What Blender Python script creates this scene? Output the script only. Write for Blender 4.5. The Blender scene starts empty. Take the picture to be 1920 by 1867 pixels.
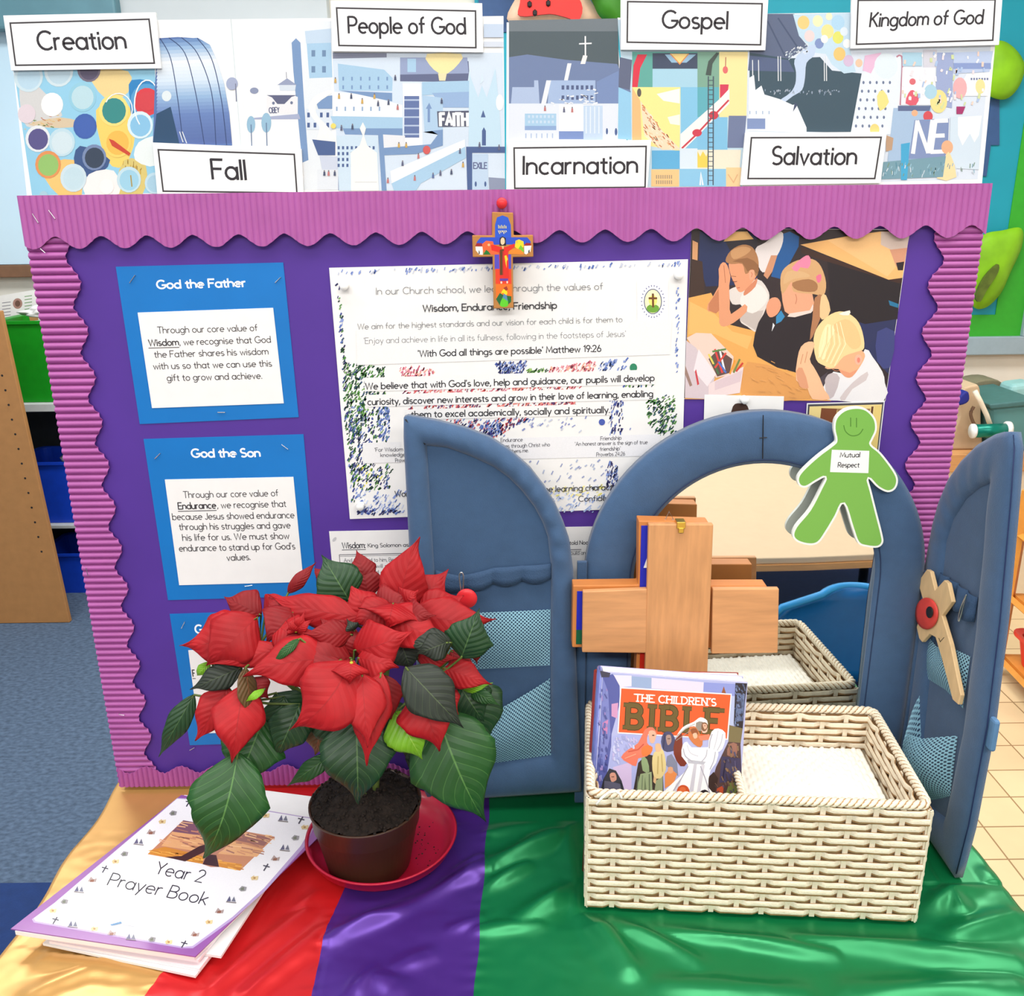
import bpy, bmesh, math, random
from mathutils import Vector as V, Matrix, noise
SC = bpy.context.scene
COL = SC.collection
R_ = math.radians
rnd = random.Random(7)

# ------------------------------------------------------------------ camera, world, lights, exposure
W, H, F = 1920.0, 1867.0, 1680.0
TH, RO, CZ = R_(17.78), R_(.73), 1.445
CAMP = V((0, 0, CZ))
_R0, _F0, _U0 = V((1, 0, 0)), V((0, math.cos(TH), -math.sin(TH))), V((0, math.sin(TH), math.cos(TH)))
_R1 = _R0 * math.cos(RO) - _U0 * math.sin(RO)
_U1 = _U0 * math.cos(RO) + _R0 * math.sin(RO)
cd = bpy.data.cameras.new('camera'); cam = bpy.data.objects.new('camera', cd); COL.objects.link(cam)
cd.sensor_fit = 'HORIZONTAL'; cd.sensor_width = 36; cd.lens = 36 * F / W; cd.clip_start = .02; cd.clip_end = 50
_m = Matrix((_R1, _U1, -_F0)).transposed().to_4x4(); _m.translation = CAMP
cam.matrix_world = _m
SC.camera = cam
wd = bpy.data.worlds.new('world'); SC.world = wd; wd.use_nodes = True
wd.node_tree.nodes['Background'].inputs[0].default_value = (.9, .95, 1, 1)
wd.node_tree.nodes['Background'].inputs[1].default_value = .35
SC.view_settings.view_transform = 'Standard'; SC.view_settings.look = 'None'
SC.view_settings.gamma = 1; SC.view_settings.use_curve_mapping = False
SC.view_settings.exposure = -0.62
def area(name, loc, sx, sy, power, col, rot=(0, 0, 0)):
    l = bpy.data.lights.new(name, 'AREA'); l.shape = 'RECTANGLE'; l.size = sx; l.size_y = sy; l.energy = power; l.color = col
    o = bpy.data.objects.new(name, l); COL.objects.link(o); o.location = loc; o.rotation_euler = rot
    return o
for x in (-1.35, 0.0, 1.35):
    for y in (-1.4, .5, 2.5):
        area('ceiling_light', (x, y, 2.66), 1.15, .55, {-1.4: 58, .5: 24, 2.5: 46}[y], (1, .98, .955))

def ray(px, py):
    return (px - 960) * _R1 + F * _F0 - (py - 933.5) * _U1
def onY(px, py, Y):
    d = ray(px, py); return CAMP + d * (Y / d.y)
def onZ(px, py, Z):
    d = ray(px, py); return CAMP + d * ((Z - CZ) / d.z)
def onX(px, py, X):
    d = ray(px, py); return CAMP + d * (X / d.x)
def onP(px, py, p0, n):
    d = ray(px, py); return CAMP + d * ((p0 - CAMP).dot(n) / d.dot(n))

# ------------------------------------------------------------------ materials
def lin(c):
    return tuple(((v / 255) / 12.92 if v / 255 <= .04045 else ((v / 255 + .055) / 1.055) ** 2.4) for v in c)
def mat(name, rgb, rough=.6, metal=0, spec=.4, var=.08, vs=40, bump=0, bs=200, coat=0, sheen=0, stretch=(1, 1, 1)):
    m = bpy.data.materials.new(name); m.use_nodes = True
    nt = m.node_tree; N = nt.nodes; L = nt.links; b = N['Principled BSDF']
    b.inputs['Roughness'].default_value = rough; b.inputs['Metallic'].default_value = metal
    b.inputs['Specular IOR Level'].default_value = spec
    b.inputs['Coat Weight'].default_value = coat; b.inputs['Coat Roughness'].default_value = .12
    b.inputs['Sheen Weight'].default_value = sheen
    c = lin(rgb)
    tc = N.new('ShaderNodeTexCoord'); mp = N.new('ShaderNodeMapping'); mp.inputs['Scale'].default_value = stretch
    L.new(tc.outputs['Object'], mp.inputs[0])
    nz = N.new('ShaderNodeTexNoise'); nz.inputs['Scale'].default_value = vs; nz.inputs['Detail'].default_value = 4
    L.new(mp.outputs[0], nz.inputs['Vector'])
    rp = N.new('ShaderNodeValToRGB')
    rp.color_ramp.elements[0].position = .3; rp.color_ramp.elements[1].position = .7
    rp.color_ramp.elements[0].color = tuple(max(0, v * (1 - var)) for v in c) + (1,)
    rp.color_ramp.elements[1].color = tuple(min(1, v * (1 + var)) for v in c) + (1,)
    L.new(nz.outputs['Fac'], rp.inputs[0]); L.new(rp.outputs[0], b.inputs['Base Color'])
    if bump:
        n2 = N.new('ShaderNodeTexNoise'); n2.inputs['Scale'].default_value = bs; n2.inputs['Detail'].default_value = 3
        L.new(mp.outputs[0], n2.inputs['Vector'])
        bp = N.new('ShaderNodeBump'); bp.inputs['Strength'].default_value = bump; bp.inputs['Distance'].default_value = .002
        L.new(n2.outputs['Fac'], bp.inputs['Height']); L.new(bp.outputs[0], b.inputs['Normal'])
    return m
def print_mat(name, rough, coat=0):
    m = mat(name, (200, 200, 200), rough, coat=coat, spec=.3)
    N = m.node_tree.nodes; L = m.node_tree.links; b = N['Principled BSDF']
    at = N.new('ShaderNodeAttribute'); at.attribute_name = 'Col'
    nz = N.new('ShaderNodeTexNoise'); nz.inputs['Scale'].default_value = 260
    mr = N.new('ShaderNodeMapRange'); mr.inputs[3].default_value = .93; mr.inputs[4].default_value = 1.05
    L.new(nz.outputs['Fac'], mr.inputs[0])
    mx = N.new('ShaderNodeVectorMath'); mx.operation = 'SCALE'
    L.new(at.outputs['Color'], mx.inputs[0]); L.new(mr.outputs[0], mx.inputs['Scale'])
    L.new(mx.outputs[0], b.inputs['Base Color'])
    return m
M = {}
M['print'] = print_mat('printed_paper', .55)
M['gloss_print'] = print_mat('laminated_print', .4, .45)
M['paint'] = print_mat('painted_wood', .4, .2)
M['white_paper'] = mat('white_paper', (232, 231, 230), .6, var=.02)
M['laminate'] = mat('laminated_white', (226, 228, 230), .35, var=.02, coat=.4)
M['blue_card'] = mat('blue_card', (12, 112, 188), .45, var=.05, vs=15)
M['purple_paper'] = mat('purple_backing_paper', (78, 45, 142), .6, var=.06, vs=9)
M['pink'] = mat('pink_corrugated_card', (164, 82, 152), .5, var=.05, vs=25, spec=.5)
M['board_core'] = mat('board_core', (200, 190, 175), .7)
M['steel'] = mat('steel', (200, 200, 200), .3, metal=1, var=.02)
M['gold_metal'] = mat('brass', (225, 190, 90), .3, metal=1, var=.03)
M['white_plastic'] = mat('white_plastic', (238, 238, 236), .3, var=.02)
M['red_plastic'] = mat('red_plastic', (214, 40, 48), .35, var=.04)
M['denim'] = mat('blue_fabric', (58, 88, 124), .75, var=.06, vs=60, bump=.25, bs=900, sheen=.25)
M['denim_dark'] = mat('blue_fabric_inner', (54, 83, 118), .8, var=.06, vs=50, bump=.25, bs=900, sheen=.2)
M['elastic'] = mat('blue_elastic', (50, 76, 108), .8, var=.05, bump=.4, bs=700)
M['wood'] = mat('warm_beech_wood', (206, 148, 98), .45, var=.14, vs=14, stretch=(9, 9, 1.1), coat=.1)
M['wood_h'] = mat('warm_beech_wood_crossgrain', (208, 150, 101), .45, var=.12, vs=14, stretch=(1.1, 9, 9), coat=.1)
M['wood_frame'] = mat('orange_wood_edge', (204, 128, 66), .45, var=.1, vs=20)
M['pale_wood'] = mat('pale_plywood', (220, 186, 138), .55, var=.07, vs=40, stretch=(1, 3, 1))
M['blue_paint'] = mat('blue_paint', (24, 36, 178), .4, var=.05)
M['red_paint'] = mat('red_paint', (200, 44, 30), .4, var=.05)
M['green_paint'] = mat('dark_green_paint', (10, 92, 60), .4, var=.05)
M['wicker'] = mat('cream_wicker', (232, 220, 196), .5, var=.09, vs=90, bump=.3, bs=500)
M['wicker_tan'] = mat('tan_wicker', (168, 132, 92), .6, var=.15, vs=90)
M['wicker_white'] = mat('white_cord', (244, 240, 230), .55, var=.05, vs=120)
M['pot'] = mat('brown_plant_pot', (70, 46, 32), .38, var=.2, vs=9)
M['soil'] = mat('dark_soil', (34, 25, 20), .95, var=.5, vs=220, bump=1, bs=260)
M['saucer'] = mat('crimson_plastic', (184, 24, 54), .35, var=.06, vs=20, coat=.2)
M['stem'] = mat('green_stem', (92, 110, 48), .6, var=.15)
M['bud'] = mat('yellow_green_bud', (176, 170, 40), .5, var=.2, vs=300)
M['purple_card'] = mat('purple_card', (142, 84, 156), .35, coat=.4, var=.04)
M['page_pink'] = mat('pale_pink_paper', (240, 226, 230), .6, var=.02)
M['black_line'] = mat('black_print', (26, 24, 26), .5, var=.02)
def satin(name, rgb):
    m = mat(name, rgb, .31, metal=.45, spec=.6, var=.03, vs=30)
    b = m.node_tree.nodes['Principled BSDF']; b.inputs['Anisotropic'].default_value = .4
    return m
M['satin_gold'] = satin('gold_satin', (204, 156, 90))
M['satin_red'] = satin('red_satin', (212, 34, 38))
M['satin_purple'] = satin('purple_satin', (82, 44, 142))
M['satin_green'] = satin('green_satin', (14, 126, 72))
def mirror_mat():
    m = mat('mirror_glass', (226, 230, 228), .015, metal=1, var=.01); return m
M['mirror'] = mirror_mat()
def net_mat():
    m = mat('aqua_netting', (136, 182, 202), .7, var=.05)
    nt = m.node_tree; N = nt.nodes; L = nt.links
    uv = N.new('ShaderNodeUVMap'); mp = N.new('ShaderNodeMapping'); mp.inputs['Rotation'].default_value = (0, 0, R_(45))
    L.new(uv.outputs[0], mp.inputs[0])
    vo = N.new('ShaderNodeTexVoronoi'); vo.voronoi_dimensions = '2D'; vo.inputs['Randomness'].default_value = 0; vo.inputs['Scale'].default_value = 310
    L.new(mp.outputs[0], vo.inputs['Vector'])
    gt = N.new('ShaderNodeMath'); gt.operation = 'GREATER_THAN'; gt.inputs[1].default_value = .33
    L.new(vo.outputs['Distance'], gt.inputs[0]); L.new(gt.outputs[0], N['Principled BSDF'].inputs['Alpha'])
    return m
M['net'] = net_mat()
def leaf_mat(name, rgb, vein, rough=.5, tip=None, bstr=.35):
    m = mat(name, rgb, rough, var=.18, vs=30)
    nt = m.node_tree; N = nt.nodes; L = nt.links; b = N['Principled BSDF']
    old = b.inputs['Base Color'].links[0].from_socket
    uv = N.new('ShaderNodeUVMap'); sp = N.new('ShaderNodeSeparateXYZ'); L.new(uv.outputs[0], sp.inputs[0])
    def mth(op, a, c=None):
        n = N.new('ShaderNodeMath'); n.operation = op
        for i, s in enumerate((a, c)):
            if s is None: continue
            if isinstance(s, (int, float)): n.inputs[i].default_value = s
            else: L.new(s, n.inputs[i])
        return n.outputs[0]
    va = mth('ABSOLUTE', mth('SUBTRACT', sp.outputs[1], .5))          # 0 at midrib .. .5 at margin
    t = mth('SUBTRACT', mth('MULTIPLY', sp.outputs[0], 9), mth('MULTIPLY', va, 5))
    fr = mth('ABSOLUTE', mth('SUBTRACT', mth('FRACT', t), .5))        # 0 at vein
    side = mth('LESS_THAN', fr, .03)
    midr = mth('LESS_THAN', va, .011)
    f = mth('MAXIMUM', mth('MULTIPLY', side, .55), midr)
    mx = N.new('ShaderNodeMix'); mx.data_type = 'RGBA'
    L.new(mth('MULTIPLY', f, .8), mx.inputs['Factor']); L.new(old, mx.inputs[6]); mx.inputs[7].default_value = lin(vein) + (1,)
    L.new(mx.outputs[2], b.inputs['Base Color'])
    hgt = mth('ADD', mth('MULTIPLY', fr, -1.0), mth('MULTIPLY', midr, -.5))
    bp = N.new('ShaderNodeBump'); bp.inputs['Strength'].default_value = bstr; bp.inputs['Distance'].default_value = .003; bp.invert = True
    L.new(hgt, bp.inputs['Height']); L.new(bp.outputs[0], b.inputs['Normal'])
    b.inputs['Subsurface Weight'].default_value = 0
    return m
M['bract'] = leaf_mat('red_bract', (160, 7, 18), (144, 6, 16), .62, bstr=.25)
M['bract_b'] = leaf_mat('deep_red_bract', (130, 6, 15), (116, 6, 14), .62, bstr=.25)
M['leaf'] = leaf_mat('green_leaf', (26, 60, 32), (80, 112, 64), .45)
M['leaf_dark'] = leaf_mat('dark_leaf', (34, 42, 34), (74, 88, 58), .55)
M['leaf_lime'] = leaf_mat('lime_leaf', (112, 168, 30), (160, 200, 80), .42)
M['leaf_mid'] = leaf_mat('mid_green_leaf', (30, 76, 30), (84, 128, 64), .45)
M['leaf_olive'] = leaf_mat('olive_leaf', (92, 70, 40), (150, 70, 50), .5)

# ------------------------------------------------------------------ object helpers
ORG = {}
def thing(name, label, cat, loc=(0, 0, 0), group=None):
    o = bpy.data.objects.new(name, None); COL.objects.link(o)
    o.empty_display_size = .05; o.location = loc; ORG[o.name] = V(loc)
    o['label'] = label; o['category'] = cat
    if group: o['group'] = group
    return o
def tag(o, label, cat, group=None, kind=None):
    if label: o['label'] = label
    if cat: o['category'] = cat
    if group: o['group'] = group
    if kind: o['kind'] = kind
    return o
def link(name, me, m, parent=None, loc=None, smooth=False, label=None):
    o = bpy.data.objects.new(name, me); COL.objects.link(o)
    if m is not None and not me.materials:
        for k in (m if isinstance(m, (list, tuple)) else (m,)): me.materials.append(k)
    if parent is not None:
        org = ORG[parent.name]; o.parent = parent
        me.transform(Matrix.Translation(-org)); ORG[o.name] = org
    else:
        org = V(loc) if loc is not None else V((0, 0, 0))
        me.transform(Matrix.Translation(-org)); o.location = org; ORG[o.name] = org
    if smooth:
        me.polygons.foreach_set('use_smooth', [True] * len(me.polygons))
    if label: o['label'] = label
    return o
def obj(name, bm, m, parent=None, loc=None, smooth=False, label=None, bevel=0, seg=2):
    bmesh.ops.recalc_face_normals(bm, faces=bm.faces[:])
    me = bpy.data.meshes.new(name); bm.to_mesh(me); bm.free()
    o = link(name, me, m, parent, loc, smooth, label)
    if bevel:
        b = o.modifiers.new('bevel', 'BEVEL'); b.width = bevel; b.segments = seg; b.limit_method = 'ANGLE'; b.angle_limit = R_(40)
    return o
def struct(name, bm, m):
    o = obj(name, bm, m); o['kind'] = 'structure'; return o
def BM(): return bmesh.new()
def box(bm, a, b):
    x0, y0, z0 = a; x1, y1, z1 = b
    v = [bm.verts.new(p) for p in ((x0, y0, z0), (x1, y0, z0), (x1, y1, z0), (x0, y1, z0), (x0, y0, z1), (x1, y0, z1), (x1, y1, z1), (x0, y1, z1))]
    for f in ((3, 2, 1, 0), (4, 5, 6, 7), (0, 1, 5, 4), (1, 2, 6, 5), (2, 3, 7, 6), (3, 0, 4, 7)): bm.faces.new([v[i] for i in f])
def prism(bm, pts, off):
    off = V(off); a = [bm.verts.new(p) for p in pts]; b = [bm.verts.new(V(p) + off) for p in pts]; n = len(a)
    bm.faces.new(a); bm.faces.new(b[::-1])
    for i in range(n): bm.faces.new((a[i], b[i], b[(i + 1) % n], a[(i + 1) % n]))
def lathe(bm, prof, c, seg=48):
    rings = []
    for r, z in prof:
        if r < 1e-6: rings.append([bm.verts.new((c[0], c[1], c[2] + z))])
        else: rings.append([bm.verts.new((c[0] + r * math.cos(2 * math.pi * k / seg), c[1] + r * math.sin(2 * math.pi * k / seg), c[2] + z)) for k in range(seg)])
    for a, b in zip(rings, rings[1:]):
        for k in range(seg):
            p, q = k, (k + 1) % seg
            if len(a) == 1 and len(b) == 1: break
            if len(a) == 1: bm.faces.new((a[0], b[q], b[p]))
            elif len(b) == 1: bm.faces.new((a[p], a[q], b[0]))
            else: bm.faces.new((a[p], a[q], b[q], b[p]))
def tube(bm, pts, r, seg=8, closed=False, r1=None, flat=None):
    pts = [V(p) for p in pts]; n = len(pts); rings = []; up = V((0, 0, 1))
    for i, p in enumerate(pts):
        a = pts[(i - 1) % n] if closed else pts[max(i - 1, 0)]; b = pts[(i + 1) % n] if closed else pts[min(i + 1, n - 1)]
        t = (b - a).normalized()
        if abs(t.dot(up)) > .95: up = V((0, 1, 0)) if abs(t.y) < .9 else V((1, 0, 0))
        s = t.cross(up).normalized(); u = s.cross(t)
        rr = r if r1 is None else r + (r1 - r) * i / max(1, n - 1)
        fx, fy = flat if flat else (1, 1)
        rings.append([bm.verts.new(p + rr * (fx * s * math.cos(2 * math.pi * k / seg) + fy * u * math.sin(2 * math.pi * k / seg))) for k in range(seg)])
    m = n if closed else n - 1
    for i in range(m):
        a, b = rings[i], rings[(i + 1) % n]
        for k in range(seg): bm.faces.new((a[k], a[(k + 1) % seg], b[(k + 1) % seg], b[k]))
    if not closed: bm.faces.new(rings[0][::-1]); bm.faces.new(rings[-1])
def cat(pts, n=5, closed=True):
    out = []; N = len(pts)
    for i in range(N if closed else N - 1):
        p = [pts[(i + k - 1) % N] if closed else pts[min(max(i + k - 1, 0), N - 1)] for k in range(4)]
        for j in range(n):
            t = j / n
            out.append(tuple(.5 * ((2 * p[1][c]) + (-p[0][c] + p[2][c]) * t + (2 * p[0][c] - 5 * p[1][c] + 4 * p[2][c] - p[3][c]) * t * t + (-p[0][c] + 3 * p[1][c] - 3 * p[2][c] + p[3][c]) * t ** 3) for c in range(len(pts[0]))))
    if not closed: out.append(tuple(pts[-1]))
    return out
def resample(pts, n):
    pts = [V(p) for p in pts]; d = [0]
    for a, b in zip(pts, pts[1:]): d.append(d[-1] + (b - a).length)
    out = []; j = 0
    for i in range(n):
        s = d[-1] * i / (n - 1)
        while j < len(pts) - 2 and d[j + 1] < s: j += 1
        t = (s - d[j]) / max(1e-9, d[j + 1] - d[j]); out.append(pts[j].lerp(pts[j + 1], min(1, t)))
    return out
def grid(bm, rows, uvl=None, uvf=None, closed=False):
    vs = [[bm.verts.new(p) for p in r] for r in rows]
    for i in range(len(vs) - 1):
        m = len(vs[i])
        for j in range(m if closed else m - 1):
            f = bm.faces.new((vs[i][j], vs[i][(j + 1) % m], vs[i + 1][(j + 1) % m], vs[i + 1][j]))
            if uvl:
                for lp, (a, b) in zip(f.loops, ((i, j), (i, j + 1), (i + 1, j + 1), (i + 1, j))): lp[uvl].uv = uvf(a, b)
    return vs

# ------------------------------------------------------------------ drawn lettering: a round single-storey hand, as strokes
def arc(cx, cy, rx, ry, a0, a1, n=None):
    n = n or max(4, int(abs(a1 - a0) / 24))
    return [(cx + rx * math.cos(R_(a0 + (a1 - a0) * i / n)), cy + ry * math.sin(R_(a0 + (a1 - a0) * i / n))) for i in range(n + 1)]
_o = lambda cx=.27: arc(cx, .31, .27, .31, 0, 360, 14)
GL = {
 'a': (.56, [_o(), [(.54, .62), (.54, 0)]]), 'b': (.56, [[(0, 1), (0, 0)], _o()]), 'c': (.47, [arc(.27, .31, .27, .31, 48, 312)]),
 'd': (.56, [_o(), [(.54, 1), (.54, 0)]]), 'e': (.54, [[(.02, .33), (.53, .33)] + arc(.27, .31, .27, .31, 5, 312)]),
 'f': (.34, [[(.13, 0), (.13, .78)] + arc(.3, .8, .17, .2, 180, 80), [(0, .6), (.32, .6)]]),
 'g': (.56, [_o(), [(.54, .62), (.54, -.08)] + arc(.28, -.08, .26, .22, 0, -150)]),
 'h': (.5, [[(0, 1), (0, 0)], [(0, .3)] + arc(.24, .37, .24, .25, 180, 0) + [(.48, 0)]]),
 'i': (.05, [[(.02, .62), (.02, 0)], [(.02, .82), (.02, .9)]]), 'j': (.18, [[(.15, .62), (.15, -.1)] + arc(0, -.1, .15, .18, 0, -110), [(.15, .82), (.15, .9)]]),
 'k': (.45, [[(0, 1), (0, 0)], [(.4, .62), (.02, .28)], [(.13, .38), (.44, 0)]]), 'l': (.05, [[(.02, 1), (.02, 0)]]),
 'm': (.8, [[(0, .62), (0, 0)], [(0, .3)] + arc(.2, .4, .2, .22, 180, 0) + [(.4, 0)], [(.4, .3)] + arc(.6, .4, .2, .22, 180, 0) + [(.8, 0)]]),
 'n': (.5, [[(0, .62), (0, 0)], [(0, .3)] + arc(.24, .37, .24, .25, 180, 0) + [(.48, 0)]]), 'o': (.55, [_o()]),
 'p': (.56, [[(0, .62), (0, -.32)], _o()]), 'q': (.56, [_o(), [(.54, .62), (.54, -.32)]]),
 'r': (.3, [[(0, .62), (0, 0)], [(0, .32)] + arc(.22, .38, .22, .24, 180, 70)]),
 's': (.4, [arc(.2, .46, .18, .16, 40, 270) + arc(.2, .15, .2, .15, 85, -145)]),
 't': (.32, [[(.14, .86), (.14, .15)] + arc(.28, .15, .14, .15, 180, 290), [(0, .6), (.3, .6)]]),
 'u': (.5, [[(0, .62), (0, .25)] + arc(.24, .25, .24, .25, 180, 360) + [(.48, .62)], [(.48, .62), (.48, 0)]]),
 'v': (.46, [[(0, .62), (.23, 0), (.46, .62)]]), 'w': (.72, [[(0, .62), (.18, 0), (.36, .56), (.54, 0), (.72, .62)]]),
 'x': (.44, [[(0, .62), (.44, 0)], [(.44, .62), (0, 0)]]), 'y': (.48, [[(0, .62), (.24, .02)], [(.48, .62), (.14, -.32)]]),
 'z': (.42, [[(0, .62), (.42, .62), (0, 0), (.42, 0)]]),
 'A': (.74, [[(0, 0), (.37, 1), (.74, 0)], [(.13, .35), (.61, .35)]]),
 'B': (.56, [[(0, 0), (0, 1)], [(0, 1), (.28, 1)] + arc(.28, .76, .24, .24, 90, -90) + [(0, .52)], [(.28, .52)] + arc(.3, .26, .26, .26, 90, -90) + [(0, 0)]]),
 'C': (.72, [arc(.42, .5, .42, .5, 45, 315, 14)]), 'D': (.68, [[(0, 0), (0, 1)], [(0, 1), (.2, 1)] + arc(.2, .5, .48, .5, 90, -90, 10) + [(0, 0)]]),
 'E': (.5, [[(0, 0), (0, 1)], [(0, 1), (.5, 1)], [(0, .52), (.44, .52)], [(0, 0), (.5, 0)]]), 'F': (.5, [[(0, 0), (0, 1)], [(0, 1), (.5, 1)], [(0, .52), (.42, .52)]]),
 'G': (.8, [arc(.42, .5, .42, .5, 45, 350, 14), [(.83, .42), (.5, .42)]]), 'H': (.64, [[(0, 0), (0, 1)], [(.64, 0), (.64, 1)], [(0, .52), (.64, .52)]]),
 'I': (.05, [[(.02, 0), (.02, 1)]]), 'J': (.36, [[(.34, 1), (.34, .2)] + arc(.17, .2, .17, .2, 0, -170)]),
 'K': (.56, [[(0, 0), (0, 1)], [(.52, 1), (.02, .45)], [(.15, .58), (.56, 0)]]), 'L': (.44, [[(0, 1), (0, 0)], [(0, 0), (.44, 0)]]),
 'M': (.8, [[(0, 0), (.08, 1), (.4, .2), (.72, 1), (.8, 0)]]), 'N': (.64, [[(0, 0), (0, 1)], [(0, 1), (.64, 0)], [(.64, 0), (.64, 1)]]),
 'O': (.86, [arc(.43, .5, .43, .5, 0, 360, 18)]), 'P': (.54, [[(0, 0), (0, 1)], [(0, 1), (.28, 1)] + arc(.28, .73, .26, .27, 90, -90) + [(0, .46)]]),
 'R': (.56, [[(0, 0), (0, 1)], [(0, 1), (.28, 1)] + arc(.28, .73, .26, .27, 90, -90) + [(0, .46)], [(.26, .46), (.56, 0)]]),
 'S': (.54, [arc(.27, .74, .25, .26, 40, 268) + arc(.27, .24, .27, .24, 88, -145)]),
 'T': (.6, [[(.3, 0), (.3, 1)], [(0, 1), (.6, 1)]]), 'U': (.62, [[(0, 1), (0, .3)] + arc(.31, .3, .31, .3, 180, 360) + [(.62, 1)]]),
 'V': (.68, [[(0, 1), (.34, 0), (.68, 1)]]), 'W': (.98, [[(0, 1), (.24, 0), (.49, .95), (.74, 0), (.98, 1)]]), 'X': (.6, [[(0, 0), (.6, 1)], [(0, 1), (.6, 0)]]),
 'Y': (.6, [[(0, 1), (.3, .48)], [(.6, 1), (.3, .48), (.3, 0)]]),
 '1': (.24, [[(0, .8), (.2, 1), (.2, 0)]]), '2': (.5, [arc(.25, .73, .24, .27, 165, -25) + [(0, 0), (.5, 0)]]), '3': (.48, [arc(.22, .75, .22, .25, 150, -80) + arc(.22, .25, .25, .26, 80, -150)]),
 '4': (.56, [[(.42, 0), (.42, 1), (0, .28), (.56, .28)]]), '6': (.5, [arc(.25, .28, .25, .28, 0, 360, 14), [(.01, .3), (.3, 1)]]), '9': (.5, [arc(.25, .72, .25, .28, 0, 360, 14), [(.49, .7), (.2, 0)]]),
 ',': (.08, [[(.06, .08), (0, -.14)]]), '.': (.06, [[(.02, 0), (.02, .08)]]), "'": (.06, [[(.03, 1), (.02, .8)]]), ':': (.06, [[(.02, 0), (.02, .09)], [(.02, .5), (.02, .59)]]),
 ' ': (.2, []),
}
class Art:
    """Flat printing on a real plane: coloured outlines, each a hair above the last."""
    def __init__(s, p0, n, step=6e-6):
        s.p0, s.n, s.k, s.step = V(p0), V(n).normalized(), 1, step
        s.v, s.f, s.c = [], [], []; s.gain = 1.0
    def add(s, pts, col, k=None):
        if k is None: s.k += 1; k = s.k
        q = s.p0 + s.n * (s.step * k + 6e-5); b = len(s.v)
        for p in pts: s.v.append(onP(p[0], p[1], q, s.n))
        s.f.append(tuple(range(b, b + len(pts)))); s.c.append(lin(col))
    def poly(s, pts, col, smooth=0, k=None):
        s.add(cat(pts, smooth) if smooth else pts, col, k)
    def rect(s, x0, y0, x1, y1, col, k=None): s.add([(x0, y0), (x1, y0), (x1, y1), (x0, y1)], col, k)
    def ell(s, cx, cy, rx, ry, col, rot=0, n=18, k=None):
        a = R_(rot); s.add([(cx + rx * math.cos(t) * math.cos(a) - ry * math.sin(t) * math.sin(a), cy + rx * math.cos(t) * math.sin(a) + ry * math.sin(t) * math.cos(a)) for t in [2 * math.pi * i / n for i in range(n)]], col, k)
    def line(s, pts, w, col, k=None, closed=False):
        if k is None: s.k += 1; k = s.k
        q = s.p0 + s.n * (s.step * k + 6e-5); n = len(pts); b = len(s.v); c = lin(col)
        for i, p in enumerate(pts):
            a_ = pts[(i - 1) % n] if closed else pts[max(0, i - 1)]; b_ = pts[(i + 1) % n] if closed else pts[min(n - 1, i + 1)]
            d1 = V((p[0] - a_[0], p[1] - a_[1])); d2 = V((b_[0] - p[0], b_[1] - p[1]))
            if d1.length < 1e-6: d1 = d2
            if d2.length < 1e-6: d2 = d1
            d1.normalize(); d2.normalize(); t = d1 + d2
            if t.length < 1e-6: t = d1
            t.normalize(); m = V((-t.y, t.x)); h = min(2.0, 1 / max(.3, m.dot(V((-d1.y, d1.x))))) * w / 2
            for sg in (1, -1): s.v.append(onP(p[0] + sg * m.x * h, p[1] + sg * m.y * h, q, s.n))
        for i in range(n if closed else n - 1):
            j = (i + 1) % n; s.f.append((b + 2 * i, b + 2 * i + 1, b + 2 * j + 1, b + 2 * j)); s.c.append(c)
    def text(s, st, p0, p1, h, w=.12, col=(40, 38, 42), up=None, slab=False, track=.14, slant=0):
        s.k += 1; k = s.k
        if up is None: up = ((p0[0] + p1[0]) / 2 - 1024) / (6150 - p0[1]) * h, -h
        tot = sum(GL[c][0] + track for c in st) - track
        ex = ((p1[0] - p0[0]) / tot, (p1[1] - p0[1]) / tot); x = 0
        P = lambda gx, gy: (p0[0] + ex[0] * (gx + slant * gy) + up[0] * gy, p0[1] + ex[1] * (gx + slant * gy) + up[1] * gy)
        wpx = w * math.hypot(*up)
        si = 0
        for c in st:
            adv, strokes = GL[c]
            for t in strokes:
                t = list(t); si += 1; kk = k + (si % 7) * .3
                if len(t) == 2 and not slab:     # lengthen straight strokes by half a pen width
                    d = V((t[1][0] - t[0][0], t[1][1] - t[0][1])); d.normalize(); e = w * .3
                    t = [(t[0][0] - d.x * e, t[0][1] - d.y * e), (t[1][0] + d.x * e, t[1][1] + d.y * e)]
                s.line([P(x + a, b) for a, b in t], wpx, col, kk)
                if slab:
                    for (a, b) in (t[0], t[-1]):
                        if (abs(b) < .01 or abs(b - 1) < .01) and len(t) <= 3: s.line([P(x + a - .2, b), P(x + a + .2, b)], wpx * .75, col, kk + (.05 if (a, b) == t[0] else .09))
            x += adv + track
        s.k += 2
    def dabs(s, poly, n, cols, ln, w, ang=-55, k=None, jit=20, rr=None):
        rr = rr or rnd
        xs = [p[0] for p in poly]; ys = [p[1] for p in poly]; s.k += 3; done = 0; tries = 0
        while done < n and tries < n * 12:
            tries += 1; x = rr.uniform(min(xs), max(xs)); y = rr.uniform(min(ys), max(ys)); ins = False
            for i in range(len(poly)):
                (x0, y0), (x1, y1) = poly[i], poly[i - 1]
                if (y0 > y) != (y1 > y) and x < (x1 - x0) * (y - y0) / (y1 - y0) + x0: ins = not ins
            if not ins: continue
            a = R_(ang + rr.uniform(-jit, jit)); l = ln * rr.uniform(.5, 1.2) / 2
            s.line([(x - l * math.cos(a), y - l * math.sin(a)), (x + l * math.cos(a), y + l * math.sin(a))], w * rr.uniform(.6, 1.3), rr.choice(cols), s.k - done % 3)
            done += 1
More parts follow.
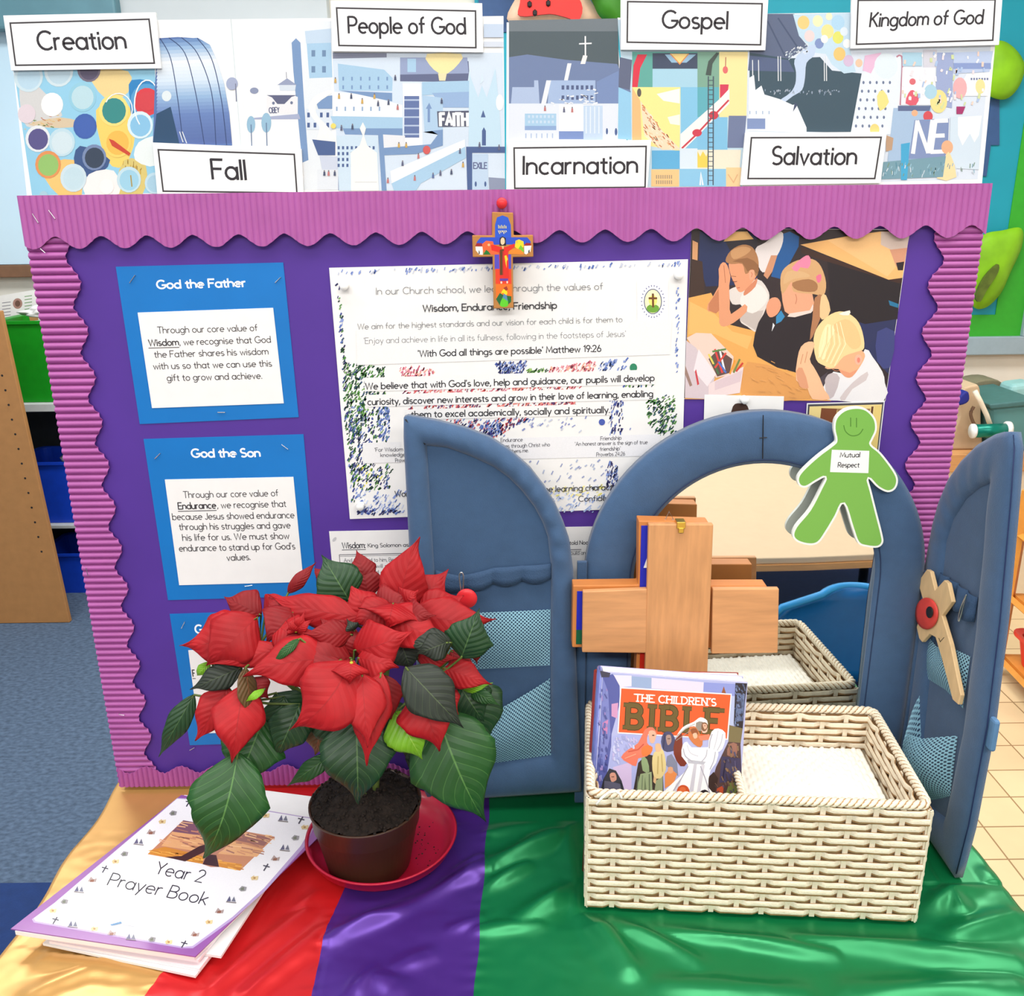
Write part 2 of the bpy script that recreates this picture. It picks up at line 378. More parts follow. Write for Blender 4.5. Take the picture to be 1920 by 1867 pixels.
    def build(s, name, m, parent):
        me = bpy.data.meshes.new(name); me.from_pydata([tuple(p) for p in s.v], [], s.f)
        at = me.color_attributes.new('Col', 'FLOAT_COLOR', 'CORNER'); buf = []
        for f, c in zip(s.f, s.c): buf += (list(c) + [1.0]) * len(f)
        at.data.foreach_set('color', [v * s.gain if i % 4 < 3 else v for i, v in enumerate(buf)]); me.update()
        return link(name, me, m, parent)
def zm(sc, ox, oy):      # coordinates read off an enlarged view, back to photo coordinates
    return lambda *pts: [(ox + x / sc, oy + y / sc) for x, y in pts]
NY = V((0, -1, 0))
def sheet(bm, quad, Y, t=.0004, bow=0):
    n = 9; a, b, c, d = [onY(*p, Y) for p in quad]; front = []; back = []
    for i in range(n):
        u = i / (n - 1); fr = []; 
        for j in range(n):
            v = j / (n - 1); p = a.lerp(b, u).lerp(d.lerp(c, u), v)
            fr.append(p - V((0, bow * (abs(2 * u - 1) ** 3) * (.4 + .6 * v), 0)))
        front.append(fr); back.append([p + V((0, t, 0)) for p in fr])
    g = grid(bm, front); h = grid(bm, back)
    for i in range(n - 1):
        for e, f in (((g[i][0], g[i + 1][0]), (h[i][0], h[i + 1][0])), ((g[i][-1], g[i + 1][-1]), (h[i][-1], h[i + 1][-1])), ((g[0][i], g[0][i + 1]), (h[0][i], h[0][i + 1])), ((g[-1][i], g[-1][i + 1]), (h[-1][i], h[-1][i + 1]))):
            bm.faces.new((e[0], e[1], f[1], f[0]))
# ------------------------------------------------------------------ the room
M['wall'] = mat('painted_wall', (226, 224, 214), .8, var=.03, vs=6)
M['wall_blue'] = mat('pale_blue_wall', (206, 222, 230), .8, var=.03, vs=6)
M['ceiling'] = mat('ceiling_tiles', (236, 236, 232), .9, var=.03, vs=8)
def carpet_mat():
    m = mat('grey_blue_carpet', (80, 96, 118), .95, var=.3, vs=60, bump=1, bs=110, spec=.1, stretch=(1, 1.6, 1)); return m
def tile_mat():
    m = mat('beige_floor_tiles', (226, 202, 160), .5, var=.06, vs=5); nt = m.node_tree; N = nt.nodes; L = nt.links; b = N['Principled BSDF']
    old = b.inputs['Base Color'].links[0].from_socket
    tc = N.new('ShaderNodeTexCoord'); mp = N.new('ShaderNodeMapping'); mp.inputs['Location'].default_value = (.0, .0015, 0)
    L.new(tc.outputs['Object'], mp.inputs[0])
    br = N.new('ShaderNodeTexBrick'); br.offset = 0; br.inputs['Scale'].default_value = 1
    br.inputs['Brick Width'].default_value = .1265; br.inputs['Row Height'].default_value = .1145; br.inputs['Mortar Size'].default_value = .0022
    br.inputs['Color1'].default_value = (1, 1, 1, 1); br.inputs['Color2'].default_value = (.9, .88, .84, 1); br.inputs['Mortar'].default_value = (.42, .34, .27, 1)
    L.new(mp.outputs[0], br.inputs['Vector'])
    mx = N.new('ShaderNodeMix'); mx.data_type = 'RGBA'; mx.blend_type = 'MULTIPLY'; mx.inputs['Factor'].default_value = 1
    L.new(old, mx.inputs[6]); L.new(br.outputs['Color'], mx.inputs[7]); L.new(mx.outputs[2], b.inputs['Base Color'])
    return m
M['carpet'] = carpet_mat(); M['tiles'] = tile_mat()
M['navy'] = mat('navy_mat', (20, 48, 100), .9, var=.1, bump=.5, bs=300)
XL, XR, YF, YB, ZT = -2.9, 2.9, -3.2, 3.75, 2.7
bm = BM(); box(bm, (XL, .6, -.06), (.45, YB, 0)); struct('floor', bm, M['carpet'])
bm = BM(); box(bm, (XL, YF, -.06), (XR, .6, 0)); struct('floor_carpet', bm, M['navy'])
bm = BM(); box(bm, (.45, .6, -.06), (XR, YB, .001)); struct('floor_tiles', bm, M['tiles'])
bm = BM(); box(bm, (XL, YF, ZT), (XR, YB, ZT + .05)); struct('ceiling', bm, M['ceiling'])
bm = BM(); box(bm, (XL, YB, 0), (XR, YB + .08, ZT)); struct('wall_back', bm, M['wall'])
bm = BM(); box(bm, (XL - .08, YF, 0), (XL, YB, ZT)); struct('wall_left', bm, M['wall_blue'])
bm = BM(); box(bm, (XR, YF, 0), (XR + .08, YB, ZT)); struct('wall_right', bm, M['wall'])
bm = BM(); box(bm, (XL, YF - .08, 0), (XR, YF, ZT)); struct('wall_front', bm, M['wall'])
bm = BM(); box(bm, (XL, .61, .0005), (-.62, 1.672, .008)); tag(obj('floor_mat', bm, M['navy'], loc=(-1.5, 1.1, 0)), 'dark navy floor mat in front of the grey-blue carpet', 'mat')

# whiteboard on the left of the back wall
M['screen'] = mat('pale_blue_board', (196, 224, 242), .25, var=.03, vs=2, coat=.4)
M['teal_band'] = mat('grey_teal_strip', (92, 136, 150), .5, var=.15, vs=5)
M['dark_wood'] = mat('brown_wood', (120, 88, 66), .6, var=.12, vs=20)
wb = thing('whiteboard', 'pale blue glossy whiteboard on the back wall behind the left end of the display', 'whiteboard', (-2.2, YB - .03, 1.1))
a = onY(46, 505, YB - .03); 
bm = BM(); box(bm, (XL + .02, YB - .025, a.z + .02), (-1.72, YB - .003, 2.42)); obj('writing_surface', bm, M['screen'], wb)
bm = BM(); box(bm, (XL + .02, YB - .045, a.z - .03), (-1.70, YB - .003, a.z + .018)); box(bm, (-1.718, YB - .04, a.z + .02), (-1.69, YB - .003, 2.42)); obj('frame', bm, M['dark_wood'], wb, bevel=.003)
p = onY(0, 62, YB - .04); q = onY(228, 0, YB - .04)
bm = BM(); box(bm, (p.x - .3, YB - .11, p.z), (q.x, YB - .05, q.z + .1)); box(bm, (p.x - .3, YB - .12, q.z + .1), (q.x + .015, YB - .002, q.z + .16)); box(bm, (p.x - .3, YB - .052, p.z + .02), (q.x, YB - .002, p.z + .05)); obj('top_housing', bm, M['teal_band'], wb, bevel=.01)
p = onY(228, 60, YB - .01); q = onY(614, -40, YB - .01)
M['pale_sheet'] = mat('pale_grey_sheet', (192, 200, 204), .7, var=.03, vs=5)
bm = BM(); box(bm, (q.x * 0 + p.x + .01, YB - .06, p.z - .5), (q.x, YB - .001, q.z)); tag(obj('wall_panel', bm, M['pale_sheet'], loc=((p.x + q.x) / 2, YB - .06, p.z - .5), bevel=.004), 'pale grey wall panel rising behind the pinned-up frieze', 'panel')

# teal display with fruit and leaves on the right of the back wall
nb = thing('notice_board', 'teal wall display with a green inner border and grey-blue frame behind the main board', 'notice board', (1.3, YB - .03, 1.1))
M['teal'] = mat('teal_paper', (22, 150, 172), .6, var=.05, vs=5)
M['green_border'] = mat('green_paper', (52, 166, 42), .6, var=.05)
M['grey_frame'] = mat('grey_blue_frame', (152, 172, 184), .5, var=.04)
M['navy_paper'] = mat('navy_paper', (52, 84, 132), .6, var=.06)
def oy(px, py, Y=YB - .03): return onY(px, py, Y)
fr = oy(1906, 664); fx = oy(1920, 300)
zb = fr.z; xr = fr.x + .0
xl = oy(890, 20).x
bm = BM(); box(bm, (xl, YB - .02, zb), (xr + .12, YB - .002, 2.5)); obj('backing', bm, M['teal'], nb)
bm = BM(); box(bm, (xl, YB - .045, zb), (xr + .12, YB - .002, zb + .075)); box(bm, (xr + .005, YB - .045, zb + .075), (xr + .12, YB - .002, 2.5)); obj('frame', bm, M['grey_frame'], nb, bevel=.004)
z1 = oy(1880, 590).z
bm = BM(); box(bm, (xl + .05, YB - .024, zb + .075), (xr + .005, YB - .0195, z1)); box(bm, (oy(1868, 590).x, YB - .024, z1), (xr + .005, YB - .0195, 2.5)); obj('inner_border', bm, M['green_border'], nb)
bm = BM(); prism(bm, [oy(*p, YB - .026) for p in ((896, -30), (1000, -30), (960, 60), (900, 60))], (0, .004, 0)); obj('backing_strip', bm, M['navy_paper'], nb)
bm = BM(); prism(bm, [oy(*p, YB - .026) for p in ((1800, 185), (1874, 185), (1874, 272), (1858, 272), (1850, 330), (1800, 330))], (0, .004, 0)); obj('backing_strip', bm, M['navy_paper'], nb)
def paper_shape(name, label, catg, pts, m, Y=YB - .06, group=None, extra=None, sm=5, bulge=.03):
    """a cut paper shape, cupped forward a little off the wall"""
    ring = [oy(*p, Y) for p in cat(pts, sm)]; c = sum(ring, V()) / len(ring); bm = BM(); rows = []
    for t in (1, .75, .5, .25): rows.append([c.lerp(p, t) - V((0, bulge * (1 - t * t), 0)) for p in ring])
    rows.insert(0, [p + V((0, .008, 0)) for p in ring])
    vs = grid(bm, rows, closed=True); bm.faces.new(vs[-1]); bm.faces.new(vs[0][::-1])
    o = obj(name, bm, m, loc=c, smooth=True); tag(o, label, catg, group)
    if extra: extra(o)
    return o
M['melon_red'] = mat('melon_red', (222, 40, 34), .5, var=.1, vs=12)
M['melon_rind'] = mat('melon_rind', (246, 210, 180), .5, var=.06)
M['leaf_paper'] = mat('lime_paper', (128, 186, 20), .55, var=.22, vs=9)
M['leaf_paper_dark'] = mat('dark_green_paper', (52, 120, 24), .55, var=.2, vs=9)
def melon(o):
    bm = BM(); prism(bm, [oy(*p, YB - .105) for p in cat([(975, 5), (985, -40), (1050, -40), (1090, 5), (1085, 38), (1060, 32), (1030, 26), (975, 30)], 4)], (0, .012, 0)); obj('flesh', bm, M['melon_red'], o, label='red flesh')
    bm = BM()
    for x, y in ((993, 8), (1028, 6), (1003, 24)):
        bm = BM(); p = oy(x, y, YB - .108); lathe(bm, [(0, .012), (.008, .006), (.008, -.006), (0, -.012)], p, 8); obj('seed', bm, M['black_line'], o)
paper_shape('melon_slice', 'red watermelon slice cut-out on the teal wall display above the frieze', 'melon cut-out', [(955, 42), (970, -10), (985, -45), (1070, -45), (1110, 5), (1126, 40), (1060, 44)], M['melon_rind'], extra=melon)
paper_shape('paper_leaf', 'dark green paper leaf beside the watermelon slice cut-out', 'paper leaf', [(1100, -30), (1165, -30), (1168, 40), (1130, 35), (1112, 5)], M['leaf_paper_dark'], Y=YB - .125)
paper_shape('paper_leaf', 'lime green paper leaf sticking out behind the Kingdom of God card', 'paper leaf', [(1840, 95), (1872, 76), (1900, 88), (1921, 120), (1912, 160), (1885, 186), (1850, 175), (1835, 140)], M['leaf_paper'])
def crumple(o):
    bm = BM(); prism(bm, [oy(*p, YB - .1) for p in cat([(1829, 555), (1845, 520), (1870, 495), (1872, 510), (1850, 545), (1838, 566)], 3)], (0, .01, 0)); obj('torn_patch', bm, mat('brown_patch', (86, 104, 32), .6, var=.3, vs=30), o)
paper_shape('paper_leaf', 'large crumpled lime paper leaf at the right edge of the main board', 'paper leaf', [(1820, 470), (1845, 440), (1880, 432), (1915, 428), (1916, 462), (1895, 510), (1875, 552), (1845, 578), (1822, 565)], M['leaf_paper'], extra=crumple)
# counter under the display, with bag and boxes
M['counter_wood'] = mat('oak_edge', (206, 150, 96), .5, var=.12, vs=12, stretch=(1, 8, 8))
M['cream'] = mat('cream_paint', (240, 224, 200), .5, var=.03)
YC = 3.1
ct = thing('counter', 'wood-edged counter with cream front behind the right fabric door', 'counter', (2.1, YC + .3, 0))
zt = onY(1912, 850, YC).z; z2 = onY(1912, 884, YC).z
bm = BM(); box(bm, (1.45, YC, z2), (XR - .002, YB - .005, zt)); obj('worktop', bm, M['counter_wood'], ct, bevel=.004)
bm = BM(); box(bm, (1.5, YC + .03, .001), (XR - .002, YB - .01, z2)); obj('cabinet_body', bm, M['cream'], ct)
M['bag'] = mat('grey_green_canvas', (126, 120, 96), .85, var=.15, vs=9, bump=.4, bs=120)
M['bag2'] = mat('tan_canvas', (196, 168, 136), .85, var=.12, vs=8, bump=.3, bs=120)
M['teal_box'] = mat('dusty_teal', (88, 138, 138), .6, var=.08, vs=6)
M['pale_teal'] = mat('pale_teal', (150, 196, 196), .5, var=.05)
def solid(name, pts, Y, depth, m, parent=None, sm=3, bevel=.02):
    q = [onY(*p, Y) for p in (cat(pts, sm) if sm else pts)]
    for p in q: p.z = max(p.z, zt + .001)
    bm = BM(); prism(bm, q, (0, depth, 0)); return obj(name, bm, m, parent, bevel=bevel, seg=3) if parent else obj(name, bm, m, loc=onY(*pts[0], Y), bevel=bevel, seg=3)
bg = thing('canvas_bag', 'slouching tan and grey-green canvas bag on the counter by the teal box', 'bag', (1.75, YC + .1, zt))
solid('bag_body', [(1780, 846), (1800, 780), (1802, 735), (1828, 722), (1838, 730), (1840, 790), (1838, 846)], YC + .06, .3, M['bag2'], bg)
solid('bag_flap', [(1822, 728), (1838, 714), (1872, 713), (1886, 730), (1888, 752), (1852, 757), (1852, 790), (1836, 770)], YC + .315, .12, M['bag'], bg)
bm = BM(); tube(bm, [onY(*p, YC + .012) for p in ((1828, 733), (1838, 752), (1850, 778), (1862, 812))], .009); obj('pale_strap', bm, M['cream'], bg, smooth=True)
bm = BM(); tube(bm, [onY(*p, YC + .03) for p in cat([(1826, 762), (1820, 775), (1824, 790), (1830, 800)], 4, False)], .006); obj('cord', bm, M['dark_wood'], bg, smooth=True)
o = solid('blue_pouch', [(1797, 760), (1800, 744), (1815, 733), (1819, 748), (1812, 757)], YC + .0, .05, mat('royal_blue_cloth', (30, 36, 130), .7, var=.1), None); tag(o, 'small royal blue pouch tucked at the left of the canvas bag', 'pouch')
tb = thing('storage_box', 'dusty teal storage box on the counter at the right edge', 'box', (2.05, YC + .1, zt))
solid('box_body', [(1858, 762), (1945, 752), (1945, 845), (1862, 848)], YC + .02, .28, M['teal_box'], tb, 0)
solid('lid', [(1856, 758), (1945, 748), (1945, 760), (1858, 768)], YC + .01, .3, mat('dark_teal', (70, 112, 112), .5), tb, 0, .006)
o = solid('folded_towel', [(1898, 722), (1945, 716), (1945, 752), (1893, 757)], YC + .2, .1, M['pale_teal'], None, 0); tag(o, 'pale teal folded towel standing behind the storage box', 'towel')
mk = thing('foil_tube', 'shiny green tube lying in front of the teal storage box', 'tube', onY(1840, 812, YC - .02))
bm = BM(); tube(bm, [onY(1826, 808, YC - .03), onY(1892, 806, YC - .03)], .024, 16); obj('barrel', bm, mat('green_foil', (0, 120, 104), .3, metal=.4), mk, smooth=True)
bm = BM(); tube(bm, [onY(1822, 808, YC - .03), onY(1826.5, 808, YC - .03)], .026, 16); obj('end_cap', bm, M['white_plastic'], mk, smooth=True); bm = BM(); tube(bm, [onY(1886, 804, YC - .035), onY(1893, 804, YC - .035)], .027, 16); obj('end_cap', bm, M['white_plastic'], mk, smooth=True)
# red tray rack on the tiles
RA = onZ(1868, 1262, 0); RB = V((1.520, 1.95, 0)); dR = (RB - RA).normalized(); eR = V((-dR.y, dR.x, 0)); eR = eR if eR.x > 0 else -eR
rk = thing('tray_rack', 'orange wooden rack for red trays standing on the beige tiles', 'rack', RA)
M['orange_wood'] = mat('orange_wood', (222, 150, 62), .5, var=.1, vs=20)
LR, DR = .62, .4
def rp(a, b, z): return RA + dR * a + eR * b + V((0, 0, z))
def bar(bm, a, b, w=.012):
    tube(bm, [a, b], w, 4)
for a, b in ((0, 0), (LR, 0), (0, DR), (LR, DR)):
    bm = BM(); bar(bm, rp(a, b, 0), rp(a, b, .62), .018); obj('post', bm, M['orange_wood'], rk)
for z in (.056, .268, .476):
    bm = BM(); bar(bm, rp(0, 0, z), rp(LR, 0, z)); obj('rail', bm, M['orange_wood'], rk)
    bm = BM(); bar(bm, rp(0, DR, z), rp(LR, DR, z)); obj('rail', bm, M['orange_wood'], rk)
M['red_tray'] = mat('red_tray_plastic', (222, 52, 44), .35, var=.05, vs=10)
def tray(name, label, m, c, ax, ay, sx, sy, h, group, cat_='tray', wall=.006):
    """an open tapered tray with a rolled rim; ax, ay are its ground axes"""
    t = thing(name, label, cat_, c, group); bm = BM(); prof = [(.93, 0), (1, h), (1.06, h), (1.06, h - .012), (1.0, h - .012)]
    def loop(k, z, ins=0):
        pts = []
        for x, y in ((-1, -1), (1, -1), (1, 1), (-1, 1)):
            X, Y_ = x * (sx * k / 2 - ins), y * (sy * k / 2 - ins); r = .03 * min(1, sx * 4)
            for s in range(4):
                th = {(-1, -1): 180, (1, -1): 270, (1, 1): 0, (-1, 1): 90}[(x, y)] + 30 * s
                pts.append(V(c) + ax * (X - x * r + r * math.cos(R_(th))) + ay * (Y_ - y * r + r * math.sin(R_(th))) + V((0, 0, z)))
        return pts
    rows = [loop(k, z) for k, z in prof[::-1]] + [loop(.86, .0)] 
    rows = [loop(.91, wall, 0), loop(.97, h - .004), loop(1.06, h), loop(1.06, h - .014), loop(1.0, h - .014), loop(.93, 0)]
    vs = grid(bm, rows, closed=True); bm.faces.new(vs[0]); bm.faces.new(vs[-1][::-1])
    obj('tray_body', bm, m, t, smooth=False, bevel=.002); return t
for i, z in enumerate((.07, .282, .49)):
    tray('red_tray', ('red tray on the lowest shelf of the orange rack', 'red tray on the middle shelf of the orange rack', 'red tray on the top shelf of the orange rack')[i], M['red_tray'], rp(LR / 2, DR / 2 - .018, z - .0), dR, eR, LR * .9, DR * .80, .10, 'red trays in the rack')
    t = bpy.data.objects[[o.name for o in COL.objects if o.name.startswith('tray_rack')][0]]
    bm = BM(); prism(bm, [rp(.0, .01, z - .012), rp(LR, .01, z - .012), rp(LR, DR - .01, z - .012), rp(0, DR - .01, z - .012)], (0, 0, .0115)); obj('shelf', bm, M['orange_wood'], rk)
bm = BM(); prism(bm, [rp(.0, DR + .012, .05), rp(LR, DR + .012, .05), rp(LR, DR + .012, .64), rp(0, DR + .012, .64)], eR * .008); obj('back_panel', bm, M['cream'], rk)

# ------------------------------------------------------------------ cupboard and trays at the left
M['tan_board'] = mat('tan_cupboard_board', (172, 122, 72), .6, var=.06, vs=30)
YP = 3.05
cp = thing('cupboard', 'tan wooden cupboard side with a line of peg holes on the grey-blue carpet', 'cupboard', (-1.9, YP, 0))
bm = BM(); pts = [V((p.x, YP, max(0, p.z))) for p in [onY(130, 1164, YP), onY(66, 873, YP), onY(-3, 578, YP)]]
xr0, xr1 = onY(130, 1164, YP).x, onY(2, 590, YP).x; zt_ = onY(2, 583, YP).z
prism(bm, [(xr0, YP, .001), (xr1, YP, zt_), (-2.5, YP, zt_), (-2.5, YP, .001)], (0, .02, 0)); obj('side_panel', bm, M['tan_board'], cp, bevel=.002)
bm = BM(); box(bm, (-2.5, YP + .021, .001), (-2.48, YB - .1, zt_)); box(bm, (-2.479, YP + .0205, zt_ - .02), (-2.05, YB - .1, zt_)); obj('carcass', bm, M['tan_board'], cp)
for i in range(13):
    t = i / 12; p = onY(4 + t * 74, 704 + t * 330, YP); bm = BM(); tube(bm, [p + V((0, -.0004, 0)), p + V((0, .004, 0))], .004, 8); obj('peg_hole', bm, M['black_line'], cp)
YS = 3.3
sh = thing('shelf_unit', 'grey shelf unit with tubs and bags behind the tan cupboard side', 'shelf unit', (-1.5, YS + .15, 0))
def sx(px, py): return onY(px, py, YS)
M['grey_shelf'] = mat('grey_white_shelf', (190, 196, 198), .5, var=.05)
M['shelf_dark'] = mat('dark_shelf_back', (40, 46, 54), .8, var=.1)
for k, (py, th) in enumerate(((757, .03), (985, .014), (1118, .014)))  :
    z = onY(100, py, YS).z; bm = BM(); box(bm, (-2.02, YS, z - th), (-1.2, YS + .32, z)); obj('shelf', bm, M['grey_shelf'], sh, bevel=.002)
zt2 = onY(100, 690, YS).z
bm = BM(); box(bm, (-2.04, YS + .322, .02), (-1.18, YS + .335, zt2 + .1)); obj('back_panel', bm, M['shelf_dark'], sh)
bm = BM(); box(bm, (-2.04, YS, .001), (-2.021, YS + .321, zt2 + .1)); obj('side_panel', bm, M['grey_shelf'], sh)
bm = BM(); box(bm, (-1.199, YS, .001), (-1.18, YS + .321, zt2 + .1)); obj('side_panel', bm, M['grey_shelf'], sh)
X_, Y_ax = V((1, 0, 0)), V((0, 1, 0))
M['green_tub'] = mat('green_tub_plastic', (20, 140, 30), .35, var=.06); M['blue_tub'] = mat('blue_tub_plastic', (20, 66, 196), .35, var=.06)
def shelf_z(py): return onY(100, py, YS).z
cx = onY(60, 660, YS).x + .08
tray('storage_tub', 'bright green tub on the top grey shelf beside the cupboard', M['green_tub'], V((cx, YS + .14, shelf_z(757) + .0005)), X_, Y_ax, .44, .24, (onY(60, 602, YS).z - shelf_z(757)), 'tubs on the grey shelf unit', 'tub')
cx = onY(105, 900, YS).x + .05
tray('storage_tub', 'royal blue tub on the middle grey shelf below the green tub', M['blue_tub'], V((cx, YS + .14, shelf_z(985) + .0005)), X_, Y_ax, .44, .24, (onY(100, 868, YS).z - shelf_z(985)), 'tubs on the grey shelf unit', 'tub')
tray('storage_tub', 'royal blue tub on the lowest grey shelf above the carpet', M['blue_tub'], V((cx + .03, YS + .14, shelf_z(1118) + .0005)), X_, Y_ax, .42, .24, (onY(140, 1040, YS).z - shelf_z(1118)), 'tubs on the grey shelf unit', 'tub')
M['clear'] = mat('clear_plastic_bag', (196, 204, 212), .25, var=.2, vs=25, bump=1, bs=60, coat=.5)
def lump(name, label, catg, c, s, m, seed, group=None):
    bm = BM(); bmesh.ops.create_icosphere(bm, subdivisions=4, radius=1)
    for v in bm.verts:
        n_ = noise.noise(v.co * 2.3 + V((seed, 0, 0))) * .28 + noise.noise(v.co * 6 + V((seed, 3, 0))) * .1
        v.co *= 1 + n_; v.co = V((v.co.x * s[0], v.co.y * s[1], max(v.co.z, -.75) * s[2]))
        v.co += V(c)
    return tag(obj(name, bm, m, loc=c, smooth=True), label, catg, group)
lump('plastic_bag', 'crumpled clear plastic bag heaped in the middle blue tub', 'plastic bag', (onY(105, 850, YS).x + .1, YS + .14, onY(100, 868, YS).z - .03), (.13, .08, .07), M['clear'], 1)
lump('plastic_bag', 'grey plastic bag heaped in the lowest blue tub', 'plastic bag', (onY(135, 1000, YS).x + .12, YS + .14, onY(140, 1040, YS).z + .005), (.13, .08, .08), mat('grey_plastic_bag', (120, 128, 138), .3, var=.2, vs=25, bump=1, bs=60), 2)
lump('folded_cloth', 'rolled white cloth lying on top of the green tub', 'cloth', (onY(50, 620, YS).x + .14, YS + .12, onY(60, 602, YS).z + .022), (.2, .09, .03), M['white_paper'], 5)
bm = BM(); prism(bm, [onY(*p, YS + .25) for p in ((-10, 556), (60, 544), (120, 540), (130, 615), (0, 622))], (0, .004, 0))
pk = thing('booklet', 'printed booklet with a round portrait leaning above the green tub', 'booklet', onY(60, 620, YS + .25)); obj('cover', bm, M['white_paper'], pk)
A = Art(V((0, YS + .25, 0)), NY); A.ell(33, 569, 9, 10, (170, 130, 120)); A.ell(33, 569, 5, 6, (110, 80, 70)); A.poly([(24, 600), (45, 590), (70, 585), (72, 600), (30, 606)], (190, 140, 90))
for i in range(5): A.line([(46 + i * 0, 556 + i * 6), (60, 554 + i * 6)], 1.5, (120, 160, 110)); A.line([(4, 568 + i * 6), (20, 566 + i * 6)], 1.2, (120, 120, 130))
A.build('printing', M['print'], pk)

# ------------------------------------------------------------------ behind the camera: what the mirror shows
def superell(cx, cy, rx, ry, z, e=2.6, n=48):
    out = []
    for i in range(n):
        t = 2 * math.pi * i / n; c, s = math.cos(t), math.sin(t)
        out.append(V((cx + rx * math.copysign(abs(c) ** (2 / e), c), cy + ry * math.copysign(abs(s) ** (2 / e), s), z)))
    return out
M['table_cream'] = mat('cream_laminate', (206, 180, 150), .5, var=.02)
tb2 = thing('classroom_table', 'cream topped classroom table with rounded edge, seen in the arch mirror', 'table', (.45, -.88, 0))
bm = BM(); prism(bm, superell(.5, -.88, 1.25, .74, .565), (0, 0, .018)); obj('table_top', bm, M['table_cream'], tb2, bevel=.003)
bm = BM(); prism(bm, superell(.5, -.88, 1.256, .746, .548), (0, 0, .0165)); obj('edge_band', bm, M['counter_wood'], tb2)
for x, y in ((-.4, -.5), (1.4, -.5), (-.4, -1.3), (1.4, -1.3)):
    bm = BM(); tube(bm, [(x, y, .001), (x, y, .548)], .018, 12); obj('leg', bm, mat('dark_metal', (50, 52, 58), .4, metal=.6), tb2, smooth=True)
M['chair_blue'] = mat('blue_chair_plastic', (16, 104, 176), .35, var=.04)
ch = thing('classroom_chair', 'blue plastic classroom chair, seen in the arch mirror behind the basket', 'chair', (.78, .0, 0))
rows = []
for i in range(9):
    t = i / 8; z = .34 + .26 * t; hw = .2 * (1 - .0 * t) if t < .6 else .2 * math.sqrt(max(.02, 1 - ((t - .6) / .42) ** 3 * .95))
    rows.append([V((.79 + hw * (j / 6 - 1), .10 + .03 * t - .05 * (1 - (j / 6 - 1) ** 2), z)) for j in range(13)])
bm = BM(); grid(bm, rows); o = obj('backrest', bm, M['chair_blue'], ch, smooth=True); s = o.modifiers.new('thick', 'SOLIDIFY'); s.thickness = .012
bm = BM(); tube(bm, [rows[k][0] for k in range(9)] + [rows[8][j] for j in range(1, 12)] + [rows[k][12] for k in range(8, -1, -1)], .009, 8); obj('rolled_edge', bm, mat('light_blue_plastic', (40, 140, 206), .35), ch, smooth=True)
rows = [[V((.79 + .19 * (j / 6 - 1), .05 - .36 * i / 8, .33 + .02 * abs(j / 6 - 1) ** 2 + (.02 if i == 0 else 0))) for j in range(13)] for i in range(9)]
bm = BM(); grid(bm, rows); o = obj('seat', bm, M['chair_blue'], ch, smooth=True); s = o.modifiers.new('thick', 'SOLIDIFY'); s.thickness = .012
for x, y in ((.63, .08), (.95, .08), (.63, -.28), (.95, -.28)):
    bm = BM(); tube(bm, [(x, y, .001), (.79 + (x - .79) * .85, y * .9, .33)], .011, 10); obj('leg', bm, M['steel'], ch, smooth=True)
# ------------------------------------------------------------------ table and satin cloth
ZC = .703
tbl = thing('display_table', 'low display table hidden under the striped satin cloth', 'table', (0, .76, 0))
bm = BM(); box(bm, (-.53, .612, .675), (.535, 1.10, .699)); obj('table_top', bm, M['counter_wood'], tbl, bevel=.003)
for x, y in ((-.49, .65), (.495, .65), (-.49, 1.06), (.495, 1.06)):
    bm = BM(); box(bm, (x - .02, y - .02, .001), (x + .02, y + .02, .675)); obj('leg', bm, M['counter_wood'], tbl)
# folds of the cloth: long ridges plus a soft ripple, flattened where things stand on it
RIDGE = []
def ridge(p0, p1, h, w): RIDGE.append((onZ(*p0, ZC).xy, onZ(*p1, ZC).xy, h, w))
ridge((925, 1560), (1060, 1500), .008, .012); ridge((930, 1620), (1075, 1555), .010, .013); ridge((1060, 1500), (1090, 1660), .009, .014)
ridge((920, 1660), (985, 1625), .006, .009); ridge((980, 1725), (1070, 1668), .010, .014); ridge((1070, 1668), (1180, 1815), .010, .014)
ridge((1120, 1710), (1300, 1800), .008, .013); ridge((1230, 1740), (1560, 1790), .007, .012); ridge((1500, 1760), (1900, 1800), .008, .016)
ridge((900, 1745), (1010, 1735), .005, .010); ridge((1600, 1860), (1900, 1850), .008, .016); ridge((1250, 1850), (1500, 1860), .006, .014)
ridge((620, 1760), (790, 1680), .009, .012); ridge((770, 1690), (905, 1625), .009, .012); ridge((700, 1830), (740, 1850), .005, .012); ridge((850, 1540), (915, 1500), .007, .012)
ridge((840, 1640), (900, 1610), .006, .007); ridge((660, 1870), (700, 1820), .006, .010); ridge((850, 1740), (900, 1725), .004, .008); ridge((740, 1810), (800, 1790), .004, .010)
ridge((400, 1850), (570, 1710), .005, .012); ridge((470, 1860), (610, 1740), .005, .012); ridge((560, 1700), (640, 1640), .004, .010)
ridge((60, 1860), (230, 1790), .004, .012); ridge((240, 1500), (330, 1480), .006, .010); ridge((240, 1520), (300, 1560), .004, .008); ridge((90, 1800), (300, 1830), .004, .012)
ridge((1730, 1590), (1800, 1700), .008, .012); ridge((1740, 1700), (1840, 1640), .007, .012); ridge((1760, 1760), (1900, 1720), .008, .014)
SAU = onZ(718, 1592, ZC).xy
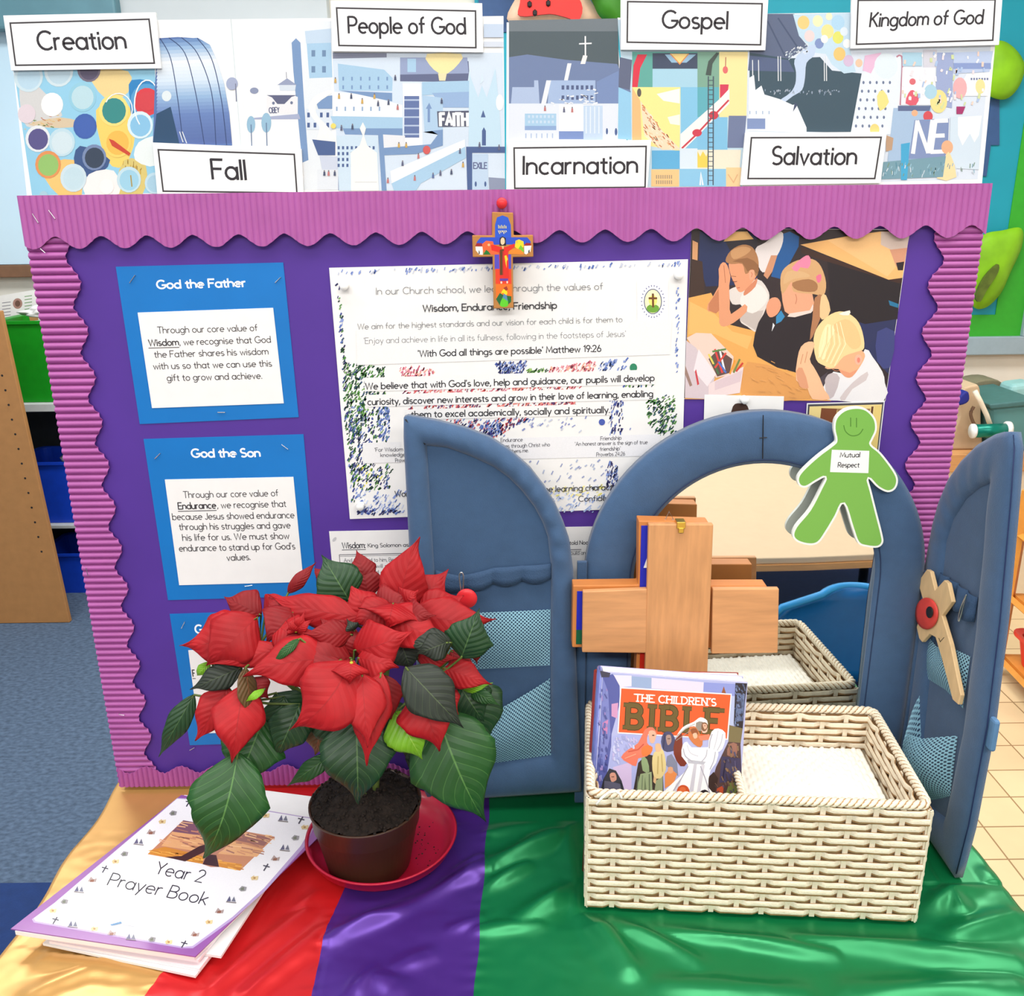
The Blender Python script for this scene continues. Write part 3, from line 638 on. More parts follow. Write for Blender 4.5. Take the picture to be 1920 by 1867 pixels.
def cloth_h(x, y):
    p = V((x, y)); h = 0
    for a, b, hh, w in RIDGE:
        d = b - a; t = max(0, min(1, (p - a).dot(d) / d.length_squared)); q = a + d * t
        n_ = noise.noise(V((x * 14, y * 14, 3))) * .006
        h = max(h, 1.35 * hh * math.exp(-(((p - q).length + n_) / w) ** 2) * (.55 + .45 * math.sin(math.pi * min(1, max(0, t * .9 + .05)))))
    wx, wy = x + .03 * noise.noise(V((x * 7, y * 7, 5))), y + .03 * noise.noise(V((x * 7, y * 7, 8)))
    h += .0034 * max(0, noise.noise(V((wx * 6 + wy * 4, wy * 15, 0))) + .3) * (1 - .5 * (x < -.2)) + .00035 * noise.noise(V((x * 60, y * 70, 1)))
    # seams pucker
    for s in (seam(1, y), seam(2, y), seam(3, y)):
        h += .0012 * math.exp(-abs(x - s) / .008) * (1 + math.sin(y * 330 + noise.noise(V((y * 30, s * 9, 2))) * 4)) * .5
    k = 1.0
    c = V((.262, .894)); e = (p - c); a_ = R_(-4.6); lx = e.x * math.cos(a_) + e.y * math.sin(a_); ly = -e.x * math.sin(a_) + e.y * math.cos(a_)
    db = max(abs(lx) - .182, abs(ly) - .1); k = min(k, max(0, min(1, db / .03)))
    k = min(k, max(0, min(1, ((p - SAU).length - .085) / .03)))
    k = min(k, max(0, min(1, (.965 - y) / .03)))
    if y > .83: k = min(k, max(0, min(1, (abs(x - .512) - .022) / .02 if y > .845 else max(0, (.845 - y) / .015))) if abs(x - .512) < .045 else 1)
    if bookin(p): k = min(k, .05)
    return ZC - .002 + h * k
BOOKQ = [onZ(*p, ZC + .022).xy for p in ((340, 1490), (596, 1536), (359, 1790), (21, 1740))]
def bookin(p):
    ins = False
    for i in range(4):
        a, b = BOOKQ[i], BOOKQ[i - 1]
        if (a.y > p.y) != (b.y > p.y) and p.x < (b.x - a.x) * (p.y - a.y) / (b.y - a.y) + a.x: ins = not ins
    return ins
XA, XB, YA, YZ = -.545, .552, .60, 1.112
def seam(i, y):
    if i == 1: return -.346 - .0265 * max(0, (.805 - y) / .1) - .004 * math.sin(y * 22) - (.012 if y > .9 else .012 * max(0, (y - .8) / .1))
    if i == 2: return -.2012 - .0077 * (.8385 - y) / .137 + .003 * math.sin(y * 30)
    return -.034 - .0095 * (1.03 - y) / .33 + .0012 * math.sin(y * 60)
tc_ = thing('tablecloth', 'satin tablecloth of gold, red, purple and green panels sewn side by side', 'tablecloth', (0, .76, ZC))
def panel(name, m, f0, f1, nx, ny=190):
    bm = BM(); rows = []
    for j in range(ny + 1):
        y = YA + (YZ - YA) * j / ny; a, b = f0(y), f1(y)
        rows.append([V((a + (b - a) * i / nx, y, cloth_h(a + (b - a) * i / nx, y))) for i in range(nx + 1)])
    vs = grid(bm, rows)
    return bm, vs
def hang(bm, col_vs, sgn, drop, wob=.012):     # the cloth turning over the table edge and falling
    n = 9; prev = col_vs; 
    for k in range(1, n + 1):
        z = drop * (k / n) ** 1.5; cur = []
        for v in col_vs:
            w = wob * (k / n) * math.sin(v.co.y * 26 + sgn) + .006 * min(1, k / 2)
            cur.append(bm.verts.new((v.co.x + sgn * w, v.co.y, v.co.z - z)))
        for a in range(len(cur) - 1): bm.faces.new((prev[a], prev[a + 1], cur[a + 1], cur[a]))
        prev = cur
def front(bm, row, drop=.32):
    prev = row
    for k in range(1, 8):
        z = drop * (k / 7) ** 1.4; cur = [bm.verts.new((v.co.x, v.co.y - .004 - .012 * (k / 7) * (1 + math.sin(v.co.x * 40)), v.co.z - z)) for v in row]
        for a in range(len(cur) - 1): bm.faces.new((prev[a], cur[a], cur[a + 1], prev[a + 1]))
        prev = cur
edgeL = lambda y: XA + .003 * math.sin(y * 40); edgeR = lambda y: XB + .003 * math.sin(y * 31)
for nm, m, f0, f1, nx, hs in (('gold_panel', 'satin_gold', edgeL, lambda y: seam(1, y), 56, -1), ('red_panel', 'satin_red', lambda y: seam(1, y), lambda y: seam(2, y), 44, 0),
                              ('purple_panel', 'satin_purple', lambda y: seam(2, y), lambda y: seam(3, y), 60, 0), ('green_panel', 'satin_green', lambda y: seam(3, y), edgeR, 190, 1)):
    bm, vs = panel(nm, M[m], f0, f1, nx)
    front(bm, vs[0])
    if hs: hang(bm, [r[0] if hs < 0 else r[-1] for r in vs], hs, .30 if hs < 0 else .02)
    obj(nm, bm, M[m], tc_, smooth=True, label=nm.split('_')[0] + ' satin panel')
bm = BM(); rows = []
for k in range(8):
    rows.append([V((edgeR(y) + .004 + .003 * k + .004 * math.sin(y * 26 + 1) * k / 7, y, ZC - .012 - .035 * k)) for y in [YA + (YZ - YA) * j / 60 for j in range(61)]])
grid(bm, rows); obj('gold_hem', bm, M['satin_gold'], tc_, smooth=True, label='gold satin hem hanging at the right side')

# ------------------------------------------------------------------ the display board
YBD = 1.047
x0, x1, z0, z1 = -.538, .530, ZC + .0035, 1.4662
bd = thing('display_board', 'purple display board with scalloped pink corrugated border standing on the table', 'display board', (0, YBD + .006, ZC))
bm = BM(); box(bm, (x0 + .002, YBD + .0006, z0), (x1 - .002, YBD + .0125, z1 - .002)); obj('core', bm, M['board_core'], bd)
bm = BM(); box(bm, (x0 + .004, YBD, z0 + .002), (x1 - .004, YBD + .0005, z1 - .004)); obj('backing_paper', bm, M['purple_paper'], bd)
def scallop(s, pitch, ph):                   # 0..1, lobes rounded, notches tighter
    c = .5 + .5 * math.cos(2 * math.pi * (s - ph) / pitch); return c ** .85
def strip(name, Yc, o, along, across, L, wmin, amp, spitch, sph, rpitch, ramp=.0011, tilt=0, label=None):
    o, along, across = V(o), V(along), V(across); n = int(L / rpitch * 8); bm = BM(); rows = []
    for i in range(n + 1):
        s = L * i / n; w = wmin + amp * scallop(s, spitch, sph) + .0004 * noise.noise(V((s * 300, 0, sph * 99)))
        crush = 1 - .25 * max(0, noise.noise(V((s * 14, sph * 7, 4)))) 
        d = ramp * (2 * abs(math.sin(math.pi * s / rpitch)) ** .8 - 1) * crush
        r = []
        for k in range(4):
            t = k / 3; q = o + along * s + across * (w * t); r.append(V((q.x, Yc - d - tilt * t + .0002 * noise.noise(V((s * 40, t * 2, 7 + sph))), q.z)))
        rows.append(r)
    grid(bm, rows); ob = obj(name, bm, M['pink'], bd, smooth=False, label=label)
    sm = ob.modifiers.new('thick', 'SOLIDIFY'); sm.thickness = .0006; sm.offset = 1
    return ob
HT = z1 - z0
# inner-edge marks read off the photograph, as distances along each strip
sl0 = z1 - onY(160, 529, YBD).z; sl1 = z1 - onY(259, 1171, YBD).z; pl = (sl1 - sl0) / 8
strip('border_strip', YBD - .003, (x0 - .001, 0, z1), (0, 0, -1), (1, 0, 0), HT, .041, .0125, pl, sl0, .0084, ramp=.0022, label='left pink border strip')
sr0 = z1 - onY(1738, 533, YBD).z; sr1 = z1 - onY(1695, 869, YBD).z; pr = (sr1 - sr0) / 4
strip('border_strip', YBD - .003, (x1 + .001, 0, z1), (0, 0, -1), (-1, 0, 0), HT, .040, .0145, pr, sr0, .0074, ramp=.0016, label='right pink border strip')
sb = onY(275, 1421, YBD).x - x0
strip('border_strip', YBD - .0062, (x0, 0, z0), (1, 0, 0), (0, 0, 1), x1 - x0, .021, .0105, .047, sb, .0068, label='bottom pink border strip')
st = onY(669, 461, YBD).x - x0; st1 = onY(1179, 447, YBD).x - x0; pt_ = (st1 - st) / 6
strip('border_strip', YBD - .0066, (x0 - .002, 0, z1 + .001), (1, 0, 0), (0, 0, -1), x1 - x0 + .004, .0435, .0135, pt_, st, .0069, ramp=.0008, tilt=.0012, label='top pink border strip')
def staple(parent, px, py, dx, dy, Y):
    a, b = onY(px - dx / 2, py - dy / 2, Y), onY(px + dx / 2, py + dy / 2, Y); bm = BM()
    tube(bm, [a + V((0, .0012, 0)), a, b, b + V((0, .0012, 0))], .00045, 6); return obj('staple', bm, M['steel'], parent)
for x, y, dx, dy in ((66, 409, 11, 17), (97, 402, 12, 16), (80, 470, 9, 8), (163, 1072, 4, 14), (228, 1340, 10, 2)): staple(bd, x, y, dx, dy, YBD - .0088)
def push_pin(px, py, Y, label, m, s=1.0, group='white push pins'):
    t = thing('push_pin', label, 'push pin', onY(px, py, Y), group); c = onY(px, py, Y); bm = BM()
    for r, y in ((0, -.0085), (.0042, -.0085), (.0046, -.0075), (.003, -.006), (.0026, -.003), (.0044, -.0015), (.0046, 0), (0, 0)): pass
    prof = [(0, -.0095), (.0042, -.0095), (.0048, -.008), (.003, -.0062), (.0026, -.0032), (.0046, -.0018), (.0048, 0), (0, 0)]; seg = 16; rings = []
    for r, y in prof: rings.append([bm.verts.new(c + V((max(r, 1e-5) * s * math.cos(2 * math.pi * k / seg), y * s, max(r, 1e-5) * s * math.sin(2 * math.pi * k / seg)))) for k in range(seg)])
    for a, b in zip(rings, rings[1:]):
        for k in range(seg): bm.faces.new((a[k], a[(k + 1) % seg], b[(k + 1) % seg], b[k]))
    obj('pin_head', bm, m, t, smooth=True); bm = BM(); tube(bm, [c, c + V((0, .003, 0))], .0005, 6); obj('pin_shaft', bm, M['steel'], t)
    return t
# ------------------------------------------------------------------ frieze of laminated sheets standing behind the board
YFR = 1.0640
FN = V((0, 0, 0))
fr_r = random.Random(11)
BL1, BL2, BL3, BL4 = (206, 226, 242), (168, 204, 232), (120, 152, 196), (72, 96, 148)
def frieze(label, quad, draw, inner=None):
    t = thing('frieze_poster', label, 'poster', onY((quad[0][0] + quad[1][0]) / 2, 362, YFR), 'laminated frieze sheets above the board')
    ext = [quad[0], quad[1], (quad[2][0] + (quad[2][0] - quad[1][0]) * .12, quad[2][1] + 36), (quad[3][0] + (quad[3][0] - quad[0][0]) * .12, quad[3][1] + 36)]
    bm = BM(); sheet(bm, ext, YFR, .0006); obj('laminated_sheet', bm, M['laminate'], t)
    A = Art(V((0, YFR, 0)), NY); A.gain = .8; draw(A); A.build('printing', M['gloss_print'], t); return t
def windows(A, x0, y0, nx, ny, dx, dy, w, h, col):
    A.k += 1; k = A.k
    for i in range(nx):
        for j in range(ny): A.rect(x0 + i * dx, y0 + j * dy, x0 + i * dx + w, y0 + j * dy + h, col, k)
def folk(A, pts, cols=((96, 100, 130), (196, 120, 120), (90, 110, 160), (210, 170, 90), (70, 80, 110))):
    for x, y in pts:
        c = fr_r.choice(cols); A.ell(x, y - 5, 1.3, 1.6, (120, 110, 120), n=8); A.poly([(x - 1.6, y - 3.5), (x + 1.6, y - 3.5), (x + 2.2, y + 4), (x - 2.2, y + 4)], c)
def d1(A):
    z = zm(3, 0, 0)
    A.poly([(26, 130), (290, 128), (300, 270), (288, 362), (60, 366)], (150, 208, 236))
    for p, c in (([(120, 420), (250, 520), (350, 650), (180, 720), (120, 640)], (214, 214, 214)), ([(500, 400), (720, 400), (720, 520), (600, 560)], (240, 214, 150)), ([(160, 700), (340, 660), (480, 700), (330, 720)], (220, 200, 170)),
                 ([(540, 620), (700, 560), (760, 760), (700, 930), (600, 900)], (248, 214, 110)), ([(740, 450), (900, 480), (900, 620), (760, 700), (730, 560)], (40, 132, 196)), ([(240, 950), (420, 900), (460, 1098), (330, 1098)], (246, 200, 120)), ([(450, 820), (620, 900), (520, 1000), (420, 930)], (60, 88, 140)),
                 ([(700, 900), (820, 930), (800, 1095), (650, 1095)], (220, 200, 120)), ([(780, 800), (900, 770), (880, 930), (760, 900)], (236, 244, 244)), ([(500, 980), (640, 960), (670, 1090), (480, 1095)], (246, 240, 240))):
        A.poly(z(*p), c, 3)
    A.dabs(z((130, 680), (360, 640), (380, 700), (140, 740)), 30, [(196, 120, 84), (230, 190, 120), (120, 150, 90)], 6, 1.6, 20); A.dabs(z((690, 900), (800, 930), (790, 980), (700, 970)), 24, [(150, 120, 50), (200, 160, 60)], 8, 1.2, -80)
    discs = [(160, 430, 82, (206, 228, 238), (188, 218, 236)), (330, 400, 82, (210, 228, 236), (190, 216, 230)), (500, 390, 66, (120, 110, 130), (92, 84, 110)), (293, 588, 62, (255, 253, 250), None), (463, 545, 78, (150, 206, 228), (190, 222, 232)), (640, 620, 84, (250, 224, 130), (52, 140, 138)), (825, 570, 92, (84, 160, 212), (220, 60, 72)),
             (150, 640, 50, (228, 214, 222), None), (478, 710, 66, (62, 98, 176), (66, 100, 180)), (213, 780, 70, (232, 236, 240), (90, 84, 140)), (348, 800, 74, (196, 224, 236), (212, 230, 238)), (788, 703, 72, (220, 240, 248), (138, 196, 232)), (530, 885, 68, (120, 140, 180), (52, 66, 88)), (660, 800, 80, (248, 214, 110), (244, 190, 84)), (270, 925, 72, (230, 150, 90), (150, 196, 110)), (413, 1000, 74, (206, 226, 236), (196, 222, 234)), (725, 1010, 68, (196, 224, 236), (158, 208, 232)), (870, 1030, 56, (190, 220, 236), (168, 206, 228)), (245, 1100, 70, (170, 206, 224), None), (600, 1050, 40, (250, 246, 244), None)]
    for x, y, r, a, b in discs:
        (p,) = z((x, y)); k = 3.0
        if p[1] + r / k > 366: r = min(r, (366 - p[1]) * k) if p[1] < 350 else 24
        A.ell(p[0], p[1], r / k, r / k * 1.08, a)
        if b: A.ell(p[0] + .5, p[1] + 1, r / k * .8, r / k * .86, b)
    A.ell(826 / 3, 570 / 3, 19, 18, (214, 64, 74)); A.poly(z((612, 780), (640, 790), (735, 862), (725, 876), (630, 820)), (206, 70, 48)); A.line(z((735, 985), (742, 1050)), 2.4, (170, 150, 80))
    A.line([(276 + 24 * math.cos(t), 196 + 46 * math.sin(t)) for t in [2.2 + .3 * i for i in range(14)]], 2.4, (240, 248, 252)); A.line([(222 + 26 * math.cos(t), 205 + 30 * math.sin(t)) for t in [3.6 + .3 * i for i in range(12)]], 2, (240, 246, 250))
    # pale walled city, domed tower striped in blues, tree
    tw = z((890, 215), (1000, 208), (1110, 215), (1180, 255), (1215, 330), (1260, 470), (1290, 640), (1306, 818), (860, 810), (870, 500))
    RX = [(215, 1110), (255, 1180), (330, 1215), (470, 1260), (640, 1290), (818, 1306)]; GC = [(215, (96, 132, 186)), (262, (150, 184, 222)), (340, (236, 242, 248)), (450, (214, 230, 246)), (540, (150, 184, 222)), (640, (104, 132, 190)), (818, (84, 106, 166))]
    def itp(tab, y):
        for (a, p), (b, q) in zip(tab, tab[1:]):
            if y <= b: t = (y - a) / (b - a); return tuple(u + (v - u) * t for u, v in zip(p, q)) if isinstance(p, tuple) else p + (q - p) * t
    A.poly(tw, (88, 118, 176)); A.k += 1; kq = A.k
    for i in range(30):
        y0, y1 = 216 + i * 19.8, 216 + (i + 1) * 19.8; A.poly(z((886, y0 + 10), (itp(RX, y0), y0 - 4), (itp(RX, min(y1, 817)), y1 - 4), (880, y1 + 10)), itp(GC, (y0 + y1) / 2), 0, kq + i * .3)
    A.k += 10
    A.poly(z((880, 640), (960, 600), (1010, 810), (860, 808)), (38, 74, 110))
    for xs in (((900, 215), (960, 330), (1000, 560), (1030, 812)), ((950, 212), (1040, 300), (1100, 520), (1150, 815)), ((1020, 210), (1110, 300), (1190, 520), (1215, 816)), ((1110, 215), (1190, 330), (1245, 560), (1275, 817))): A.line(cat(z(*xs), 6, False), 1.6, (52, 72, 120))
    A.ell(937 / 3, 540 / 3, 9, 10, (226, 236, 240)); A.line(z((1010, 740), (1030, 800)), 1.6, (230, 236, 240)); A.line(z((1025, 740), (1050, 805)), 1.6, (230, 236, 240))
    A.ell(1305 / 3, 470 / 3, 11, 12, (166, 176, 206)); A.line(z((1325, 470), (1330, 570)), 2, (120, 124, 150))
def d2(A):
    z = zm(3, 0, 0); y = zm(4.364, 560, 0)
    A.poly(z((1330, 130), (1860, 120), (1860, 1065), (1365, 815)), (240, 242, 246))
    A.rect(570, 40, 622, 356, (232, 238, 244))
    A.poly(z((1640, 240), (1665, 215), (1690, 240), (1712, 600), (1735, 900), (1700, 915), (1650, 400)), BL3)
    A.poly(z((1720, 180), (1860, 190), (1870, 435), (1740, 440)), BL2); A.poly(z((1715, 175), (1862, 160), (1862, 240), (1722, 245)), (196, 216, 236)); windows(A, 584, 94, 2, 2, 20, 30, 7, 12, (110, 140, 176))
    A.poly(z((1500, 545), (1540, 535), (1560, 580), (1600, 580), (1640, 535), (1675, 545), (1675, 640), (1500, 640)), (236, 236, 240)); A.poly(z((1500, 535), (1672, 535), (1640, 545), (1600, 585), (1560, 585), (1530, 548)), (92, 96, 128)); A.ell(1538 / 3, 580 / 3, 2.6, 3, (110, 120, 150)); A.ell(1640 / 3, 578 / 3, 2.6, 3, (110, 120, 150))
    A.text('OBEY', (505, 212), (524, 211), 10, .17, (90, 96, 130)); A.poly(z((1400, 665), (1680, 640), (1690, 670), (1405, 672)), (168, 176, 206)); A.poly(z((1570, 475), (1615, 440), (1665, 475), (1660, 510), (1575, 510)), (214, 224, 236)); A.poly(z((1560, 478), (1615, 440), (1670, 478)), (150, 160, 190)); A.line(z((1612, 440), (1610, 405)), 1, (110, 116, 140)); A.ell(1430 / 3, 510 / 3, 8, 6, (140, 150, 180))
    for cx_, cy_, r in ((1412, 700, 24), (1498, 690, 28)): A.ell(cx_ / 3, cy_ / 3, r / 3, r / 3 * 2, (150, 190, 216)); A.line(z((cx_, cy_), (cx_ + 4, 820)), 1.8, (96, 120, 156))
    A.poly(y((240, 740), (130, 790), (80, 880), (110, 960), (170, 1040), (150, 1130), (160, 1165), (300, 1160), (240, 1040), (150, 940), (150, 850), (270, 760)), (246, 246, 244), 3)
    A.poly(y((130, 800), (275, 780), (275, 890), (160, 890)), BL3); A.poly(y((60, 890), (280, 900), (280, 1060), (65, 1060)), (220, 230, 242)); windows(A, 576, 211, 4, 2, 12, 19, 5, 9, BL4); A.poly(y((240, 740), (130, 790), (80, 880), (110, 960), (170, 1040), (160, 1165), (300, 1160), (240, 1040), (150, 940), (150, 850), (270, 760)), (246, 246, 244), 3)
    A.poly(y((110, 1140), (300, 1160), (300, 1270), (160, 1270)), BL4); A.poly(y((170, 1270), (320, 1280), (330, 1460), (200, 1440)), (206, 214, 232)); A.rect(595, 318, 640, 356, (226, 232, 240)); A.rect(634, 330, 658, 357, (140, 154, 190))
    # right hand part of the sheet: blocks, a ladder building, ramps
    A.poly(y((275, 430), (1500, 430), (1670, 430), (1690, 1550), (330, 1560)), (214, 228, 244))
    A.poly(y((280, 430), (720, 435), (720, 470), (280, 480)), (130, 136, 160)); A.poly(y((320, 520), (700, 570), (770, 640), (765, 745), (330, 740)), BL2); windows(A, 642, 144, 6, 2, 16.5, 16, 3, 7, BL3); A.poly(y((330, 740), (765, 760), (765, 830), (480, 770)), BL3); A.poly(y((290, 750), (480, 770), (740, 830), (850, 860), (850, 960), (300, 950)), (240, 244, 250))
    windows(A, 630, 200, 6, 1, 16, 10, 3, 8, (150, 176, 210)); A.poly(y((260, 950), (850, 960), (850, 1050), (300, 1050)), BL2); A.poly(y((360, 1050), (850, 1050), (850, 1110), (380, 1100)), BL3)
    A.poly(y((830, 480), (1390, 500), (1400, 670), (830, 665)), (96, 104, 140)); A.poly(y((830, 470), (1380, 470), (1390, 600), (830, 610)), (150, 164, 200)); A.poly(y((890, 480), (960, 480), (960, 590), (890, 590)), BL2); A.poly(y((1050, 440), (1330, 440), (1310, 520), (1220, 600), (1150, 600), (1070, 530)), (250, 232, 170), 2); A.poly(y((1140, 600), (1212, 600), (1200, 660), (1150, 660)), (238, 226, 180))
    A.poly(y((850, 680), (1000, 680), (1015, 1200), (870, 1200)), (244, 246, 250)); A.rect(758, 180, 786, 258, (96, 116, 168)); A.k += 1
    for i in range(5): A.rect(758, 186 + i * 16, 786, 189 + i * 16, (180, 196, 224))
    A.poly(y((1010, 670), (1400, 660), (1400, 760), (1010, 780)), BL2); A.poly(y((1090, 760), (1400, 750), (1400, 880), (1180, 880)), (150, 180, 220)); A.poly(y((1010, 780), (1180, 800), (1180, 1060), (1030, 1080)), (176, 206, 234)); A.poly(y((1040, 890), (1068, 840), (1090, 890), (1075, 890), (1075, 1000), (1055, 1000), (1055, 890)), (120, 150, 196))
    A.poly(y((1132, 910), (1395, 905), (1400, 1035), (1140, 1040)), (84, 88, 112)); A.text('FAITH', (826, 235), (877, 235), 22, .26, (250, 250, 250), track=.2)
    for sx_ in (1400, 1500, 1600): A.poly(y((sx_ - 15, 660 if sx_ != 1500 else 690), (sx_, 540 if sx_ != 1500 else 600), (sx_ + 15, 660)), (214, 232, 246))
    A.poly(y((1395, 600), (1470, 800), (1500, 700), (1540, 800), (1610, 560), (1640, 860), (1660, 1200), (1390, 1200)), (196, 224, 242)); A.poly(y((1490, 960), (1510, 900), (1530, 960)), BL4); A.poly(y((1500, 1190), (1500, 1070), (1515, 1040), (1532, 1070), (1532, 1190)), BL4); A.ell(937, 192, 7, 15, (246, 248, 250))
    A.poly(y((690, 1100), (870, 1110), (870, 1210), (690, 1210)), (232, 234, 240)); A.poly(y((650, 1090), (690, 1100), (720, 1560), (680, 1560)), BL3); A.poly(y((690, 1210), (1080, 1180), (1140, 1100), (1090, 1070), (1020, 1080), (1180, 1060), (1180, 1190), (960, 1260), (700, 1270)), BL3)
    A.poly(y((760, 1500), (1360, 1180), (1370, 1290), (1000, 1500), (960, 1560), (780, 1560)), BL2); A.poly(y((750, 1400), (1360, 1140), (1362, 1200), (760, 1500)), (244, 246, 250)); A.poly(y((1370, 1200), (1690, 1200), (1690, 1250), (1420, 1250), (1420, 1560), (1380, 1560)), BL4); A.poly(y((1420, 1260), (1550, 1260), (1550, 1560), (1420, 1560)), (190, 212, 236)); A.text('EXILE', (888, 316), (913, 316), 11, .2, (100, 110, 150)); A.poly(y((1555, 1450), (1690, 1460), (1690, 1560), (1560, 1560)), (140, 150, 176)); A.ell(892, 345, 2, 5, BL4); A.ell(910, 345, 2, 5, BL4)
    A.poly(y((310, 1110), (650, 1110), (650, 1560), (330, 1560)), BL1); windows(A, 633, 274, 9, 4, 8.2, 11, 4, 6, BL4)
    A.poly(y((430, 1560), (425, 1250), (500, 1190), (525, 1110), (500, 1050), (525, 1000), (550, 1050), (535, 1110), (560, 1190), (640, 1250), (655, 1560)), (250, 248, 242)); A.line(y((460, 1490), (640, 1490)), 1.2, (200, 200, 210))
    folk(A, y((330, 790), (430, 790), (520, 830), (620, 790), (650, 850), (735, 840), (810, 880), (980, 1280), (1040, 1240), (300, 660), (790, 640), (730, 1480), (1320, 1240), (1345, 1350), (1100, 1440), (950, 1460), (1160, 1420), (1250, 1410), (350, 1050), (440, 1040), (820, 1190), (880, 1190), (210, 1420), (245, 1420), (295, 1420), (850, 1340), (1170, 830), (1640, 1210), (1480, 1190)))
    A.ell(623 + 2, 236, 5, 5, (248, 220, 110)); A.ell(800, 281, 7, 8, (214, 90, 90)); A.rect(907, 45, 944, 70, (198, 214, 236)); A.rect(907, 78, 944, 88, (214, 222, 236))
def d3(A):
    z = zm(3.918, 930, 0)
    A.rect(954, 43, 1158, 356, (226, 234, 246)); A.poly(z((95, 160), (895, 140), (905, 560), (95, 430)), (78, 92, 100)); A.poly(z((95, 150), (895, 135), (895, 230), (95, 230)), (112, 122, 130)); A.poly(z((95, 420), (230, 400), (520, 440), (890, 470), (990, 670), (990, 760), (95, 760)), (112, 130, 170))
    A.poly(z((120, 640), (280, 640), (280, 590), (310, 590), (320, 760), (110, 760)), (176, 194, 226)); A.poly(z((390, 590), (730, 590), (730, 760), (380, 760)), (166, 188, 224)); windows(A, 1053, 160, 7, 2, 9, 19, 5, 8, (80, 94, 136)); A.poly(z((740, 600), (900, 520), (900, 760), (740, 760)), (120, 142, 188))
    A.poly(z((330, 770), (370, 590), (405, 590), (365, 770)), (232, 236, 244)); A.poly(z((500, 590), (525, 465), (555, 465), (528, 590)), (236, 238, 244)); A.poly(z((620, 470), (640, 405), (672, 410), (655, 470)), (236, 234, 236)); A.line(z((656, 265), (657, 410)), 2.6, (246, 246, 248)); A.line(z((610, 322), (703, 318)), 2.6, (240, 242, 246))
    A.poly(z((900, 640), (990, 680), (995, 1025), (895, 1020)), (150, 204, 236)); A.poly(z((910, 420), (1000, 440), (985, 660), (900, 640)), (96, 104, 132)); A.poly(z((100, 770), (890, 770), (890, 1040), (100, 1040)), (228, 234, 246)); A.rect(984, 213, 1043, 236, (170, 206, 234)); windows(A, 990, 216, 7, 2, 7.4, 10, 4, 5, (200, 220, 240)); A.rect(984, 236, 1043, 244, (140, 170, 214)); A.rect(1048, 246, 1094, 261, (124, 148, 204)); A.rect(1048, 196, 1094, 246, (240, 244, 250)); A.rect(1094, 198, 1130, 262, (196, 216, 240)); windows(A, 1098, 200, 4, 1, 8, 8, 2, 50, (226, 236, 248)); A.ell(1138, 246, 2, 6, BL4); A.ell(1155, 247, 2.4, 7, BL4); windows(A, 985, 250, 6, 1, 10, 8, 2, 9, (176, 194, 226))
    A.dabs(z((400, 740), (740, 640), (740, 770), (400, 780)), 30, [(236, 240, 248)], 7, 2.4, 5); folk(A, z((500, 810), (560, 810), (360, 800)))
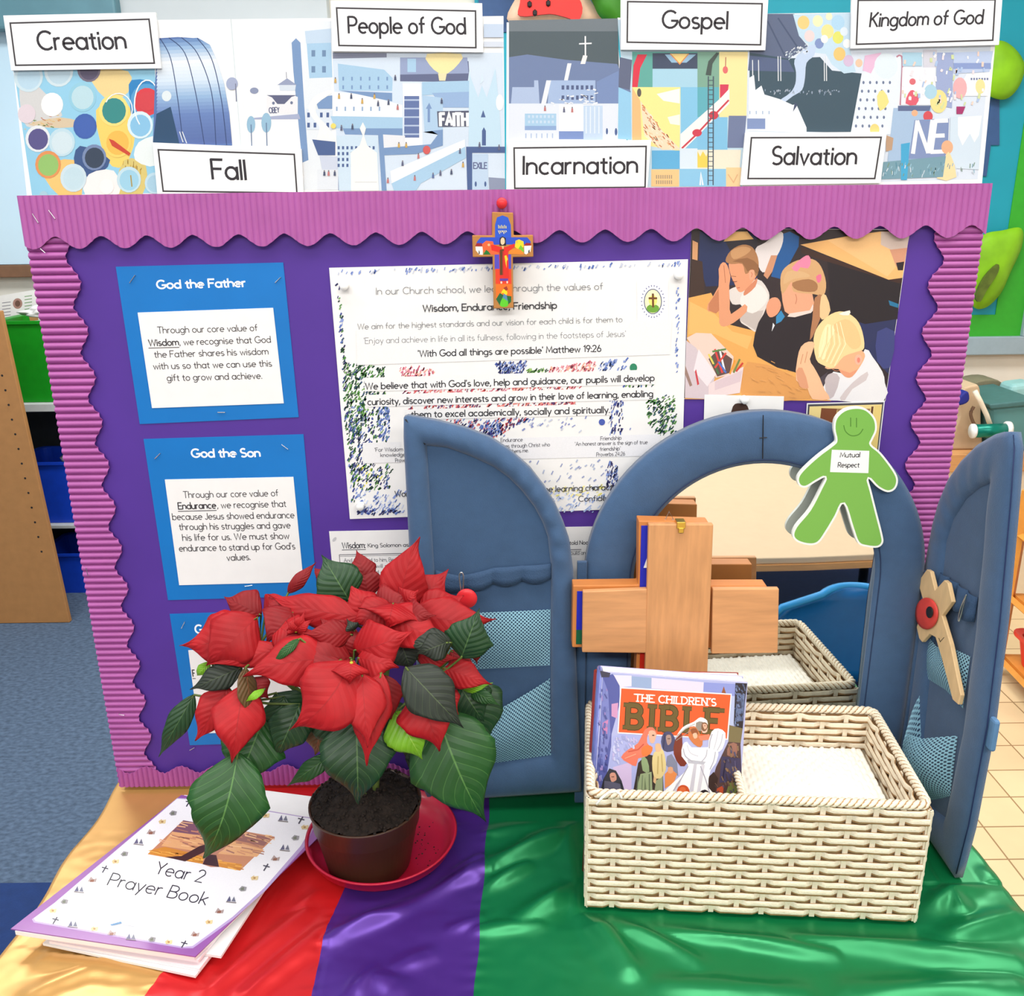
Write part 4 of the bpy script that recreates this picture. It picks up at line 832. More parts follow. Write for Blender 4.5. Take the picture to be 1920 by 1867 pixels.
def d4(A):
    z = zm(3.918, 930, 0)
    A.poly([(1158, 37), (1402, 42), (1390, 349), (1184, 351)], (196, 222, 238)); A.poly(z((1000, 380), (1480, 380), (1480, 640), (1000, 640)), (96, 170, 160)); A.poly(z((1040, 400), (1110, 400), (1060, 500), (1040, 640), (1000, 640), (1010, 480)), (222, 50, 74)); A.poly(z((1150, 390), (1480, 390), (1480, 510), (1150, 510)), (62, 74, 100)); A.poly(z((1150, 505), (1480, 505), (1480, 640), (1150, 640)), (170, 212, 232)); A.poly(z((1240, 400), (1470, 400), (1400, 460), (1290, 460)), (150, 190, 220)); A.poly(z((1280, 395), (1415, 395), (1350, 470)), (250, 220, 140)); A.line(z((1280, 395), (1350, 470), (1415, 395)), 2.2, (224, 150, 90))
    A.poly(z((1000, 640), (1355, 640), (1350, 1110), (1000, 1050)), (250, 234, 150)); A.poly(z((1180, 690), (1350, 650), (1350, 760), (1230, 740)), (250, 248, 240)); A.poly(z((1260, 860), (1350, 840), (1350, 920), (1280, 910)), (250, 246, 232)); A.poly(z((1000, 640), (1060, 740), (1070, 1050), (1000, 1030)), (240, 190, 130)); A.poly(z((1060, 740), (1220, 960), (1360, 1100), (1220, 1100), (1090, 1000)), (240, 222, 190)); A.dabs(z((1070, 760), (1230, 960), (1370, 1110), (1170, 1080), (1090, 960)), 90, [(214, 130, 84), (236, 190, 140), (200, 110, 70), (246, 232, 214)], 7, 1.6, 50); A.ell(930 + 1052 / 3.918, 680 / 3.918, 4, 8, (90, 84, 80))
    A.poly(z((1355, 640), (1480, 640), (1480, 1090), (1360, 1090)), (134, 198, 232)); A.poly(z((1480, 380), (1650, 380), (1650, 640), (1480, 640)), (126, 170, 150)); A.poly(z((1480, 640), (1650, 640), (1650, 860), (1480, 860)), (96, 176, 190)); A.poly(z((1640, 380), (1850, 380), (1840, 860), (1640, 860)), (250, 230, 164)); A.poly(z((1645, 620), (1710, 620), (1700, 700), (1645, 720)), (214, 60, 90)); A.line(z((1688, 420), (1685, 520)), 1.6, (170, 80, 80)); A.ell(1360, 131, 5, 7, (226, 110, 110))
    A.poly(z((1480, 860), (1700, 860), (1700, 1100), (1480, 1100)), (130, 194, 230)); A.poly(z((1710, 850), (1840, 850), (1820, 1085), (1700, 1085)), (112, 124, 160)); A.poly(z((1355, 985), (1650, 720), (1715, 650), (1715, 760), (1500, 980), (1380, 1100), (1355, 1090)), (246, 242, 240)); A.line(z((1365, 1090), (1470, 990), (1600, 850), (1710, 735)), 3.4, (206, 60, 76)); A.ell(1307, 249, 9, 7, (210, 60, 80)); A.ell(1338, 216, 9, 8, (206, 58, 76))
    A.poly(z((1145, 1105), (1350, 1105), (1350, 1240), (1145, 1240)), (96, 176, 222)); A.poly(z((1140, 1245), (1345, 1245), (1345, 1370), (1140, 1370)), (242, 200, 140)); windows(A, 1230, 328, 8, 2, 4, 10, 2.2, 7, (170, 150, 120)); A.poly(z((1350, 1090), (1480, 1090), (1480, 1240), (1350, 1240)), (220, 234, 246)); A.poly(z((1480, 1100), (1800, 1100), (1790, 1240), (1480, 1240)), (240, 232, 210)); A.poly(z((1350, 1240), (1690, 1240), (1690, 1370), (1350, 1370)), (140, 198, 232)); A.poly(z((1690, 1230), (1800, 1230), (1795, 1370), (1690, 1370)), (240, 208, 156)); A.poly(z((1480, 1110), (1500, 1150), (1520, 1110), (1545, 1150), (1560, 1110), (1560, 1230), (1480, 1230)), (246, 210, 90))
    for x in (1560, 1597): A.line(z((x, 560), (x - 2, 1360)), 2.2, (74, 86, 100))
    A.k += 1; k = A.k
    for i in range(22): A.line(z((1562, 590 + i * 35), (1596, 590 + i * 35)), 1.4, (74, 86, 100), k)
    A.poly(z((1540, 550), (1560, 450), (1620, 385), (1640, 390), (1590, 470), (1580, 555)), (70, 84, 80)); A.line(z((1500, 1360), (1505, 1270), (1520, 1360)), 3, (246, 248, 250)); A.line(z((1705, 1280), (1745, 1340), (1775, 1280)), 2, (226, 176, 130))
def d5(A):
    z = zm(3.556, 1380, 0)
    A.poly([(1404, 28), (1864, 23), (1833, 336), (1392, 348)], (222, 232, 246))
    A.poly(z((90, 92), (390, 92), (430, 250), (480, 310), (340, 400), (90, 350)), (92, 104, 134)); A.poly(z((90, 350), (340, 390), (560, 380), (640, 470), (840, 490), (765, 885), (90, 870)), (60, 84, 100)); A.poly(z((90, 370), (350, 400), (390, 480), (80, 470)), (84, 98, 134))
    for a, b in (((210, 140), (330, 380)), ((280, 120), (420, 330))): A.line(z(a, b), 3, (70, 84, 114))
    A.poly(z((380, 95), (770, 85), (760, 330), (800, 480), (720, 490), (640, 430), (600, 360), (520, 350), (480, 300), (420, 240)), (196, 222, 240))
    for x, y, r, c in ((450, 150, 40, (246, 206, 130)), (545, 140, 34, (250, 240, 190)), (610, 210, 42, (248, 226, 150)), (680, 150, 44, (176, 214, 240)), (680, 250, 36, (226, 226, 110)), (490, 240, 34, (244, 214, 214)), (555, 290, 30, (130, 150, 200)), (740, 290, 26, (250, 250, 250)), (690, 360, 40, (246, 200, 120)), (750, 405, 34, (214, 190, 220)), (820, 420, 24, (236, 200, 170)), (590, 260, 24, (250, 250, 240)), (720, 210, 26, (224, 236, 246)), (620, 110, 22, (250, 236, 200))): A.ell(1380 + x / 3.556, y / 3.556, r / 3.556, r / 3.556 * 1.15, c)
    A.poly(z((400, 480), (390, 400), (460, 320), (530, 300), (520, 370), (470, 420), (460, 520), (440, 600), (380, 640), (310, 690), (290, 670), (360, 620), (395, 560)), (196, 214, 240), 3); A.dabs(z((180, 600), (700, 600), (700, 630), (180, 640)), 50, [(150, 166, 190), (180, 190, 206)], 4, 1.5, -80); A.dabs(z((330, 340), (480, 290), (480, 350), (340, 400)), 40, [(190, 206, 220), (226, 232, 240)], 4, 2, -40)
    for x in (110, 150, 280, 297, 588, 602): A.line(z((x, 400 if x < 200 else 375), (x + 2, 540)), 1.6, (236, 240, 246))
    A.poly(z((85, 520), (120, 500), (130, 600), (170, 570), (190, 630), (290, 660), (380, 700), (400, 690), (470, 850), (470, 885), (80, 870)), (236, 242, 250)); A.poly(z((75, 790), (195, 790), (195, 860), (75, 860)), (130, 150, 196)); A.poly(z((380, 745), (392, 680), (410, 700)), (70, 80, 110)); windows(A, 1405, 208, 4, 1, 12, 8, 2, 6, (170, 190, 220))
    A.poly(z((840, 480), (1100, 360), (1090, 900), (765, 885)), (232, 240, 250)); A.k += 1; k = A.k
    for i in range(5):
        for j in range(6): A.ell(1380 + (830 + i * 44 - j * 10 + 20) / 3.556, (550 + j * 58) / 3.556, 2.2, 3.2, (110, 124, 156), 0, 8, k)
    A.poly(z((860, 370), (970, 350), (900, 490), (845, 470)), (232, 190, 220)); A.ell(1380 + 1000 / 3.556, 440 / 3.556, 22, 24, (226, 238, 246)); A.line(cat(z((1070, 380), (1095, 370), (1110, 420), (1095, 700)), 4, False), 3, (190, 130, 150))
    A.poly(z((1110, 350), (1240, 350), (1240, 440), (1110, 440)), (176, 214, 234)); A.poly(z((1250, 330), (1340, 330), (1340, 450), (1250, 450)), (214, 214, 226)); A.poly(z((1340, 350), (1450, 350), (1440, 720), (1330, 700)), (160, 174, 214)); A.poly(z((1450, 350), (1715, 340), (1690, 480), (1450, 490)), (190, 206, 236)); A.poly(z((1450, 420), (1700, 420), (1700, 460), (1450, 460)), (140, 160, 210)); A.poly(z((1110, 450), (1330, 450), (1330, 700), (1100, 700)), (238, 240, 248)); A.poly(z((1540, 490), (1690, 480), (1680, 640), (1450, 640)), (238, 242, 248)); windows(A, 1820, 146, 7, 1, 5, 6, 3, 4, (110, 120, 160))
    A.ell(1711, 153, 6, 6, (224, 110, 120)); A.poly(z((1130, 690), (1150, 620), (1180, 600), (1220, 640), (1200, 700)), (228, 96, 116), 2); A.ell(1800, 165, 13, 20, (240, 180, 184)); A.ell(1838, 162, 9, 14, (246, 228, 160)); A.ell(1760, 190, 16, 22, (246, 226, 150)); A.ell(1745, 172, 12, 14, (176, 214, 234)); A.poly(z((940, 640), (980, 600), (1020, 680), (960, 740)), (246, 226, 140), 2); A.ell(1640, 243, 9, 11, (246, 214, 130))
    A.poly(z((1050, 720), (1300, 720), (1290, 1100), (1010, 1080)), (170, 196, 226)); A.poly(z((1080, 705), (1300, 705), (1290, 740), (1080, 740)), (96, 110, 150)); A.ell(1740, 218, 9, 10, (216, 80, 90)); A.ell(1715, 212, 6, 6, (236, 180, 140)); A.poly(z((1470, 710), (1530, 710), (1510, 760), (1470, 760)), (170, 50, 110))
    A.poly(z((1430, 780), (1640, 770), (1620, 1130), (1420, 1120)), (214, 230, 244)); A.poly(z((1480, 780), (1640, 770), (1620, 900), (1590, 950), (1560, 890), (1510, 970), (1480, 900)), (244, 246, 250)); A.poly(z((1150, 1060), (1190, 800), (1420, 790), (1410, 1050)), (132, 150, 194)); A.text('NE', (1712, 286), (1768, 284), 58, .13, (246, 248, 250), up=(8, -58)); A.ell(1776, 276, 11, 13, (236, 180, 140)); A.poly(z((1400, 1030), (1430, 1030), (1470, 1180), (1340, 1190)), (248, 222, 170), 2)
    A.poly(z((980, 1080), (1400, 1040), (1380, 1180), (970, 1195)), (120, 160, 176)); A.poly(z((1100, 960), (1160, 950), (1140, 1200), (1100, 1200)), (70, 170, 214)); A.poly(z((1000, 900), (1050, 920), (1040, 1000), (1000, 1010)), (196, 160, 130)); A.dabs(z((980, 1090), (1600, 1090), (1590, 1170), (980, 1180)), 60, [(90, 140, 160), (150, 190, 210), (210, 220, 230), (120, 150, 130)], 8, 1.6, -80); A.dabs(z((1100, 350), (1690, 350), (1650, 720), (1100, 720)), 60, [(246, 230, 236), (176, 200, 236), (214, 226, 170), (246, 214, 200), (250, 250, 252)], 9, 4, -80)
frieze('laminated frieze sheet of round paint-pot discs and a striped blue tower, leftmost above the board', [(15, 40), (432, 36), (458, 362), (50, 367)], d1)
frieze('laminated frieze sheet of a pale blue city with the word FAITH', [(434, 36), (944, 30), (947, 357), (459, 362)], d2)
frieze('laminated frieze sheet of a dark night sky with a white cross on a hill', [(950, 42), (1155, 36), (1182, 351), (949, 357)], d3)
frieze('laminated frieze sheet of yellow and red patchwork with a tall ladder', [(1158, 33), (1404, 40), (1388, 350), (1185, 352)], d4)
frieze('laminated frieze sheet of a dark hillside and pastel discs, rightmost above the board', [(1405, 26), (1872, 20), (1842, 337), (1391, 350)], d5)

# ------------------------------------------------------------------ the seven title cards
YCD = 1.0604
def title(word, quad, bord, t0, t1, h, w=.135, slant=0):
    t = thing('title_card', 'white framed title card reading ' + word + ', fixed over the frieze', 'card', onY((quad[2][0] + quad[3][0]) / 2, max(quad[2][1], quad[3][1]), YCD), 'title cards along the frieze')
    bm = BM(); sheet(bm, quad, YCD, .003); obj('card', bm, M['laminate'], t)
    A = Art(V((0, YCD, 0)), NY); A.line(bord, 3.0, (58, 54, 58), closed=True); A.build('frame_line', M['print'], t)
    A = Art(V((0, YCD, 0)), NY); A.text(word, t0, t1, h, w, (44, 40, 46), slant=slant); A.build('lettering', M['print'], t)
d = lambda s, ox, oy, *p: [(ox + x / s, oy + y / s) for x, y in p]
title('Creation', [(6, 29), (292, 23), (302, 128), (21, 132)], d(3, 0, 0, (57, 130), (838, 108), (868, 355), (88, 367)), (73, 93), (237, 91), 34)
title('Fall', [(286, 267), (565, 279), (569, 362), (295, 365)], d(3, 0, 0, (890, 842), (1655, 868), (1670, 1085), (918, 1075)), (399, 335), (462, 336.5), 36)
title('People of God', [(620, 1), (904, 6), (906, 98), (623, 96)], d(4.364, 560, 0, (310, 65), (1447, 90), (1450, 390), (330, 372)), (654, 61.5), (873, 63.5), 30)
title('Incarnation', [(952, 267), (1221, 262), (1214, 352), (950, 355)], d(3.918, 930, 0, (133, 1087), (1103, 1075), (1095, 1375), (138, 1383)), (981, 326.5), (1195, 324), 33)
title('Gospel', [(1164, -10), (1441, -8), (1435, 94), (1164, 93)], [(1177, 3), (1429, 7), (1426, 84), (1176, 79)], (1242, 52), (1364, 54), 32)
title('Salvation', [(1397, 249), (1663, 247), (1651, 343), (1388, 347)], d(3.556, 1380, 0, (103, 918), (968, 915), (925, 1190), (80, 1190)), (1447, 308), (1605, 308), 33)
title('Kingdom of God', [(1597, -6), (1880, -8), (1873, 84), (1595, 91)], d(3.556, 1380, 0, (815, 2), (1728, -2), (1712, 268), (803, 295)), (1631, 50), (1842, 44), 26)

# ------------------------------------------------------------------ cards, poster, photographs on the purple backing
def board_card(name, label, catg, quad, inner, Y, m, tq, lines, grp, staples=()):
    t = thing(name, label, catg, onY((quad[2][0] + quad[3][0]) / 2, quad[3][1], Y), grp)
    bm = BM(); sheet(bm, quad, Y, .0006); obj('backing_card', bm, m, t)
    bm = BM(); sheet(bm, inner, Y - .0006, .0005); obj('text_panel', bm, M['white_paper'], t)
    A = Art(V((0, Y, 0)), NY); A.text(tq[0], tq[1], tq[2], 15, .21, (240, 244, 250)); A.build('heading', M['print'], t)
    A = Art(V((0, Y - .0006, 0)), NY)
    for st, a, b, w in lines: A.text(st, a, b, 12, w, (62, 58, 62))
    A.extra = None
    for st, a, b, w in lines:
        if w > .14: A.line([(a[0] - 1, a[1] + 4), (b[0] + 1, b[1] + 4)], 1.3, (62, 58, 62))
    A.build('lettering', M['print'], t)
    for s in staples: staple(t, *s, Y - .0012)
    return t
g = zm(2.745, 200, 470)
def L(st, x0, y0, x1, y1, w=.115): (a, b) = g((x0, y0), (x1, y1)); return st, a, b, w
board_card('value_card', 'blue card headed God the Father with white text panel, topmost of three', 'card', [(217, 500), (531, 492), (560, 782), (262, 795)], [(258, 586), (512, 577), (532, 756), (285, 765)], 1.0462, M['blue_card'], ('God the Father', (295, 541), (461, 537)),
           [L('Through our core value of', 264, 425, 777, 412), L('Wisdom', 218, 490, 371, 486, .17), L(', we recognise that God', 377, 486, 845, 472), L('the Father shares his wisdom', 247, 550, 832, 533), L('with us so that we can use this', 242, 610, 850, 595), L('gift to grow and achieve.', 312, 670, 800, 658)], 'blue value cards', [(248, 523, 10, -14), (521, 525, 10, -10), (415, 773, 14, 0)])
board_card('value_card', 'blue card headed God the Son with white text panel, middle of three', 'card', [(269, 823), (569, 814), (595, 1117), (315, 1125)], [(309, 899), (550, 894), (569, 1091), (336, 1097)], 1.0462, M['blue_card'], ('God the Son', (360, 857), (488, 856)),
           [L('Through our core value of', 397, 1272, 884, 1262), L('Endurance', 370, 1330, 563, 1325, .17), L(', we recognise that', 571, 1325, 924, 1317), L('because Jesus showed endurance', 340, 1385, 966, 1375), L('through his struggles and gave', 375, 1437, 946, 1427), L('his life for us. We must show', 392, 1492, 940, 1482), L("endurance to stand up for God's", 375, 1547, 970, 1535), L('values.', 620, 1595, 740, 1590)], 'blue value cards', [(295, 855, 10, -10), (534, 838, 12, 9), (466, 1098, 14, -2)])
t = board_card('value_card', 'blue card mostly hidden behind the poinsettia, lowest of three', 'card', [(318, 1151), (604, 1142), (632, 1388), (356, 1397)], [(353, 1219), (588, 1212), (606, 1368), (373, 1375)], 1.0462, M['blue_card'], ('God the', (367, 1187), (440, 1185)), [('F', (362, 1268), (366, 1268), .17)], 'blue value cards', [(343, 1172, 6, -12), (360, 1404, 9, -5)])

# the mission poster
YPS = 1.0452
ps = thing('mission_poster', 'white poster about church school values with crayon drawing and crest, under the small painted cross', 'poster', onY(960, 960, YPS))
PQ = [(617, 502), (1290, 486), (1277, 950), (656, 973)]
bm = BM(); sheet(bm, PQ, YPS, .0005); obj('sheet', bm, M['white_paper'], ps)
A = Art(V((0, YPS, 0)), NY, 4e-6); z = zm(2.743, 600, 380); pr = random.Random(5)
greens = [(40, 96, 46), (70, 130, 56), (28, 66, 44), (110, 160, 84), (52, 78, 110), (34, 60, 50)]; blues = [(52, 66, 140), (84, 110, 176), (130, 150, 206), (60, 56, 110), (36, 40, 84)]
pinks = [(206, 110, 140), (226, 150, 160), (190, 90, 110), (236, 170, 150)]; reds = [(206, 90, 90), (226, 130, 120), (190, 70, 84), (110, 60, 90)]
for q, n, c, a in (([(120, 790), (180, 830), (330, 840), (330, 910), (230, 930), (240, 1100), (180, 1250), (130, 1160)], 340, greens, -60), ([(140, 1040), (350, 1050), (360, 1230), (220, 1340), (170, 1470), (150, 1240)], 300, greens + blues, -65), ([(300, 1050), (360, 1060), (360, 1230), (310, 1230)], 60, blues[1:3], -65), ([(180, 1345), (375, 1345), (360, 1470), (180, 1480)], 140, greens + blues + [(220, 214, 90)], -55),
                  ([(390, 840), (580, 850), (600, 900), (430, 915)], 80, pinks, -60), ([(1180, 850), (1420, 810), (1410, 880), (1180, 885)], 90, pinks[1:], -55), ([(895, 820), (1070, 818), (1040, 880), (930, 890)], 130, blues, -60), ([(1060, 860), (1170, 850), (1165, 885), (1060, 885)], 40, greens[1:4] + [(150, 190, 110)], -40), ([(1430, 820), (1580, 800), (1570, 860), (1430, 880)], 50, blues[1:3], -55),
                  ([(420, 965), (1340, 935), (1340, 962), (430, 990)], 150, reds + pinks, -50), ([(440, 1040), (1340, 1018), (1330, 1045), (450, 1070)], 150, reds + [(90, 60, 110)], -50), ([(640, 1115), (1140, 1100), (1000, 1150), (900, 1210), (830, 1190)], 170, reds + blues, -55), ([(830, 1150), (920, 1120), (950, 1200), (860, 1210)], 60, blues, -60),
                  ([(1680, 1010), (1830, 980), (1830, 1180), (1740, 1200), (1690, 1130)], 190, greens, -50), ([(1490, 1000), (1560, 1000), (1555, 1200), (1490, 1190)], 60, blues, -75), ([(1480, 1320), (1540, 1350), (1520, 1500), (1470, 1450)], 70, blues[1:], -70), ([(1560, 930), (1720, 900), (1720, 945), (1560, 950)], 40, blues + greens, -60), ([(240, 970), (340, 965), (340, 1000), (240, 1000)], 30, greens, -50),
                  ([(180, 1480), (440, 1480), (440, 1590), (200, 1600)], 90, blues[1:3] + [(200, 210, 236)], -50), ([(1160, 1470), (1480, 1450), (1460, 1500), (1180, 1510)], 60, [(226, 218, 110), (236, 226, 150), (206, 214, 230)], -40), ([(1160, 1490), (1470, 1500), (1450, 1590), (1200, 1590)], 60, [(190, 206, 236), (150, 170, 214)], -50), ([(1000, 1330), (1500, 1320), (1470, 1450), (1180, 1450)], 30, [(170, 180, 206), (140, 150, 190)], -50), ([(960, 1110), (1480, 1100), (1700, 1180), (1480, 1190), (1050, 1190)], 26, [(130, 140, 190), (190, 196, 214)], -50), ([(85, 350), (1850, 305), (1850, 325), (85, 368)], 120, blues[1:3] + [(190, 196, 214)], -60), ([(85, 420), (105, 420), (180, 1560), (160, 1560)], 90, blues + greens, -60), ([(1835, 430), (1850, 430), (1840, 900), (1825, 900)], 26, blues[1:3], -70), ([(190, 1580), (440, 1575), (440, 1600), (200, 1605)], 50, blues, -50)):
    A.dabs(z(*q), n, c, 7, 2.4, a, rr=pr)
for q, c in (([(220, 1235), (415, 1230), (415, 1335), (220, 1340)], (226, 226, 228)), ([(900, 1212), (1750, 1190), (1750, 1300), (1040, 1318)], (228, 228, 232)), ([(1630, 400), (1790, 396), (1790, 602), (1632, 606)], (238, 238, 240))): A.poly(z(*q), c)
A.ell(*z((590 * 0 + 1612, 848))[0], 7, 8, (46, 130, 96)); A.ell(*z((1450, 1128))[0], 6, 6, (70, 90, 170))
for q in ([(228, 900), (1722, 858), (1722, 934), (230, 970)], [(240, 988), (1715, 948), (1715, 1012), (242, 1050)], [(440, 1064), (1495, 1032), (1495, 1092), (440, 1117)], [(186, 650), (1810, 600), (1800, 780), (190, 835)]): A.poly(z(*q), (231, 230, 230))
(cx_, cy_), = z((1712, 508)); A.ell(cx_, cy_, 17, 24, (70, 80, 120)); A.ell(cx_, cy_, 15.4, 22.4, (238, 232, 190)); A.ell(cx_, cy_ + 13, 12, 8, (110, 160, 60)); A.ell(cx_, cy_ - 2, 8, 10, (250, 226, 120)); A.line([(cx_, cy_ - 15), (cx_ + .5, cy_ + 11)], 4, (110, 70, 40)); A.line([(cx_ - 8, cy_ - 6), (cx_ + 8, cy_ - 6)], 4, (110, 70, 40))
for i in range(26):
    t = 2 * math.pi * i / 26; A.line([(cx_ + 20 * math.cos(t), cy_ + 28 * math.sin(t)), (cx_ + 22.5 * math.cos(t), cy_ + 31 * math.sin(t))], 1.6, (96, 100, 150), A.k if i else None)
def T(st, x0, y0, x1, y1, h, w, c): (a, b) = z((x0, y0), (x1, y1)); A.text(st, a, b, h, w, c)
g1, g2 = (120, 122, 126), (52, 52, 58)
T('In our Church school, we learn through the values of', 289, 472, 1455, 446, 12.5, .09, g1); T('Wisdom, Endurance, Friendship', 530, 560, 1218, 543, 12.5, .16, g2)
T('We aim for the highest standards and our vision for each child is for them to', 194, 652, 1555, 614, 11, .09, g1); T("'Enjoy and achieve in life in all its fullness, following in the footsteps of Jesus'", 226, 725, 1573, 688, 11, .09, g1)
T("'With God all things are possible' Matthew 19:26", 505, 792, 1445, 765, 12, .16, g2); T("We believe that with God's love, help and guidance, our pupils will develop", 234, 960, 1720, 916, 12, .16, g2)
T('curiosity, discover new interests and grow in their love of learning, enabling', 246, 1040, 1712, 997, 12, .16, g2); T('them to excel academically, socially and spiritually.', 470, 1105, 1490, 1080, 12, .16, g2)
for st, x0_, y0_, x1_, y1_ in (('Endurance', 930, 1230, 1042, 1227), ('things through Christ who', 915, 1262, 1182, 1252), ('strengthens me.', 920, 1290, 1072, 1282), ("Friendship", 1443, 1222, 1550, 1217), ("'An honest answer is the sign of true", 1312, 1250, 1684, 1240), ("friendship'", 1440, 1276, 1545, 1272), ('Proverbs 24:26', 1422, 1304, 1568, 1299), ("'For Wisdom is more", 282, 1280, 520, 1274), ('knowledge', 312, 1307, 440, 1303), ('Proverbs', 388, 1334, 470, 1331)): T(st, x0_, y0_, x1_, y1_, 7, .12, (84, 84, 92))
T('the learning characters', 1140, 1488, 1560, 1474, 11, .13, g2); T('Confidence', 1330, 1536, 1540, 1530, 10, .13, g2); T('Working', 386, 1512, 520, 1508, 11, .13, g2)
A.build('printing', M['print'], ps)
push_pin(647, 536, YPS - .0004, 'white push pin at the upper left corner of the mission poster', M['white_plastic'])
push_pin(1271, 516, YPS - .0004, 'white push pin at the upper right corner of the mission poster', M['white_plastic'])
push_pin(677, 947, YPS - .0004, 'white push pin at the lower left corner of the mission poster', M['white_plastic'])

# photograph of children praying: a flat print
YPH = 1.0458
ph = thing('class_photograph', 'colour photograph of three children praying at a classroom table, pinned at the right', 'photograph', onY(1480, 750, YPH))
bm = BM(); sheet(bm, [(1297, 428), (1706, 430), (1660, 752), (1282, 748)], YPH, .0005); obj('photo_paper', bm, M['white_paper'], ph)
A = Art(V((0, YPH, 0)), NY); z = zm(4.267, 1270, 420)
def Pz(c, *p, s=0): A.poly(z(*p), c, s)
A.poly([(1297, 429), (1705, 431), (1659.5, 751), (1282.5, 747)], (48, 36, 40))
Pz((34, 44, 84), (180, 60), (640, 60), (640, 480), (230, 500), (170, 300)); Pz((40, 34, 44), (380, 130), (640, 120), (640, 300), (420, 210)); Pz((226, 176, 110), (370, 140), (420, 60), (560, 60), (610, 120)); Pz((206, 150, 104), (122, 130), (165, 150), (160, 330), (118, 330)); Pz((60, 40, 34), (118, 280), (200, 300), (220, 560), (98, 600))
Pz((232, 176, 110), (985, 165), (1400, 90), (1625, 60), (1860, 60), (1800, 430), (1690, 445)); Pz((236, 186, 126), (1200, 130), (1625, 70), (1760, 330), (1680, 420)); Pz((60, 36, 30), (990, 180), (1690, 445), (1800, 430), (1795, 470), (1690, 475), (990, 230)); Pz((206, 184, 172), (1630, 62), (1862, 62), (1835, 210), (1720, 210), (1628, 165)); Pz((206, 146, 116), (1700, 205), (1840, 190), (1815, 330), (1750, 340)); Pz((40, 28, 36), (1750, 310), (1815, 300), (1805, 370), (1765, 370))
Pz((40, 46, 86), (1440, 760), (1760, 700), (1690, 1200), (1500, 1000)); Pz((34, 26, 32), (1200, 300), (1790, 480), (1760, 760), (1500, 800), (1230, 700)); Pz((32, 110, 150), (1690, 610), (1770, 640), (1765, 670), (1700, 650)); Pz((58, 64, 120), (1600, 860), (1740, 860), (1700, 1150), (1600, 1100), s=2)
Pz((30, 84, 144), (840, 80), (900, 60), (975, 100), (970, 180), (830, 440), (750, 420)); Pz((222, 212, 210), (625, 200), (700, 150), (830, 60), (845, 140), (800, 250), (760, 260), (700, 385), (650, 340), s=3); Pz((200, 140, 106), (750, 250), (800, 250), (760, 380), (720, 440), (690, 410))
Pz((226, 164, 88), (90, 590), (270, 550), (400, 800), (640, 860), (640, 1040), (950, 1190), (1230, 1415), (60, 1400)); Pz((238, 178, 104), (100, 620), (300, 720), (440, 860), (600, 900), (560, 1000), (300, 880), (90, 880)); Pz((214, 150, 84), (560, 1100), (900, 1200), (1040, 1300), (1060, 1400), (520, 1390), s=2)
# first child
Pz((216, 206, 200), (410, 540), (470, 500), (640, 440), (720, 520), (735, 600), (690, 720), (640, 860), (560, 820), (500, 770), (520, 650), (440, 640), s=3); Pz((190, 178, 172), (510, 660), (600, 700), (690, 690), (640, 860), (500, 770)); Pz((228, 220, 214), (520, 560), (640, 480), (720, 560), (700, 640), (600, 715), (510, 650), s=3)
Pz((224, 150, 112), (420, 300), (560, 320), (640, 360), (620, 440), (540, 530), (490, 540), (455, 470), (425, 400), s=3); Pz((168, 118, 78), (385, 290), (430, 210), (520, 165), (600, 185), (645, 270), (650, 370), (630, 420), (600, 370), (545, 400), (520, 320), (430, 320), s=3); Pz((140, 94, 60), (440, 300), (520, 310), (560, 380), (600, 365), (640, 400), (650, 330), (560, 270), s=2); Pz((196, 146, 100), (430, 215), (520, 180), (590, 200), (540, 250), (450, 280), s=3); Pz((236, 160, 126), (575, 375), (615, 370), (612, 430), (580, 445), s=3); A.line(z((590, 385), (600, 400), (592, 425)), 1.2, (190, 110, 84)); A.line(cat(z((436, 448), (455, 462), (478, 458)), 3, False), 1.3, (120, 70, 50)); A.line(z((425, 415), (470, 420)), 1.2, (150, 96, 66)); A.line(z((478, 512), (500, 508)), 1.3, (180, 80, 74)); Pz((206, 130, 96), (540, 530), (600, 470), (640, 430), (625, 500), (560, 560), (530, 570), s=2)
Pz((220, 150, 112), (330, 360), (365, 305), (400, 330), (425, 420), (415, 490), (420, 620), (430, 720), (540, 640), (555, 700), (450, 790), (370, 820), (335, 790), (330, 700), (250, 700), (245, 640), (330, 500), s=2); Pz((190, 120, 84), (250, 640), (330, 520), (335, 690), (310, 715), (250, 690)); A.line(z((372, 330), (385, 470)), 1.2, (180, 110, 80))
# second child, back turned
Pz((36, 27, 34), (690, 720), (760, 740), (870, 745), (1090, 700), (1080, 800), (1050, 930), (980, 1000), (960, 1190), (640, 1060), (620, 880), s=2); Pz((226, 160, 126), (830, 440), (930, 420), (1080, 560), (1070, 690), (890, 720), (850, 660), (835, 560), s=2); Pz((228, 206, 196), (880, 740), (900, 715), (1060, 690), (1085, 640), (1095, 680), (1070, 710), (940, 745)); Pz((206, 160, 112), (825, 430), (860, 350), (960, 290), (1080, 280), (1150, 340), (1190, 470), (1170, 570), (1090, 560), (930, 540), (915, 460), (840, 560), s=3); Pz((160, 112, 74), (920, 470), (1050, 440), (1120, 480), (1100, 540), (960, 530), s=3); A.line(cat(z((945, 560), (955, 600), (945, 640)), 3, False), 1.4, (190, 120, 90)); Pz((210, 168, 122), (880, 380), (1000, 380), (1060, 420), (930, 440), (850, 480), s=3)
